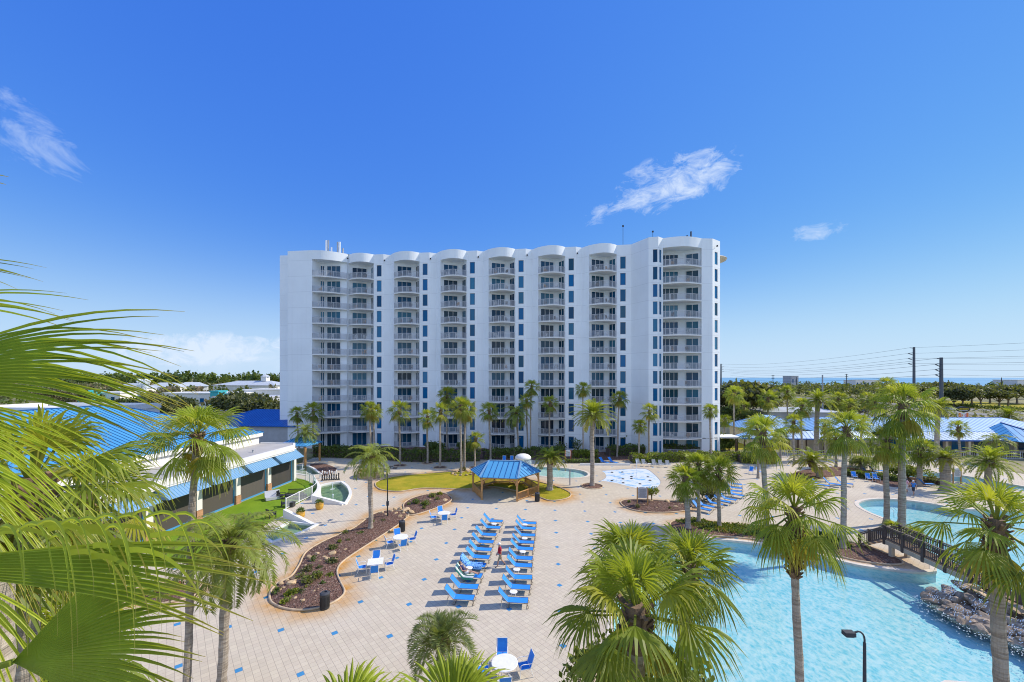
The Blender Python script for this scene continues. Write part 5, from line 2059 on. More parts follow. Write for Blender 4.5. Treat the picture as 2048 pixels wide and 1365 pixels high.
g.build('deck', MAT['wood_deck'], fb, world=True)
g = MB()
for a, b in ((LFT[1], LFT[2]), (RGT[1], RGT[2])):
    g.bar((a[0], a[1], a[2] - .18), (b[0], b[1], b[2] - .18), .12, .32)
g.bar((LFT[3][0], LFT[3][1], .5), (LFT[4][0], LFT[4][1], .5), .14, .4)
for (x_, y_) in ((29.1, 31.3), (30.3, 31.3), (28.9, 25.9), (30.1, 25.9)):
    g.box((x_ + .06, y_, .2), (.26, .26, 1.55))
g.build('beam', MAT['wall_beige'], fb, world=True)
for side in (LFT, RGT):
    for si_, (a, b) in enumerate(zip(side, side[1:])):
        a, b = Vector(a), Vector(b)
        g = MB()
        L = (b - a).length
        g.bar(a + UP * 1.05, b + UP * 1.05, .14, .06)
        g.bar(a + UP * .92, b + UP * .92, .05, .09)
        g.bar(a + UP * .14, b + UP * .14, .05, .09)
        n = int(L / .13)
        for i in range(n):
            p = a.lerp(b, (i + .5) / n)
            g.box((p.x, p.y, p.z + .53), (.04, .04, .8))
        g.build('railing', MAT['wood_dark'], fb, world=True)
        npst = max(1, round(L / 1.6))
        for i in range(1 if si_ else 0, npst + 1):
            p = a.lerp(b, i / npst)
            g = MB()
            g.box((p.x - .05 if side is LFT else p.x + .05, p.y, p.z + .38), (.14, .18, 1.5))
            g.build('post', MAT['wood_dark'], fb, world=True)

# ---- rocks
RK = random.Random(9)


def rock_mesh(name, m, r, seed):
    rnd = random.Random(seed)
    bm = bmesh.new()
    bmesh.ops.create_icosphere(bm, subdivisions=2, radius=1)
    sx, sy, sz = rnd.uniform(.8, 1.25), rnd.uniform(.7, 1.1), rnd.uniform(.5, .8)
    cuts = [(Vector((rnd.gauss(0, 1), rnd.gauss(0, 1), rnd.gauss(0, .8))).normalized(), rnd.uniform(.55, .85)) for _ in range(9)]
    for v_ in bm.verts:
        for n_, d_ in cuts:
            e = v_.co.dot(n_) - d_
            if e > 0:
                v_.co -= n_ * e
        v_.co += Vector((rnd.uniform(-.05, .05),) * 3)
        v_.co = Vector((v_.co.x * sx * r, v_.co.y * sy * r, v_.co.z * sz * r))
    me = bpy.data.meshes.new(name)
    bm.to_mesh(me)
    bm.free()
    me.materials.append(MAT[m])
    return me


RTAN = [rock_mesh('boulder', 'rock_tan', 1, s) for s in range(5)]
RGRY = [rock_mesh('rock', 'rock_grey', 1, s + 20) for s in range(6)]


def rock(px, py, size, label, group, pool=None, z=.08, pos=None):
    p = pos or G(px, py)
    me = (pool or RTAN)[RK.randrange(len(pool or RTAN))]
    o = bpy.data.objects.new('boulder', me)
    COL.objects.link(o)
    o.location = (p[0], p[1], (p[2] if pos else 0) + z + size * .25)
    o.rotation_euler = (RK.uniform(-.3, .3), RK.uniform(-.3, .3), RK.uniform(0, 6.28))
    o.scale = (size, size * RK.uniform(.75, 1.1), size * RK.uniform(.7, 1.1))
    tag(o, label, 'rock', group)
    return o


for (x_, y_, s_) in ((562, 1171, .24), (568, 1180, .2), (559, 1184, .2), (582, 1172, .33), (574, 1165, .18), (588, 1167, .22), (618, 1118, .27), (634, 1112, .24), (649, 1118, .22), (665, 1112, .33), (655, 1123, .3),
                  (628, 1188, .17), (591, 1202, .2), (606, 1206, .22), (636, 1184, .15), (690, 1104, .22), (612, 1135, .16), (670, 1125, .25), (640, 1126, .2), (586, 1161, .2), (630, 1155, .2)):
    rock(x_, y_, s_, 'small tan stone lying in the long mulch bed', 'stones in the long mulch bed')
for (x_, y_, s_) in ((790, 1021, .3), (799, 1021, .3), (812, 1023, .42), (823, 1027, .36), (806, 1029, .25), (763, 1029, .3), (772, 1033, .26), (792, 1031, .28), (800, 1036, .3), (783, 1025, .26), (813, 1036, .26), (860, 1003, .26), (890, 1003, .3), (868, 993, .25), (880, 990, .22), (845, 1013, .2)):
    rock(x_, y_, s_, 'rusty orange boulder where the two mulch beds meet', 'boulders where the mulch beds meet')
for (x_, y_, s_) in ((1300, 1005, .38), (1335, 1007, .42), (1312, 1019, .2), (1352, 1017, .28), (1320, 1012, .18), (1287, 1013, .2), (1362, 1011, .25)):
    rock(x_, y_, s_, 'tan stone in the mulch of the sign bed', 'stones in the sign bed')
for a in range(11):
    an = a * .571
    c_ = G(926, 949)
    rock(0, 0, .28, 'stone in the rock ring round the twin palms', 'rock ring round the twin palms', pos=(c_[0] + 1.5 * cos(an), c_[1] + 1.1 * sin(an), 0))
# waterfall island under the bridge
ISL = [(26.4, 26.0), (27.3, 26.3), (28.4, 25.6), (29.2, 24.8), (32.5, 24.4), (33, 18), (27.2, 18.2), (26.6, 20.5), (26.2, 23)]
g = MB()
g.prism([(p_[0] * .8 + 29.8 * .2, p_[1] * .86 + 22.2 * .14) for p_ in ISL], -.9, .12)
tag(g.build('rock_island', MAT['rock_grey'], loc=(0, 0, 0)), kind='structure')
for i in range(150):
    t_ = (i + RK.random()) / 150
    yy = 26.2 - 8.0 * t_
    off = [0, .35, .7, 1.0, 0.15][i % 5] + RK.uniform(-.1, .1)
    xx = 26.15 + .35 * sin(yy) + off * 2.2
    zz = -.22 + max(0, off) * .85 + RK.uniform(-.1, .15)
    o = rock(0, 0, RK.uniform(.26, .50), 'wet grey rock of the waterfall pile under the footbridge', 'waterfall rocks under the footbridge', RGRY, 0, (xx, yy, zz - .1))
    o.name = 'rock'
for i in range(16):
    yy = 25.2 - i * .45
    o = rock(0, 0, RK.uniform(.38, .55), 'flat tan capstone along the top of the waterfall rocks', 'capstones above the waterfall', RTAN, 0, (28.15 + .2 * sin(i * 1.7), yy, .78))
    o.scale.z = .16
    o.name = 'capstone'
# cascading water between the rocks
g = MB()
for i in range(900):
    t_ = RK.random()
    yy = 25.7 - 7.0 * t_
    band = .5 + .5 * sin(yy * 3.3)
    if RK.random() > band:
        continue
    off = RK.random()
    xx = 25.9 + .35 * sin(yy) + off * 2.0
    zz = -.06 + off * .95 + .18
    l_ = RK.uniform(.03, .12)
    g.bar((xx, yy, zz), (xx - l_ * .6, yy + RK.uniform(-.03, .03), zz - l_ * .7), RK.uniform(.012, .03), .012)
tag(g.build('waterfall', MAT['water_spray']), kind='stuff')
g = MB()
for i in range(420):
    yy = RK.uniform(18.5, 26)
    xx = 25.9 + .35 * sin(yy) - abs(RK.gauss(0, .7))
    s_ = RK.uniform(.01, .035)
    g.box((xx, yy, -.115), (s_, s_ * RK.uniform(1, 3), .012), RK.uniform(0, 3))
tag(g.build('pool_foam', MAT['water_spray']), kind='stuff')
# ------------------------------------------------------------------ furniture


def make_lounger():
    t = thing('sun_lounger', (0, 0, 0), 'blue sling sun lounger', 'sun lounger', 0, 'loungers in the two rows')
    g = MB()
    n = 8
    for i in range(n):
        a, b = -1.24 + 1.22 * i / n, -1.24 + 1.22 * (i + 1) / n
        za, zb = .355 - .02 * sin(pi * i / n), .355 - .02 * sin(pi * (i + 1) / n)
        g.add([(a, -.31, za), (b, -.31, zb), (b, .31, zb), (a, .31, za), (a, -.31, za - .015), (b, -.31, zb - .015), (b, .31, zb - .015), (a, .31, za - .015)],
              ((0, 1, 2, 3), (7, 6, 5, 4), (0, 4, 5, 1), (3, 2, 6, 7)))
    g.build('seat', MAT['sling_blue'], t)
    g = MB()
    P = [(-1.25 - .56 * f, .36 + .62 * f - .03 * sin(pi * f)) for f in (0, .25, .5, .75, 1)]
    for (xa, za), (xb, zb) in zip(P, P[1:]):
        g.add([(xa, -.31, za), (xb, -.31, zb), (xb, .31, zb), (xa, .31, za), (xa - .012, -.31, za - .012), (xb - .012, -.31, zb - .012), (xb - .012, .31, zb - .012), (xa - .012, .31, za - .012)],
              ((3, 2, 1, 0), (4, 5, 6, 7), (0, 1, 5, 4), (2, 3, 7, 6), (1, 2, 6, 5)))
    g.build('backrest', MAT['sling_blue'], t)
    g = MB()
    for y in (-.325, .325):
        g.tube([(-1.27, y, .35), (-.03, y, .35)], .017, 6)
        g.tube([(-1.25, y, .36), (-1.82, y, .985)], .017, 6)
    g.tube([(-1.82, -.325, .985), (-1.82, .325, .985)], .017, 6)
    g.tube([(-.03, -.325, .35), (-.03, .325, .35)], .017, 6)
    g.build('frame', MAT['frame_bronze'], t)
    for x0, x1 in ((-.10, .04), (-1.12, -1.30)):
        g = MB()
        g.tube([(x0, -.325, .35), (x1, -.325, .06), (x1 + (.12 if x0 < -1 else -.12), -.325, .018), (x1 + (.12 if x0 < -1 else -.12), .325, .018), (x1, .325, .06), (x0, .325, .35)], .016, 6)
        g.build('leg', MAT['frame_bronze'], t)
    g = MB()
    g.tube([(-1.55, -.30, .70), (-1.62, -.30, .30), (-1.62, .30, .30), (-1.55, .30, .70)], .012, 6)
    g.build('back_strut', MAT['frame_bronze'], t)
    return t


LOUNGER = make_lounger()
lounger_used = [False]


def put_lounger(foot, head, label, group=None, rz=None):
    """foot end and head end seen as ground bearings at seat and back height"""
    p = G(*foot, .35)
    if rz is None:
        h = G(*head, .95)
        rz = atan2(p[1] - h[1], p[0] - h[0])
    if lounger_used[0]:
        o = dup(LOUNGER, (p[0], p[1], 0), rz, label)
    else:
        lounger_used[0] = True
        o = LOUNGER
        o.location = (p[0], p[1], 0)
        o.rotation_euler = (0, 0, rz)
        o['label'] = label
    if group:
        o['group'] = group
    return o


def zr7(x, y):
    return (660 + .27344 * x, 860 + .27344 * y)


NTH = ['farthest', 'second', 'third', 'fourth', 'fifth', 'sixth', 'seventh', 'eighth', 'ninth', 'nearest']
RF = [(1512, 682), (1507, 722), (1505, 770), (1497, 822), (1490, 871), (1485, 940), (1482, 993), (1482, 1078), (1468, 1152), (1452, 1248)]
LF = [(1265, 669), (1248, 715), (1218, 768), (1200, 820), (1185, 875), (1170, 932), (1142, 990), (1115, 1068), (1088, 1147), (1058, 1227)]
ROWA = radians(-6)
for i, p in enumerate(RF):
    put_lounger(zr7(*p), None, 'blue lounger of the right deck row, %s' % (NTH[i] + ' one' if i in (0, 9) else NTH[i] + ' from the far end'), rz=ROWA + PR.uniform(-.055, .055))
LL = []
for i, p in enumerate(LF):
    extra_ = {6: ', under a patterned towel', 7: ', woman lying on it'}.get(i, '')
    LL.append(put_lounger(zr7(*p), None, 'blue lounger of the left deck row, %s%s' % (NTH[i] + ' one' if i in (0, 9) else NTH[i] + ' from the far end', extra_), rz=ROWA + PR.uniform(-.055, .055)))
# towels on two loungers
k = nodes_mat('towel_pattern')
oc = k.node('ShaderNodeTexCoord').outputs['Object']
vo = k.node('ShaderNodeTexVoronoi', feature='DISTANCE_TO_EDGE')
vo.inputs['Scale'].default_value = 9
k.set(vo.inputs['Vector'], oc)
c = k.mix(k.m('LESS_THAN', vo.outputs['Distance'], .14), (.02, .10, .42), (.22, .50, .85))
finish(k, c, .9, k.noise(oc, 20, 3), .5)
k = nodes_mat('towel_striped')
oc = k.node('ShaderNodeTexCoord').outputs['Object']
x, y, z = k.xyz(oc)
c = k.mix(k.m('LESS_THAN', k.m('FRACT', k.m('MULTIPLY', y, 4.2)), .5), (.70, .74, .72), (.04, .26, .17))
finish(k, c, .9, k.noise(oc, 30, 3), .5)


def towel(lounger, m, label, x1, xs=-1.83):
    o = thing('beach_towel', lounger.location, label, 'towel', lounger.rotation_euler[2])
    bpy.data.objects.remove(o)
    g = MB()
    rnd = random.Random(3)
    prof = [(-1.86, .80)] + [(-1.83 + .58 * f, 1.0 - .62 * f + .02) for f in (0, .2, .4, .6, .8, 1)] + [(-1.25 + (x1 + 1.25) * f, .385) for f in (.2, .4, .6, .8, 1)]
    W = [-.40, -.36, -.33, -.2, 0, .2, .33, .36, .40]
    D = [-.20, -.09, 0, .0, .0, .0, 0, -.09, -.20]
    vs, fs = [], []
    for (px_, pz_) in prof:
        for w_, d_ in zip(W, D):
            vs.append((px_ + rnd.uniform(-.012, .012), w_, pz_ + d_ + rnd.uniform(.0, .016)))
    nw = len(W)
    for i in range(len(prof) - 1):
        for j in range(nw - 1):
            fs.append((i * nw + j, i * nw + j + 1, (i + 1) * nw + j + 1, (i + 1) * nw + j))
    g.add(vs, fs)
    o = g.build('beach_towel', MAT[m], smooth=True)
    o.location = lounger.location
    o.rotation_euler = lounger.rotation_euler
    tag(o, label, 'towel')


towel(LL[6], 'towel_pattern', 'dark blue towel with pale pattern spread over a lounger', -.25)
towel(LL[7], 'towel_striped', 'green and white striped towel under the lying woman', -.55)


def side_table(px, py, label):
    p = G(px, py, .42)
    t = thing('side_table', (p[0], p[1], 0), label, 'side table', 0, 'small white tables between the loungers')
    g = MB()
    g.lathe((0, 0, .39), [(.24, 0), (.25, .012), (.25, .03), (.235, .04)], 20)
    g.build('table_top', MAT['plastic_white'], t)
    for i in range(4):
        a = pi / 4 + i * pi / 2
        g = MB()
        g.tube([(.17 * cos(a), .17 * sin(a), .39), (.2 * cos(a), .2 * sin(a), 0)], .014, 6)
        g.build('leg', MAT['plastic_white'], t)


for i, (p, lab) in enumerate([((1342, 1183), 'beside the nearest lounger of the right row'), ((1365, 1020), 'next to the third nearest lounger of the right row'), ((1410, 890), 'between the right row loungers level with the red shirt man'),
                              ((1423, 792), 'midway along the right lounger row'), ((1425, 692), 'by the far end of the right lounger row'), ((1200, 687), 'by the far end of the left lounger row'), ((1018, 1008), 'between the towel lounger and the lying woman')]):
    side_table(*zr7(*p), 'small round white table ' + lab)


def make_chair(sling, framem):
    t = thing('patio_chair', (0, 0, 0), 'patio chair', 'chair')
    g = MB()
    g.box((0, .02, .42), (.48, .46, .022))
    g.build('seat', MAT[sling], t)
    g = MB()
    g.add([(-.24, -.21, .44), (.24, -.21, .44), (.24, -.40, .98), (-.24, -.40, .98), (-.24, -.225, .44), (.24, -.225, .44), (.24, -.415, .98), (-.24, -.415, .98)],
          ((0, 1, 2, 3), (7, 6, 5, 4), (0, 4, 5, 1), (1, 5, 6, 2), (2, 6, 7, 3), (3, 7, 4, 0)))
    g.build('backrest', MAT[sling], t)
    for sx in (-.27, .27):
        g = MB()
        g.tube([(sx, .30, 0), (sx, .25, .62), (sx, .15, .655), (sx, -.28, .64)], .016, 6)
        g.tube([(sx, -.36, 0), (sx, -.22, .42), (sx, -.41, 1.0)], .016, 6)
        g.tube([(sx, .26, .42), (sx, -.22, .42)], .014, 6)
        g.build('side_frame', MAT[framem], t)
    g = MB()
    g.tube([(-.27, -.41, 1.0), (.27, -.41, 1.0)], .015, 6)
    g.tube([(-.27, .26, .41), (.27, .26, .41)], .013, 6)
    g.build('cross_bar', MAT[framem], t)
    return t


CH_B = make_chair('sling_blue', 'plastic_white')
CH_G = make_chair('grey_metal', 'plastic_white')
used = {CH_B.name: False, CH_G.name: False}


def put_chair(proto, x, y, rz, label, group):
    if used[proto.name]:
        o = dup(proto, (x, y, 0), rz, label)
    else:
        used[proto.name] = True
        o = proto
        o.location = (x, y, 0)
        o.rotation_euler = (0, 0, rz)
        o['label'] = label
    o['group'] = group
    return o


SIDE = {0: 'right side', 1: 'far side', 2: 'left side', 3: 'near side'}


def dining(px, py, where, square=False, az0=0.1, skip=(), r=.61):
    p = G(px, py, .73)
    t = thing('patio_table', (p[0], p[1], 0), '%s white patio table %s' % ('square' if square else 'round', where), 'table', az0, 'patio tables with blue chairs')
    g = MB()
    if square:
        g.box((0, 0, .715), (1.05, 1.05, .03))
        g.box((0, 0, .69), (.98, .98, .03))
    else:
        g.lathe((0, 0, .69), [(r - .03, 0), (r, .01), (r, .035), (r - .02, .045)], 32)
    g.build('table_top', MAT['plastic_white'], t)
    for i in range(4):
        a = pi / 4 + i * pi / 2
        g = MB()
        g.tube([(.38 * cos(a), .38 * sin(a), .69), (.22 * cos(a), .22 * sin(a), .3), (.36 * cos(a), .36 * sin(a), 0)], .018, 6)
        g.build('leg', MAT['plastic_white'], t)
    for i in range(4):
        if i in skip:
            continue
        a = az0 + i * pi / 2 + PR.uniform(-.15, .15)
        d = .92 + PR.uniform(-.06, .10)
        put_chair(CH_B, p[0] + cos(a) * d, p[1] + sin(a) * d, a + pi / 2 + PR.uniform(-.2, .2), 'blue chair on %s of the %s table %s' % (SIDE[i], 'square' if square else 'round', where), 'blue chairs round the patio tables')


dining(888, 1026, 'near the gazebo', az0=.35)
dining(801, 1073.5, 'by the bin', az0=.4)
dining(751, 1123, 'in the bend of the mulch bed', True, .25)
dining(1009.3, 1325, 'under the bottom edge palms', az0=.15)
for (x_, y_, a_, lab) in ((1008.5, 925, pi, 'left one of two blue chairs in shade beside the mushroom fountain'), (1023.6, 925, pi, 'right one of two blue chairs in shade beside the mushroom fountain'),
                          (1738, 963, 2.9, 'blue armchair facing the deck by the low hedge, left of two'), (1753, 964, 3.0, 'blue armchair facing the deck by the low hedge, right of two'),
                          (1709, 959, 2.8, 'blue armchair nearest the yellow green date palm'), (1502, 948, 2.4, 'blue chair at the far corner behind the slim palm, left'), (1520, 950, 3.6, 'blue chair at the far corner behind the slim palm, right'),
                          (1467, 941, 1.0, 'blue chair alone against the lit hedge')):
    p = G(x_, y_)
    put_chair(CH_B, p[0], p[1], a_, lab, 'single blue chairs along the hedges')
for i, x_ in enumerate((1276.6, 1288.5, 1309, 1322, 1336.6)):
    p = G(x_, 932 + i * .8)
    put_chair(CH_G, p[0], p[1], pi + .1, 'grey armchair with white frame before the hedge, %s of five' % ['first from left', 'second from left', 'middle one', 'fourth from left', 'last on the right'][i], 'grey armchairs before the hedge')
p = G(1299, 933)
t = thing('side_table', (p[0], p[1], 0), 'small white table between the grey armchairs', 'side table')
g = MB()
g.box((0, 0, .42), (.5, .45, .04))
g.build('table_top', MAT['plastic_white'], t)
for sx in (-.2, .2):
    for sy in (-.17, .17):
        g = MB()
        g.box((sx, sy, .2), (.035, .035, .4))
        g.build('leg', MAT['plastic_white'], t)


def zr8(x, y):
    return (1160 + .27344 * x, 860 + .27344 * y)


for i, p in enumerate([(960, 588), (985, 565), (1050, 548), (1103, 530), (1148, 515), (1203, 483), (1188, 452), (1190, 428), (1188, 400)]):
    put_lounger(zr8(*p), None, 'blue lounger, angled row right of the sign bed, %s' % ['nearest', 'second', 'third', 'fourth', 'middle one', 'sixth', 'seventh', 'eighth', 'farthest one'][i], 'loungers right of the sign bed', radians(-44) + (i > 5) * .35)
for p, rz, lab in (((1218, 926), -.9, 'blue lounger at the kerb wall behind the splash pad, left'), ((1236, 926), -.9, 'blue lounger at the kerb wall behind the splash pad, right'),
                   ((1683, 970), -.75, 'pale blue lounger behind the shaggy pool palm, left one'), ((1707, 969), -.75, 'pale blue lounger beside the tall smooth palm'), ((1660, 972), -.75, 'pale blue lounger half hidden by the front palm crown'),
                   ((1757, 946), -.3, 'blue lounger before the round shrub near the lap pool, front'), ((1768, 942), -.3, 'blue lounger before the round shrub near the lap pool, rear'), ((1868, 968), -.1, 'single blue lounger beside the lap pool rocks')):
    put_lounger(p, None, lab, 'loungers scattered round the deck', rz)

# black lounge set on the turf
t = thing('sofa', (*G(589, 997)[:2], 0), 'black metal slatted sofa with three seats on the turf', 'sofa', radians(6))
g = MB()
for sx in (-.85, .85):
    g.box((sx, 0, .3), (.08, .75, .6))
g.bar((-.85, .35, .95), (.85, .35, .95), .06, .08)
g.bar((-.85, .35, .5), (.85, .35, .5), .05, .05)
for i in range(25):
    g.bar((-.8 + i * .0667, .34, .42), (-.8 + i * .0667, .37, .95), .035, .02)
g.build('frame', MAT['dark_metal'], t)
g = MB()
for i in range(3):
    g.box((-.55 + i * .55, -.02, .38), (.53, .66, .14))
g.build('cushion', MAT['cloth_dark'], t)
for i, (x_, y_, lab) in enumerate(((606, 998, 'black cube table at the right end of the sofa'), (583, 1014, 'black cube table near the white railing'))):
    p = G(x_, y_)
    g = MB()
    g.box((0, 0, .24), (.55, .55, .44))
    g.box((0, 0, .48), (.6, .6, .05))
    tag(g.build('cube_table', MAT['dark_metal'], loc=(0, 0, 0)), lab, 'side table').location = (p[0], p[1], 0)
for (x_, y_, rz, lab) in ((562, 998, 1.6, 'black armchair at the left end of the sofa'), (570, 1014, .6, 'black armchair with its back to the white railing'), (542, 1036, 2.6, 'black armchair half hidden by the feathery palm')):
    p = G(x_, y_)
    t = thing('armchair', (p[0], p[1], 0), lab, 'armchair', rz)
    g = MB()
    for sx in (-.32, .32):
        g.box((sx, 0, .31), (.06, .68, .05))
        g.box((sx, -.3, .3), (.06, .06, .6))
        g.box((sx, .3, .3), (.06, .06, .6))
        g.box((sx, 0, .6), (.08, .7, .04))
    for i in range(9):
        g.bar((-.28 + i * .07, .3, .4), (-.28 + i * .07, .36, .9), .03, .02)
    g.bar((-.3, .36, .9), (.3, .36, .9), .05)
    g.build('frame', MAT['dark_metal'], t)
    g = MB()
    g.box((0, 0, .40), (.56, .6, .12))
    g.build('cushion', MAT['cloth_dark'], t)
t = thing('daybed', (*G(546, 1000)[:2], 0), 'pale grey lounge seat on the turf before the shaded screens', 'lounge seat', .7)
g = MB()
g.box((0, 0, .22), (1.5, .75, .30))
g.build('base', MAT['sign_panel'], t)
g = MB()
g.add([(-.75, .30, .37), (.75, .30, .37), (.75, .55, .95), (-.75, .55, .95), (-.75, .40, .37), (.75, .40, .37), (.75, .62, .95), (-.75, .62, .95)],
      ((0, 1, 2, 3), (7, 6, 5, 4), (0, 4, 5, 1), (1, 5, 6, 2), (2, 6, 7, 3), (3, 7, 4, 0)))
g.build('backrest', MAT['sign_panel'], t)

# bins
for (x_, y_, lab) in ((649.5, 1217, 'dark round litter bin at the near end of the long mulch bed'), (804, 1063, 'dark litter bin behind the round table at the mulch bed'), (1074.5, 1003, 'dark litter bin at the right post of the gazebo')):
    p = G(x_, y_)
    t = thing('litter_bin', (p[0], p[1], 0), lab, 'bin', 0, 'dark litter bins on the deck')
    g = MB()
    g.lathe((0, 0, 0), [(.24, 0), (.275, .03), (.275, .12), (.262, .13), (.262, .74), (.275, .75), (.275, .86)], 24)
    for i in range(24):
        a = i * pi / 12
        g.box((.268 * cos(a), .268 * sin(a), .44), (.02, .03, .62), a)
    g.build('body', MAT['dark_metal'], t)
    g = MB()
    g.lathe((0, 0, .86), [(.285, 0), (.285, .05), (.22, .11), (.13, .125), (.12, .06), (.02, .05)], 24)
    g.build('lid', MAT['cloth_dark'], t)

# flower pots
for (x_, y_, s_, lab) in ((639, 1019, 1.0, 'glazed yellow pot with a green shrub at the pond ramp'), (601, 1038, 1.0, 'glazed yellow pot with a green shrub before the white railing'),):
    p = G(x_, y_)
    t = thing('flower_pot', (p[0], p[1], 0), lab, 'flower pot', 0, 'yellow pots by the terrace')
    g = MB()
    g.lathe((0, 0, 0), [(.24, 0), (.32, .1), (.40, .32), (.41, .48), (.36, .58), (.40, .62), (.40, .66), (.34, .66), (.32, .58), (.02, .57)], 22)
    g.build('pot', MAT['terracotta'], t, smooth=True)
    g = MB()
    rnd = random.Random(int(x_))
    for i in range(260):
        a, b = rnd.uniform(0, 2 * pi), rnd.uniform(.1, 1.3)
        r_ = rnd.uniform(.18, .42)
        c0 = Vector((cos(a) * cos(b) * r_, sin(a) * cos(b) * r_, .62 + sin(b) * r_ * 1.15))
        d = (c0 - Vector((0, 0, .5))).normalized()
        s__ = d.cross(Vector((rnd.uniform(-1, 1), rnd.uniform(-1, 1), rnd.uniform(-1, 1)))).normalized() * .03
        cc = lerp3((.03, .09, .015), (.10, .20, .03), rnd.random())
        g.add((c0 - s__, c0 + d * .14, c0 + s__), ((0, 1, 2),), cc)
    g.build('shrub', MAT['leaf'], t)
p = G(742, 953)
t = thing('stone_planter', (p[0], p[1], 0), 'round tan stone planter with yellow flowers behind the feathery palm', 'planter')
g = MB()
g.lathe((0, 0, 0), [(1.75, 0), (1.8, .1), (1.75, .7), (1.85, .75), (1.85, .85), (1.5, .85), (1.45, .7), (.1, .72)], 28)
g.build('ring', MAT['rock_tan'], t)
g = MB()
rnd = random.Random(8)
for i in range(420):
    a, r_ = rnd.uniform(0, 2 * pi), 1.4 * sqrt(rnd.random())
    c0 = Vector((r_ * cos(a), r_ * sin(a), .72))
    d = Vector((rnd.uniform(-.4, .4), rnd.uniform(-.4, .4), 1)).normalized()
    s__ = Vector((cos(a * 7), sin(a * 7), 0)) * .06
    g.add((c0 - s__, c0 + d * rnd.uniform(.15, .4), c0 + s__), ((0, 1, 2),), lerp3((.30, .26, .02), (.10, .16, .02), rnd.random()))
g.build('flowers', MAT['leaf'], t)

# giant chess set by the pond
def chess_mesh(m, h):
    g = MB()
    g.lathe((0, 0, 0), [(.16, 0), (.17, .05), (.12, .10), (.075, .2), (.065, h * .62), (.11, h * .66), (.06, h * .7), (.10, h * .82), (.08, h * .95), (.02, h)], 12)
    o = g.build('chess_piece', MAT[m], smooth=True)
    me = o.data
    bpy.data.objects.remove(o)
    return me


cwm, cbm = chess_mesh('plastic_white', .85), chess_mesh('dark_metal', .75)
for i in range(8):
    for me, y0, lab in ((cwm, 957, 'white giant chess piece in the back row by the pond'), (cbm, 961.5, 'black giant chess piece in the front row by the pond')):
        p = G(640 + i * 4.7 + (y0 - 957), y0 - i * .25)
        o = bpy.data.objects.new('chess_piece', me)
        COL.objects.link(o)
        o.location = (p[0], p[1], 0.0)
        o.scale = (1, 1, 1 + .12 * ((i * 5) % 3))
        tag(o, lab, 'chess piece', 'white chess pieces' if me is cwm else 'black chess pieces')

# lamp posts
def lamp_post(x, y, h, label, arms, m='dark_metal', fixture=None):
    t = thing('lamp_post', (x, y, 0), label, 'lamp post')
    g = MB()
    g.lathe((0, 0, 0), [(.12, 0), (.12, .12), (.07, .18), (.06, h * .5), (.045, h)], 10)
    g.build('pole', MAT[m], t)
    for (dx_, dy_, up_, hd) in arms:
        g = MB()
        if hd == 'gooseneck':
            pts = [(0, 0, h - .05), (0, 0, h + .10)] + [(dx_ * .5 * (1 - cos(a)), dy_ * .5 * (1 - cos(a)), h + .10 + .28 * sin(a)) for a in (.4, .8, 1.2, 1.6, 2.0)] + [(dx_, dy_, h + .30)]
            g.tube(pts, .03, 8)
        else:
            g.tube([(0, 0, h - .1), (dx_ * .5, dy_ * .5, h + up_ * .7), (dx_, dy_, h + up_)], .025, 6)
        a_ = g.build('arm', MAT[m], t)
        g = MB()
        if hd == 'gooseneck':
            g.box((dx_ * 1.25, dy_ * 1.25, h + .30), (.34, .22, .14), atan2(dy_, dx_))
            g.box((dx_ * 1.25, dy_ * 1.25, h + .215), (.26, .16, .03), atan2(dy_, dx_))
        else:
            g.box((dx_ * 1.1, dy_ * 1.1, h + up_), (.42, .30, .09), atan2(dy_, dx_))
        g.build('lamp_head', MAT[m], a_)
    return t


p = G(775, 1036)
lp = lamp_post(p[0], p[1], 4.75, 'black lamp post with four square heads in the mulch bed', [(.65, .1, .12, 'box'), (-.6, -.1, .12, 'box'), (.1, .6, .12, 'box'), (-.1, -.6, .12, 'box')])
g = MB()
g.box((0.05, -.12, 1.45), (.22, .18, .42))
g.build('control_box', MAT['cloth_dark'], lp)
p = G(1028, 932)
lamp_post(p[0], p[1], 4.3, 'dark lamp post with two short arms by the mushroom fountain', [(.8, 0, .05, 'box'), (-.8, 0, .05, 'box')])
p = G(1420, 930)
lamp_post(p[0], p[1], 4.15, 'dark lamp post with wide flat heads at the right hotel corner', [(.9, .1, .05, 'box'), (-.9, -.1, .05, 'box')])
lamp_post(12.2, 14.1, 4.62, 'grey lamp post with gooseneck head at the near pool edge', [(-.42, .02, 0, 'gooseneck')], 'cloth_dark')
p = G(1139.7, 971)
t = thing('shower_post', (p[0], p[1], 0), 'slim grey shower post standing on the deck right of the stubby palm', 'post')
g = MB()
g.box((0, 0, 1.0), (.13, .13, 2.0))
g.box((0, 0, 2.02), (.2, .2, .04))
g.build('post', MAT['grey_metal'], t)
g = MB()
g.tube([(0, 0, 1.9), (.12, -.1, 2.0), (.2, -.18, 1.92)], .02, 6)
g.build('shower_head', MAT['grey_metal'], t)
p = G(1136, 1010)
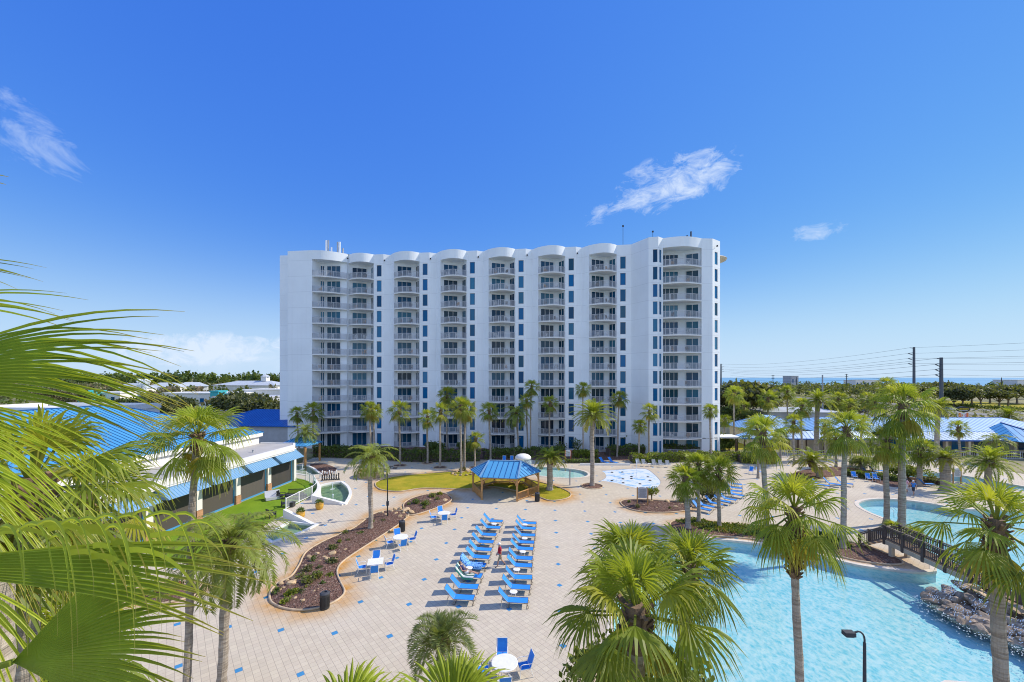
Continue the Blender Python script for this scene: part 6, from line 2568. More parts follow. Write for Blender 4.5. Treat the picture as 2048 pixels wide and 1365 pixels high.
# signboards
def notice(x, y, wd, z0, z1, label, rz=0.0, top=None, framem='wood_new'):
    t = thing('notice_board', (x, y, 0), label, 'sign', rz)
    for sx in (-wd / 2 - .04, wd / 2 + .04):
        g = MB()
        g.box((sx, 0, z1 * .5), (.11, .11, z1))
        g.build('post', MAT[framem], t)
    g = MB()
    n = 8
    pts = [(-wd / 2, z0), (wd / 2, z0)] + [(wd / 2 * cos(pi * i / n), z1 - .12 + .14 * sin(pi * i / n)) for i in range(n + 1)]
    vs = [(a, -.03, b) for a, b in pts] + [(a, .03, b) for a, b in pts]
    m_ = len(pts)
    g.add(vs, [tuple(range(m_)), tuple(range(2 * m_ - 1, m_ - 1, -1))] + [(i, i + m_, (i + 1) % m_ + m_, (i + 1) % m_) for i in range(m_)])
    pn = g.build('panel', MAT[top or 'sign_panel'], t)
    g = MB()
    rnd = random.Random(int(wd * 100))
    zz = z1 - .22
    while zz > z0 + .1:
        g.box((rnd.uniform(-.04, .04), -.034, zz), (wd * rnd.uniform(.55, .82), .004, .022))
        zz -= .075
    g.build('lettering', MAT['cloth_dark'], pn)
    return t


p = G(1285, 1013.5)
notice(p[0], p[1], 1.0, .90, 2.05, 'grey arched rules board on wooden posts in the sign bed', -.15)
p = G(1136, 922)
notice(p[0], p[1], .85, .75, 1.75, 'small white board with orange frame in front of the shaded hedge', 0, 'plastic_white', 'sign_orange')
p = G(1914, 968)
notice(p[0], p[1], 1.05, .9, 2.0, 'pale rules board in wooden frame at the lap pool', .1, 'plastic_white')

# mushroom fountain and jets
p = G(1046, 940)
t = thing('mushroom_fountain', (p[0], p[1], -.2), 'white mushroom fountain pouring water into the wading pool', 'fountain')
g = MB()
g.lathe((0, 0, 0), [(.22, 0), (.17, .1), (.16, 1.9), (.25, 2.0)], 14)
g.build('stem', MAT['plastic_white'], t, smooth=True)
g = MB()
g.lathe((0, 0, 1.9), [(1.15, -.05), (1.22, .05), (1.18, .25), (.95, .48), (.55, .64), (.05, .70)], 28)
g.build('cap', MAT['plastic_white'], t, smooth=True)
g = MB()
rnd = random.Random(2)
for i in range(700):
    a = rnd.uniform(0, 2 * pi)
    z_ = rnd.uniform(.25, 1.85)
    r_ = 1.2 + rnd.uniform(-.04, .06)
    g.bar((r_ * cos(a), r_ * sin(a), z_), (r_ * cos(a), r_ * sin(a), z_ - rnd.uniform(.08, .25)), .022)
s_ = g.build('water_curtain', MAT['water_spray'], t)
s_['kind'] = 'stuff'


def jet(x, y, h, z, name_label, seed, spread=.12):
    rnd = random.Random(seed)
    g = MB()
    for i in range(150):
        f = rnd.random()
        r_ = spread * (.15 + f) * rnd.random()
        a = rnd.uniform(0, 2 * pi)
        z_ = h * (1 - (1 - f) ** 2)
        g.bar((r_ * cos(a), r_ * sin(a), z_), (r_ * cos(a), r_ * sin(a), z_ + rnd.uniform(.03, .12)), .022)
    for i in range(60):
        r_ = spread * 4 * sqrt(rnd.random())
        a = rnd.uniform(0, 2 * pi)
        g.box((r_ * cos(a), r_ * sin(a), .02), (.06, .03, .02), a)
    tag(g.build('water_jet', MAT['water_spray']), name_label, 'water jet', 'fountain jets').location = (x, y, z)


p = G(1273, 955)
jet(p[0], p[1], 2.3, -.03, 'tall water jet rising from the splash pad', 1)
p = G(665, 978)
jet(p[0], p[1], .8, -.06, 'small jet at the far side of the round pond', 2, .07)
p = G(666, 1000)
jet(p[0], p[1], .6, -.06, 'small jet at the near side of the round pond', 3, .07)
p = G(605, 938)
jet(p[0], p[1], .6, -.06, 'small jet in the shaded pond by the restaurant corner', 4, .07)
# black nozzles on the splash pad
for i, (x_, y_) in enumerate(((1224, 945), (1244.5, 944.5), (1263, 953.5), (1296, 954), (1246, 958), (1263, 957.5), (1224, 961.5), (1246.5, 966), (1280, 968), (1300, 961))):
    p = G(x_, y_)
    g = MB()
    g.lathe((0, 0, 0), [(.2, 0), (.2, .03), (.08, .09), (.02, .1)], 12)
    tag(g.build('spray_nozzle', MAT['dark_metal']), 'dark spray nozzle set in the splash pad floor', 'nozzle', 'nozzles in the splash pad').location = (p[0], p[1], -.03)

# pool steps handrails
for (x_, y_, lab) in ((1785, 1033, 'steel pool handrail at the far pool steps'),):
    p = G(x_, y_)
    t = thing('pool_handrail', (p[0], p[1], 0), lab, 'handrail')
    for dy_ in (0, .6):
        g = MB()
        g.tube([(-.3, dy_, 0), (-.3, dy_, .85), (0, dy_, .92), (.7, dy_, .35), (.7, dy_, -.4)], .025, 8)
        g.build('rail', MAT['rail_grey'], t)

# ------------------------------------------------------------------ people
DG = None


def figure(joints, bones, loc, rz, label, matmap, extras=()):
    """one continuous body grown over a skeleton; clothing regions follow the nearest bone"""
    names_ = list(joints)
    idx = {n_: i for i, n_ in enumerate(names_)}
    me = bpy.data.meshes.new('person')
    me.from_pydata([joints[n_][:3] for n_ in names_], [(idx[a], idx[b]) for a, b, _ in bones], [])
    ob = bpy.data.objects.new('person', me)
    COL.objects.link(ob)
    sk = ob.modifiers.new('skin', 'SKIN')
    sk.use_smooth_shade = True
    for i, n_ in enumerate(names_):
        sv = me.skin_vertices[0].data[i]
        r_ = joints[n_][3]
        sv.radius = r_ if isinstance(r_, tuple) else (r_, r_)
        sv.use_root = (n_ == 'pelvis')
    ss = ob.modifiers.new('sub', 'SUBSURF')
    ss.levels = ss.render_levels = 1
    dg = bpy.context.evaluated_depsgraph_get()
    dg.update()
    nm_ = bpy.data.meshes.new_from_object(ob.evaluated_get(dg))
    bpy.data.objects.remove(ob)
    keys = []
    for _, _, mk in bones:
        if mk not in keys:
            keys.append(mk)
    nm_.materials.clear()
    for mk in keys:
        nm_.materials.append(MAT[matmap[mk]])
    segs = [(Vector(joints[a][:3]), Vector(joints[b][:3]), keys.index(mk)) for a, b, mk in bones]
    for f in nm_.polygons:
        best, bi_ = 1e9, 0
        for a, b, kx in segs:
            d = b - a
            t_ = max(0, min(1, (f.center - a).dot(d) / max(d.length_squared, 1e-9)))
            e = (f.center - a - d * t_).length
            if e < best:
                best, bi_ = e, kx
        f.material_index = bi_
        f.use_smooth = True
    nm_.name = 'person'
    o = bpy.data.objects.new('person', nm_)
    o.location = loc
    o.rotation_euler = (0, 0, rz)
    COL.objects.link(o)
    tag(o, label, 'person')
    for nm2, mb_, m_ in extras:
        mb_.build(nm2, MAT[m_], o, smooth=True)
    return o


def fingers(J, B, wrist, hand, fwd, lat, tagk):
    """palm plus four fingers and a thumb"""
    w_, h_ = Vector(J[wrist][:3]), Vector(J[hand][:3])
    d = (h_ - w_).normalized()
    fwd, lat = Vector(fwd), Vector(lat)
    for i, (o_, l_) in enumerate(((-.03, .062), (-.01, .075), (.01, .07), (.03, .055))):
        a = h_ + fwd * o_ + d * .02
        b = a + d * l_ * .6 + lat * .01
        c = b + d * l_ * .45 + lat * .022
        J['%s_f%da' % (hand, i)] = (*a, .0095)
        J['%s_f%db' % (hand, i)] = (*b, .0085)
        J['%s_f%dc' % (hand, i)] = (*c, .007)
        B += [(hand, '%s_f%da' % (hand, i), tagk), ('%s_f%da' % (hand, i), '%s_f%db' % (hand, i), tagk), ('%s_f%db' % (hand, i), '%s_f%dc' % (hand, i), tagk)]
    m_ = w_.lerp(h_, .55)
    a = m_ + fwd * .04
    b = a + fwd * .025 + d * .04
    J[hand + '_ta'] = (*a, .011)
    J[hand + '_tb'] = (*b, .009)
    B += [(wrist, hand + '_ta', tagk), (hand + '_ta', hand + '_tb', tagk)]


def standing(stride, armsw, sleeve='skin', build_=1.0, fem=False):
    J = {'pelvis': (0, 0, .93, (.135 * build_, .15 * build_)), 'waist': (.01, 0, 1.06, (.125 * build_, .15 * build_)), 'chest': (.02, 0, 1.28, (.125 * build_, .17 * build_)), 'collar': (.0, 0, 1.44, (.07, .10)),
         'neck': (.03, 0, 1.51, .053), 'jaw': (.065, 0, 1.575, (.066, .064)), 'skull': (.045, 0, 1.655, (.088, .074)), 'crown': (.035, 0, 1.71, (.06, .052)), 'nose': (.165, 0, 1.605, .014),
         'ear_l': (.03, .082, 1.61, .018), 'ear_r': (.03, -.082, 1.61, .018)}
    B = [('pelvis', 'waist', 'top'), ('waist', 'chest', 'top'), ('chest', 'collar', 'top'), ('collar', 'neck', 'skin'), ('neck', 'jaw', 'skin'), ('jaw', 'skull', 'skin'), ('skull', 'crown', 'hair'), ('jaw', 'nose', 'skin'), ('skull', 'ear_l', 'skin'), ('skull', 'ear_r', 'skin')]
    for s_, k_, st in (('l', 1, stride), ('r', -1, -stride)):
        J['hip_' + s_] = (0, .085 * k_, .86, .095)
        J['thigh_' + s_] = (st * .18, .092 * k_, .66, .082)
        J['knee_' + s_] = (st * .30 + .03, .096 * k_, .49, .056)
        if st >= 0:
            J['shin_' + s_] = (st * .42, .096 * k_, .30, .052)
            J['ankle_' + s_] = (st * .52, .096 * k_, .085, .036)
            J['toe_' + s_] = (st * .52 + .17, .105 * k_, .032, .034)
        else:
            J['shin_' + s_] = (st * .62, .096 * k_, .32, .052)
            J['ankle_' + s_] = (st * 1.0, .096 * k_, .15, .036)
            J['toe_' + s_] = (st * 1.0 + .14, .105 * k_, .035, .034)
        B += [('pelvis', 'hip_' + s_, 'bottom'), ('hip_' + s_, 'thigh_' + s_, 'bottom'), ('thigh_' + s_, 'knee_' + s_, 'bottom'), ('knee_' + s_, 'shin_' + s_, 'skin'), ('shin_' + s_, 'ankle_' + s_, 'skin'), ('ankle_' + s_, 'toe_' + s_, 'shoe')]
        sw = -armsw * (1 if st >= 0 else -1)
        J['shoulder_' + s_] = (0.0, .175 * k_, 1.40, .062)
        J['arm_' + s_] = (sw * .12 - .01, .225 * k_, 1.25, .050)
        J['elbow_' + s_] = (sw * .25 - .02, .245 * k_, 1.11, .041)
        J['fore_' + s_] = (sw * .4 + .03, .25 * k_, .98, .036)
        J['wrist_' + s_] = (sw * .5 + .06, .25 * k_, .87, .026)
        J['hand_' + s_] = (sw * .55 + .075, .25 * k_, .80, (.036, .022))
        B += [('collar', 'shoulder_' + s_, 'top'), ('shoulder_' + s_, 'arm_' + s_, 'top'), ('arm_' + s_, 'elbow_' + s_, 'skin'), ('elbow_' + s_, 'fore_' + s_, 'skin'), ('fore_' + s_, 'wrist_' + s_, 'skin'), ('wrist_' + s_, 'hand_' + s_, 'skin')]
        fingers(J, B, 'wrist_' + s_, 'hand_' + s_, (1, 0, 0), (0, -k_, 0), 'skin')
    return J, B


def cap_mb(brim=True):
    g = MB()
    g.lathe((.045, 0, 1.645), [(.102, 0), (.104, .035), (.09, .08), (.05, .108), (.01, .115)], 16)
    if brim:
        g.add([(.10, -.085, 1.655), (.24, -.06, 1.64), (.265, 0, 1.64), (.24, .06, 1.64), (.10, .085, 1.655), (.10, -.085, 1.667), (.24, -.06, 1.65), (.265, 0, 1.65), (.24, .06, 1.65), (.10, .085, 1.667)],
              ((4, 3, 2, 1, 0), (5, 6, 7, 8, 9), (0, 1, 6, 5), (1, 2, 7, 6), (2, 3, 8, 7), (3, 4, 9, 8)))
    return g


J, B = standing(.42, .2)
p = G(1000, 1134)
figure(J, B, (p[0], p[1], 0), radians(192), 'man in a red shirt, khaki shorts and white cap walking between the lounger rows',
       {'top': 'shirt_red', 'bottom': 'khaki', 'skin': 'skin', 'hair': 'cloth_white', 'shoe': 'cloth_dark'}, [('cap', cap_mb(), 'cloth_white')])
J, B = standing(.36, .25, build_=1.08)
p = G(1827, 991)
figure(J, B, (p[0], p[1], 0), radians(200), 'man in a blue shirt, dark shorts and pale cap walking on the far deck',
       {'top': 'shirt_blue', 'bottom': 'cloth_dark', 'skin': 'skin', 'hair': 'cloth_white', 'shoe': 'cloth_dark'}, [('cap', cap_mb(), 'cloth_white')])
J, B = standing(.2, .15, build_=.9, fem=True)
p = G(1813.5, 986)
hm = MB()
hm.lathe((.03, 0, 1.60), [(.09, -.10), (.105, 0), (.10, .07), (.06, .12), (.01, .13)], 14)
figure(J, B, (p[0], p[1], 0), radians(170), 'dark haired woman in a pink and white top walking beside the man in blue',
       {'top': 'shirt_pink', 'bottom': 'cloth_white', 'skin': 'skin', 'hair': 'cloth_dark', 'shoe': 'cloth_dark'}, [('hair', hm, 'cloth_dark')])
# reclining woman, in the lounger's own frame (foot end at x = 0, head at -x)
J = {'pelvis': (-1.17, 0, .50, (.13, .16)), 'waist': (-1.29, 0, .63, (.11, .14)), 'chest': (-1.42, 0, .80, (.115, .155)), 'collar': (-1.52, 0, .94, (.07, .10)), 'neck': (-1.535, 0, 1.01, .05),
     'jaw': (-1.53, 0, 1.085, (.06, .062)), 'skull': (-1.565, 0, 1.15, (.085, .075)), 'crown': (-1.59, 0, 1.20, .055), 'nose': (-1.435, 0, 1.12, .013)}
B = [('pelvis', 'waist', 'top'), ('waist', 'chest', 'top'), ('chest', 'collar', 'top'), ('collar', 'neck', 'skin'), ('neck', 'jaw', 'skin'), ('jaw', 'skull', 'skin'), ('skull', 'crown', 'hair'), ('jaw', 'nose', 'skin')]
for s_, k_, up_ in (('l', 1, .0), ('r', -1, .05)):
    J['hip_' + s_] = (-1.10, .09 * k_, .49, .092)
    J['thigh_' + s_] = (-.92, .10 * k_, .50 + up_, .08)
    J['knee_' + s_] = (-.70, .10 * k_, .52 + up_ * 2, .055)
    J['shin_' + s_] = (-.48, .09 * k_, .48 + up_, .050)
    J['ankle_' + s_] = (-.24, .08 * k_, .45, .035)
    J['toe_' + s_] = (-.17, .09 * k_, .58, .03)
    B += [('pelvis', 'hip_' + s_, 'bottom'), ('hip_' + s_, 'thigh_' + s_, 'bottom'), ('thigh_' + s_, 'knee_' + s_, 'skin'), ('knee_' + s_, 'shin_' + s_, 'skin'), ('shin_' + s_, 'ankle_' + s_, 'skin'), ('ankle_' + s_, 'toe_' + s_, 'skin')]
    J['shoulder_' + s_] = (-1.50, .165 * k_, .90, .055)
    J['arm_' + s_] = (-1.43, .225 * k_, .80, .045)
    J['elbow_' + s_] = (-1.34, .25 * k_, .68, .038)
    J['fore_' + s_] = (-1.22, .20 * k_, .68, .033)
    J['wrist_' + s_] = (-1.10, .13 * k_, .69, .025)
    J['hand_' + s_] = (-1.04, .09 * k_, .69, (.034, .022))
    B += [('collar', 'shoulder_' + s_, 'top'), ('shoulder_' + s_, 'arm_' + s_, 'skin'), ('arm_' + s_, 'elbow_' + s_, 'skin'), ('elbow_' + s_, 'fore_' + s_, 'skin'), ('fore_' + s_, 'wrist_' + s_, 'skin'), ('wrist_' + s_, 'hand_' + s_, 'skin')]
    fingers(J, B, 'wrist_' + s_, 'hand_' + s_, (.3, .6 * -k_, .3), (0, 0, -1), 'skin')
hm = MB()
hm.lathe((-1.585, 0, 1.10), [(.07, -.09), (.088, 0), (.088, .06), (.05, .115), (.01, .12)], 14)
figure(J, B, (LL[7].location.x, LL[7].location.y, .01), LL[7].rotation_euler[2], 'woman in a navy top lying on the green striped towel',
       {'top': 'shirt_navy', 'bottom': 'cloth_white', 'skin': 'skin', 'hair': 'hair_brown'}, [('hair', hm, 'hair_brown')])
# ------------------------------------------------------------------ hedges, shrubs, trees
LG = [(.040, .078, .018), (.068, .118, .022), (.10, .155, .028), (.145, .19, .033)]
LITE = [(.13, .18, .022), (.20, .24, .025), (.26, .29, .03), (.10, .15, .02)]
OLIVE = [(.045, .06, .028), (.07, .088, .038), (.10, .115, .05), (.13, .135, .06)]
PINE = [(.030, .062, .016), (.042, .085, .02), (.06, .105, .024)]
BROWN = [(.15, .115, .07), (.19, .15, .09), (.12, .11, .06)]


def leaf_quad(mb, p, size, rnd, pal, up_bias=.3):
    d = Vector((rnd.gauss(0, 1), rnd.gauss(0, 1), rnd.gauss(0, 1) + up_bias)).normalized()
    s_ = d.cross(Vector((rnd.gauss(0, 1), rnd.gauss(0, 1), rnd.gauss(0, 1)))).normalized()
    a = size * rnd.uniform(.6, 1.4)
    c = lerp3(pal[rnd.randrange(len(pal))], pal[rnd.randrange(len(pal))], rnd.random())
    p = Vector(p)
    mb.add((p, p + d * a * .5 + s_ * a * .38, p + d * a, p + d * a * .5 - s_ * a * .38), ((0, 1, 2, 3),), c)


def hedge(pts, wd, ht, label, pal, n=3200, size=.22, seed=0, round_=.35):
    """clipped hedge: leaves crowd its faces, over a twiggy core"""
    rnd = random.Random(seed)
    t = thing('hedge', (pts[0][0], pts[0][1], 0), label, 'hedge')
    core = MB()
    for a, b in zip(pts, pts[1:]):
        core.bar((*a, ht * .42), (*b, ht * .42), wd * .72, ht * .80)
    core.build('branches', MAT['wood_dark'], t, world=True)
    seg = []
    tot_ = 0
    for a, b in zip(pts, pts[1:]):
        L = sqrt((b[0] - a[0]) ** 2 + (b[1] - a[1]) ** 2)
        seg.append((a, b, L))
        tot_ += L
    g = MB()
    for i in range(n):
        s_ = rnd.uniform(0, tot_)
        for a, b, L in seg:
            if s_ <= L:
                break
            s_ -= L
        f = min(1, s_ / L)
        dx_, dy_ = (b[0] - a[0]) / L, (b[1] - a[1]) / L
        u_ = rnd.uniform(-1, 1)
        ang = rnd.uniform(0, pi)
        e = .5
        cy, cz = abs(cos(ang)) ** e * (1 if cos(ang) > 0 else -1), sin(ang) ** e
        k_ = rnd.uniform(.84, 1.06)
        wob = 1 + .10 * sin(s_ * 2.1 + seed) + .07 * sin(s_ * 5.3)
        x_ = a[0] + dx_ * L * f - dy_ * cy * wd / 2 * k_
        y_ = a[1] + dy_ * L * f + dx_ * cy * wd / 2 * k_
        z_ = max(.03, cz * ht * k_ * wob * (1 if rnd.random() < .75 else rnd.random()))
        leaf_quad(g, (x_, y_, z_), size, rnd, pal)
    g.build('foliage', MAT['leaf'], t, world=True)
    return t


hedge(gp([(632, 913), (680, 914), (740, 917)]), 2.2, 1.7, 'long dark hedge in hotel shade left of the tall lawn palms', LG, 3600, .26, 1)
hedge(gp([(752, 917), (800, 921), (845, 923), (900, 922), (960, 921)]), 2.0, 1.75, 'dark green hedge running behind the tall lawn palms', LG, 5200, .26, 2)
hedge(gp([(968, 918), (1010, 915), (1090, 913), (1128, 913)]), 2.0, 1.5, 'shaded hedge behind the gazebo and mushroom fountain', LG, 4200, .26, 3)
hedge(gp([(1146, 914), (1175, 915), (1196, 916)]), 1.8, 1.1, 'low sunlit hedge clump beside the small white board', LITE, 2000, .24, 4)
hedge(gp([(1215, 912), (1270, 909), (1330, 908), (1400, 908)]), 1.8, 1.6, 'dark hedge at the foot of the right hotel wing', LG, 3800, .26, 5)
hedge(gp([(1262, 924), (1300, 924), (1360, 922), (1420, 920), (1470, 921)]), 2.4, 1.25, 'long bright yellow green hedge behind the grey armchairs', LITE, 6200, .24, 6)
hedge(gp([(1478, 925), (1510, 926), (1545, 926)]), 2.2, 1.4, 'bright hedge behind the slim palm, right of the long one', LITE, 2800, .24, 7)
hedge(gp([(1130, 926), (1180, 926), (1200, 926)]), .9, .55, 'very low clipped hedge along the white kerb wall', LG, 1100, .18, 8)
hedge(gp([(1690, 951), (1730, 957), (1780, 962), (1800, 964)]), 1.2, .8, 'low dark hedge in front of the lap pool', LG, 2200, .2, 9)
hedge(gp([(1850, 967), (1868, 969), (1880, 968)]), 1.4, .8, 'low brownish hedge at the corner of the lap pool', BROWN + OLIVE, 1000, .18, 10)
t = thing('kerb_wall', (*G(1180, 932)[:2], 0), 'low white kerb wall behind the two blue loungers', 'wall')
g = MB()
a, b = G(1160, 931), G(1260, 931)
g.bar((a[0], a[1], .16), (b[0], b[1], .16), .2, .32)
g.build('wall', MAT['fascia_white'], t, world=True)


def bush(x, y, r, h, label, pal, n=900, size=.2, seed=0, trunk=0.0, cat='shrub', name='shrub', group=None):
    rnd = random.Random(seed)
    t = thing(name, (x, y, 0), label, cat, 0, group)
    st = MB()
    for i in range(5):
        a = rnd.uniform(0, 2 * pi)
        st.tube([(0, 0, 0), (.1 * cos(a), .1 * sin(a), trunk + h * .2), (r * .6 * cos(a), r * .6 * sin(a), trunk + h * .7)], [.05 + .02 * h, .04, .015], 5)
    st.build('stem', MAT['bark'], t)
    g = MB()
    lumps = [(rnd.uniform(-.45, .45) * r, rnd.uniform(-.45, .45) * r, trunk + h * rnd.uniform(.35, .75), r * rnd.uniform(.45, .7)) for _ in range(7)]
    for i in range(n):
        lx, ly, lz, lr = lumps[rnd.randrange(7)]
        d = Vector((rnd.gauss(0, 1), rnd.gauss(0, 1), rnd.gauss(0, 1))).normalized()
        k_ = lr * rnd.uniform(.6, 1.05)
        leaf_quad(g, (lx + d.x * k_, ly + d.y * k_, max(.02, lz + d.z * k_ * h / max(r, .3) * .55)), size, rnd, pal)
    g.build('foliage', MAT['leaf'], t)
    return t


def bpx(px, py, r, h, *a, **kw):
    p = G(px, py)
    return bush(p[0], p[1], r, h, *a, **kw)


bpx(1247, 900, 2.0, 2.6, 'rounded dark clipped tree before the hotel, right of the big date palm', LG, 1700, .3, 1, trunk=1.4)
bpx(1445, 902, 3.2, 2.9, 'big dome shaped dark shrub at the right hotel corner', LG, 3200, .3, 2)
bpx(1304, 1005, .85, 1.0, 'small green tree with forked stem beside the rules board', LG + LITE, 700, .16, 3, trunk=.6)
bpx(1420, 1003, 1.9, 2.4, 'loose pinkish green shrub behind the leaning cabbage palms', OLIVE + [(.24, .20, .12)], 1500, .24, 4)
bpx(1815, 958, 2.2, 1.9, 'round green shrub at the left end of the lap pool', LG + LITE, 2200, .24, 5)
bpx(1718, 934, 1.6, 1.5, 'dense shrub before the pool house fence', LG, 1100, .22, 6)
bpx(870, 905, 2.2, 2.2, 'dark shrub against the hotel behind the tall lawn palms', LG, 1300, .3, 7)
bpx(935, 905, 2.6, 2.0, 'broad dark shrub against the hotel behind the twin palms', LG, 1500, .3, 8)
bpx(1155, 903, 1.4, 2.4, 'bare branched dark shrub against the hotel near the big date palm', LG, 260, .25, 9)
bpx(1122, 905, 1.3, 2.0, 'thin dark shrub on the ground floor patio', LG, 260, .25, 10)
bpx(925, 944, .55, .7, 'tan tuft of ornamental grass at the rock ring', BROWN, 400, .2, 11)
for i, (x_, y_, r_, h_, pal, lab) in enumerate(((618, 1170, .5, .6, BROWN + LITE, 'pale dry grass clump in the middle of the long mulch bed'), (634, 1160, .45, .6, LITE + BROWN, 'yellowish grass clump in the long mulch bed'), (587, 1192, .4, .45, LITE, 'bright yellow green shrub at the near end of the long mulch bed'),
                                                (664, 1102, .45, .5, LG + BROWN, 'dark tufted plant on the bend of the long mulch bed'), (615, 1145, .4, .5, OLIVE + BROWN, 'brownish low plant in the upper part of the long mulch bed'), (575, 1195, .2, .3, LITE, 'tiny yellow green plant by the kerb of the long mulch bed'),
                                                (833, 1010, .5, .6, LG, 'dark green plant at the left of the upper mulch bed'), (852, 1013, .5, .6, LG, 'dark green plant in the middle of the upper mulch bed'), (866, 997, .5, .7, LITE + BROWN, 'spiky pale plant on top of the upper mulch bed'), (880, 992, .35, .4, [(.45, .36, .03)] + LITE, 'yellow flowered plant in the upper mulch bed'),
                                                (664, 1128, .4, .4, OLIVE, 'olive plant at the inner bend of the long mulch bed'), (340, 1182, .9, .6, LG + [(.30, .10, .06)], 'reddish green low planting in the small left bed'), (300, 1190, .7, .5, LITE + LG, 'green low planting in the small left bed'))):
    bpx(x_, y_, r_, h_, lab, pal, 320, .13, 40 + i, group='plants in the mulch beds')
def garden_tree(x, y, r, z0, z1, label, pal, n, size, seed):
    rnd = random.Random(seed)
    t = thing('broadleaf_tree', (x, y, 0), label, 'tree')
    g = MB()
    for i in range(6):
        a = i * 1.05
        g.tube([(0, 0, 0), (.12 * cos(a), .12 * sin(a), z0 * .6), (r * .3 * cos(a), r * .3 * sin(a), z0), (r * .75 * cos(a), r * .75 * sin(a), z0 + (z1 - z0) * .75)], [.09, .07, .05, .015], 6)
    g.build('trunk', MAT['bark'], t)
    g = MB()
    for i in range(n):
        a = rnd.uniform(0, 2 * pi)
        q_ = sqrt(rnd.random())
        top_ = z1 - (z1 - z0) * .45 * q_ * q_ + .25 * sin(a * 5) + .2 * sin(a * 3 + q_ * 9)
        z_ = top_ - abs(rnd.gauss(0, .45))
        leaf_quad(g, (r * q_ * cos(a), r * q_ * sin(a), z_), size, rnd, pal, .9)
    g.build('crown', MAT['leaf'], t)


garden_tree(3.1, 9.9, 2.0, 5.0, 7.0, 'leafy green tree below the central foreground fan palm', LG + LITE, 2600, .17, 5)
SR = random.Random(17)
for i, (x_, y_) in enumerate(((552, 1190), (570, 1208), (600, 1190), (612, 1178), (645, 1172), (660, 1155), (640, 1140), (600, 1160), (625, 1125), (680, 1090), (700, 1085), (690, 1070), (720, 1070), (742, 1050), (765, 1045), (848, 1020), (875, 1003), (818, 1012), (1275, 1018), (1340, 1020), (1258, 1008))):
    bpx(x_, y_, SR.uniform(.16, .38), SR.uniform(.2, .5), 'small sparse plant poking through the bark mulch', [LG, LITE, OLIVE, BROWN + LITE][i % 4], 110, .12, 80 + i, group='small sparse plants in the mulch')
# ground cover on the pool bed
g = MB()
rnd = random.Random(31)
GC = spline(gp([(1350, 1045), (1385, 1041), (1440, 1049), (1500, 1054), (1560, 1058), (1640, 1069), (1690, 1084), (1700, 1098), (1650, 1098), (1560, 1084), (1500, 1074), (1445, 1068), (1400, 1060), (1372, 1050)]), 4)
xs, ys = [p_[0] for p_ in GC], [p_[1] for p_ in GC]
cnt = 0
while cnt < 7000:
    p_ = (rnd.uniform(min(xs), max(xs)), rnd.uniform(min(ys), max(ys)))
    if inside(p_, GC):
        z_ = .12 + .16 * (.5 + .5 * sin(p_[0] * 2.3 + p_[1] * 1.1)) * rnd.random()
        leaf_quad(g, (*p_, z_), .15, rnd, LG + [(.10, .17, .02), (.14, .20, .02)] + ([(.35, .16, .04)] if sin(p_[0] * 1.3 + 2) > .75 else []), .8)
        cnt += 1
tag(g.build('ground_cover', MAT['leaf']), kind='stuff')
# grass blades on the lawn
g = MB()
xs, ys = [p_[0] for p_ in LAWN], [p_[1] for p_ in LAWN]
cnt = 0
while cnt < 9000:
    p_ = (rnd.uniform(min(xs), max(xs)), rnd.uniform(min(ys), max(ys)))
    if inside(p_, LAWN):
        c = lerp3((.30, .27, .012), (.20, .20, .015), rnd.random())
        a = rnd.uniform(0, 6.28)
        g.add(((p_[0], p_[1], .03), (p_[0] + .05 * cos(a), p_[1] + .05 * sin(a), .03), (p_[0] + rnd.uniform(-.06, .06), p_[1] + rnd.uniform(-.06, .06), .11)), ((0, 1, 2),), c)
        cnt += 1
tag(g.build('lawn_grass', MAT['leaf']), kind='stuff')
# mulch chips scattered over the beds
g = MB()
for nm in ('long', 'upper', 'sign'):
    poly = BEDS[nm]
    xs, ys = [p_[0] for p_ in poly], [p_[1] for p_ in poly]
    cnt = 0
    while cnt < (3800 if nm == 'long' else 1500):
        p_ = (rnd.uniform(min(xs), max(xs)), rnd.uniform(min(ys), max(ys)))
        if inside(p_, poly):
            d_ = dist_poly(p_, poly)
            if d_ > .1:
                z_ = .012 + .16 * min(1, d_ / .9) + .02
                c = lerp3((.10, .055, .04), (.34, .25, .20), rnd.random() ** 1.6)
                a = rnd.uniform(0, 6.28)
                l_ = rnd.uniform(.04, .11)
                ux, uy = cos(a) * l_, sin(a) * l_
                g.add(((p_[0], p_[1], z_), (p_[0] + ux, p_[1] + uy, z_ + rnd.uniform(0, .04)), (p_[0] + ux - uy * .4, p_[1] + uy + ux * .4, z_ + .03), (p_[0] - uy * .4, p_[1] + ux * .4, z_ + rnd.uniform(0, .04))), ((0, 1, 2, 3),), c)
            cnt += 1
mm = mat('chips', tint=True, rough=.9, var=.2, scale=2)
tag(g.build('mulch_chips', mm), kind='stuff')


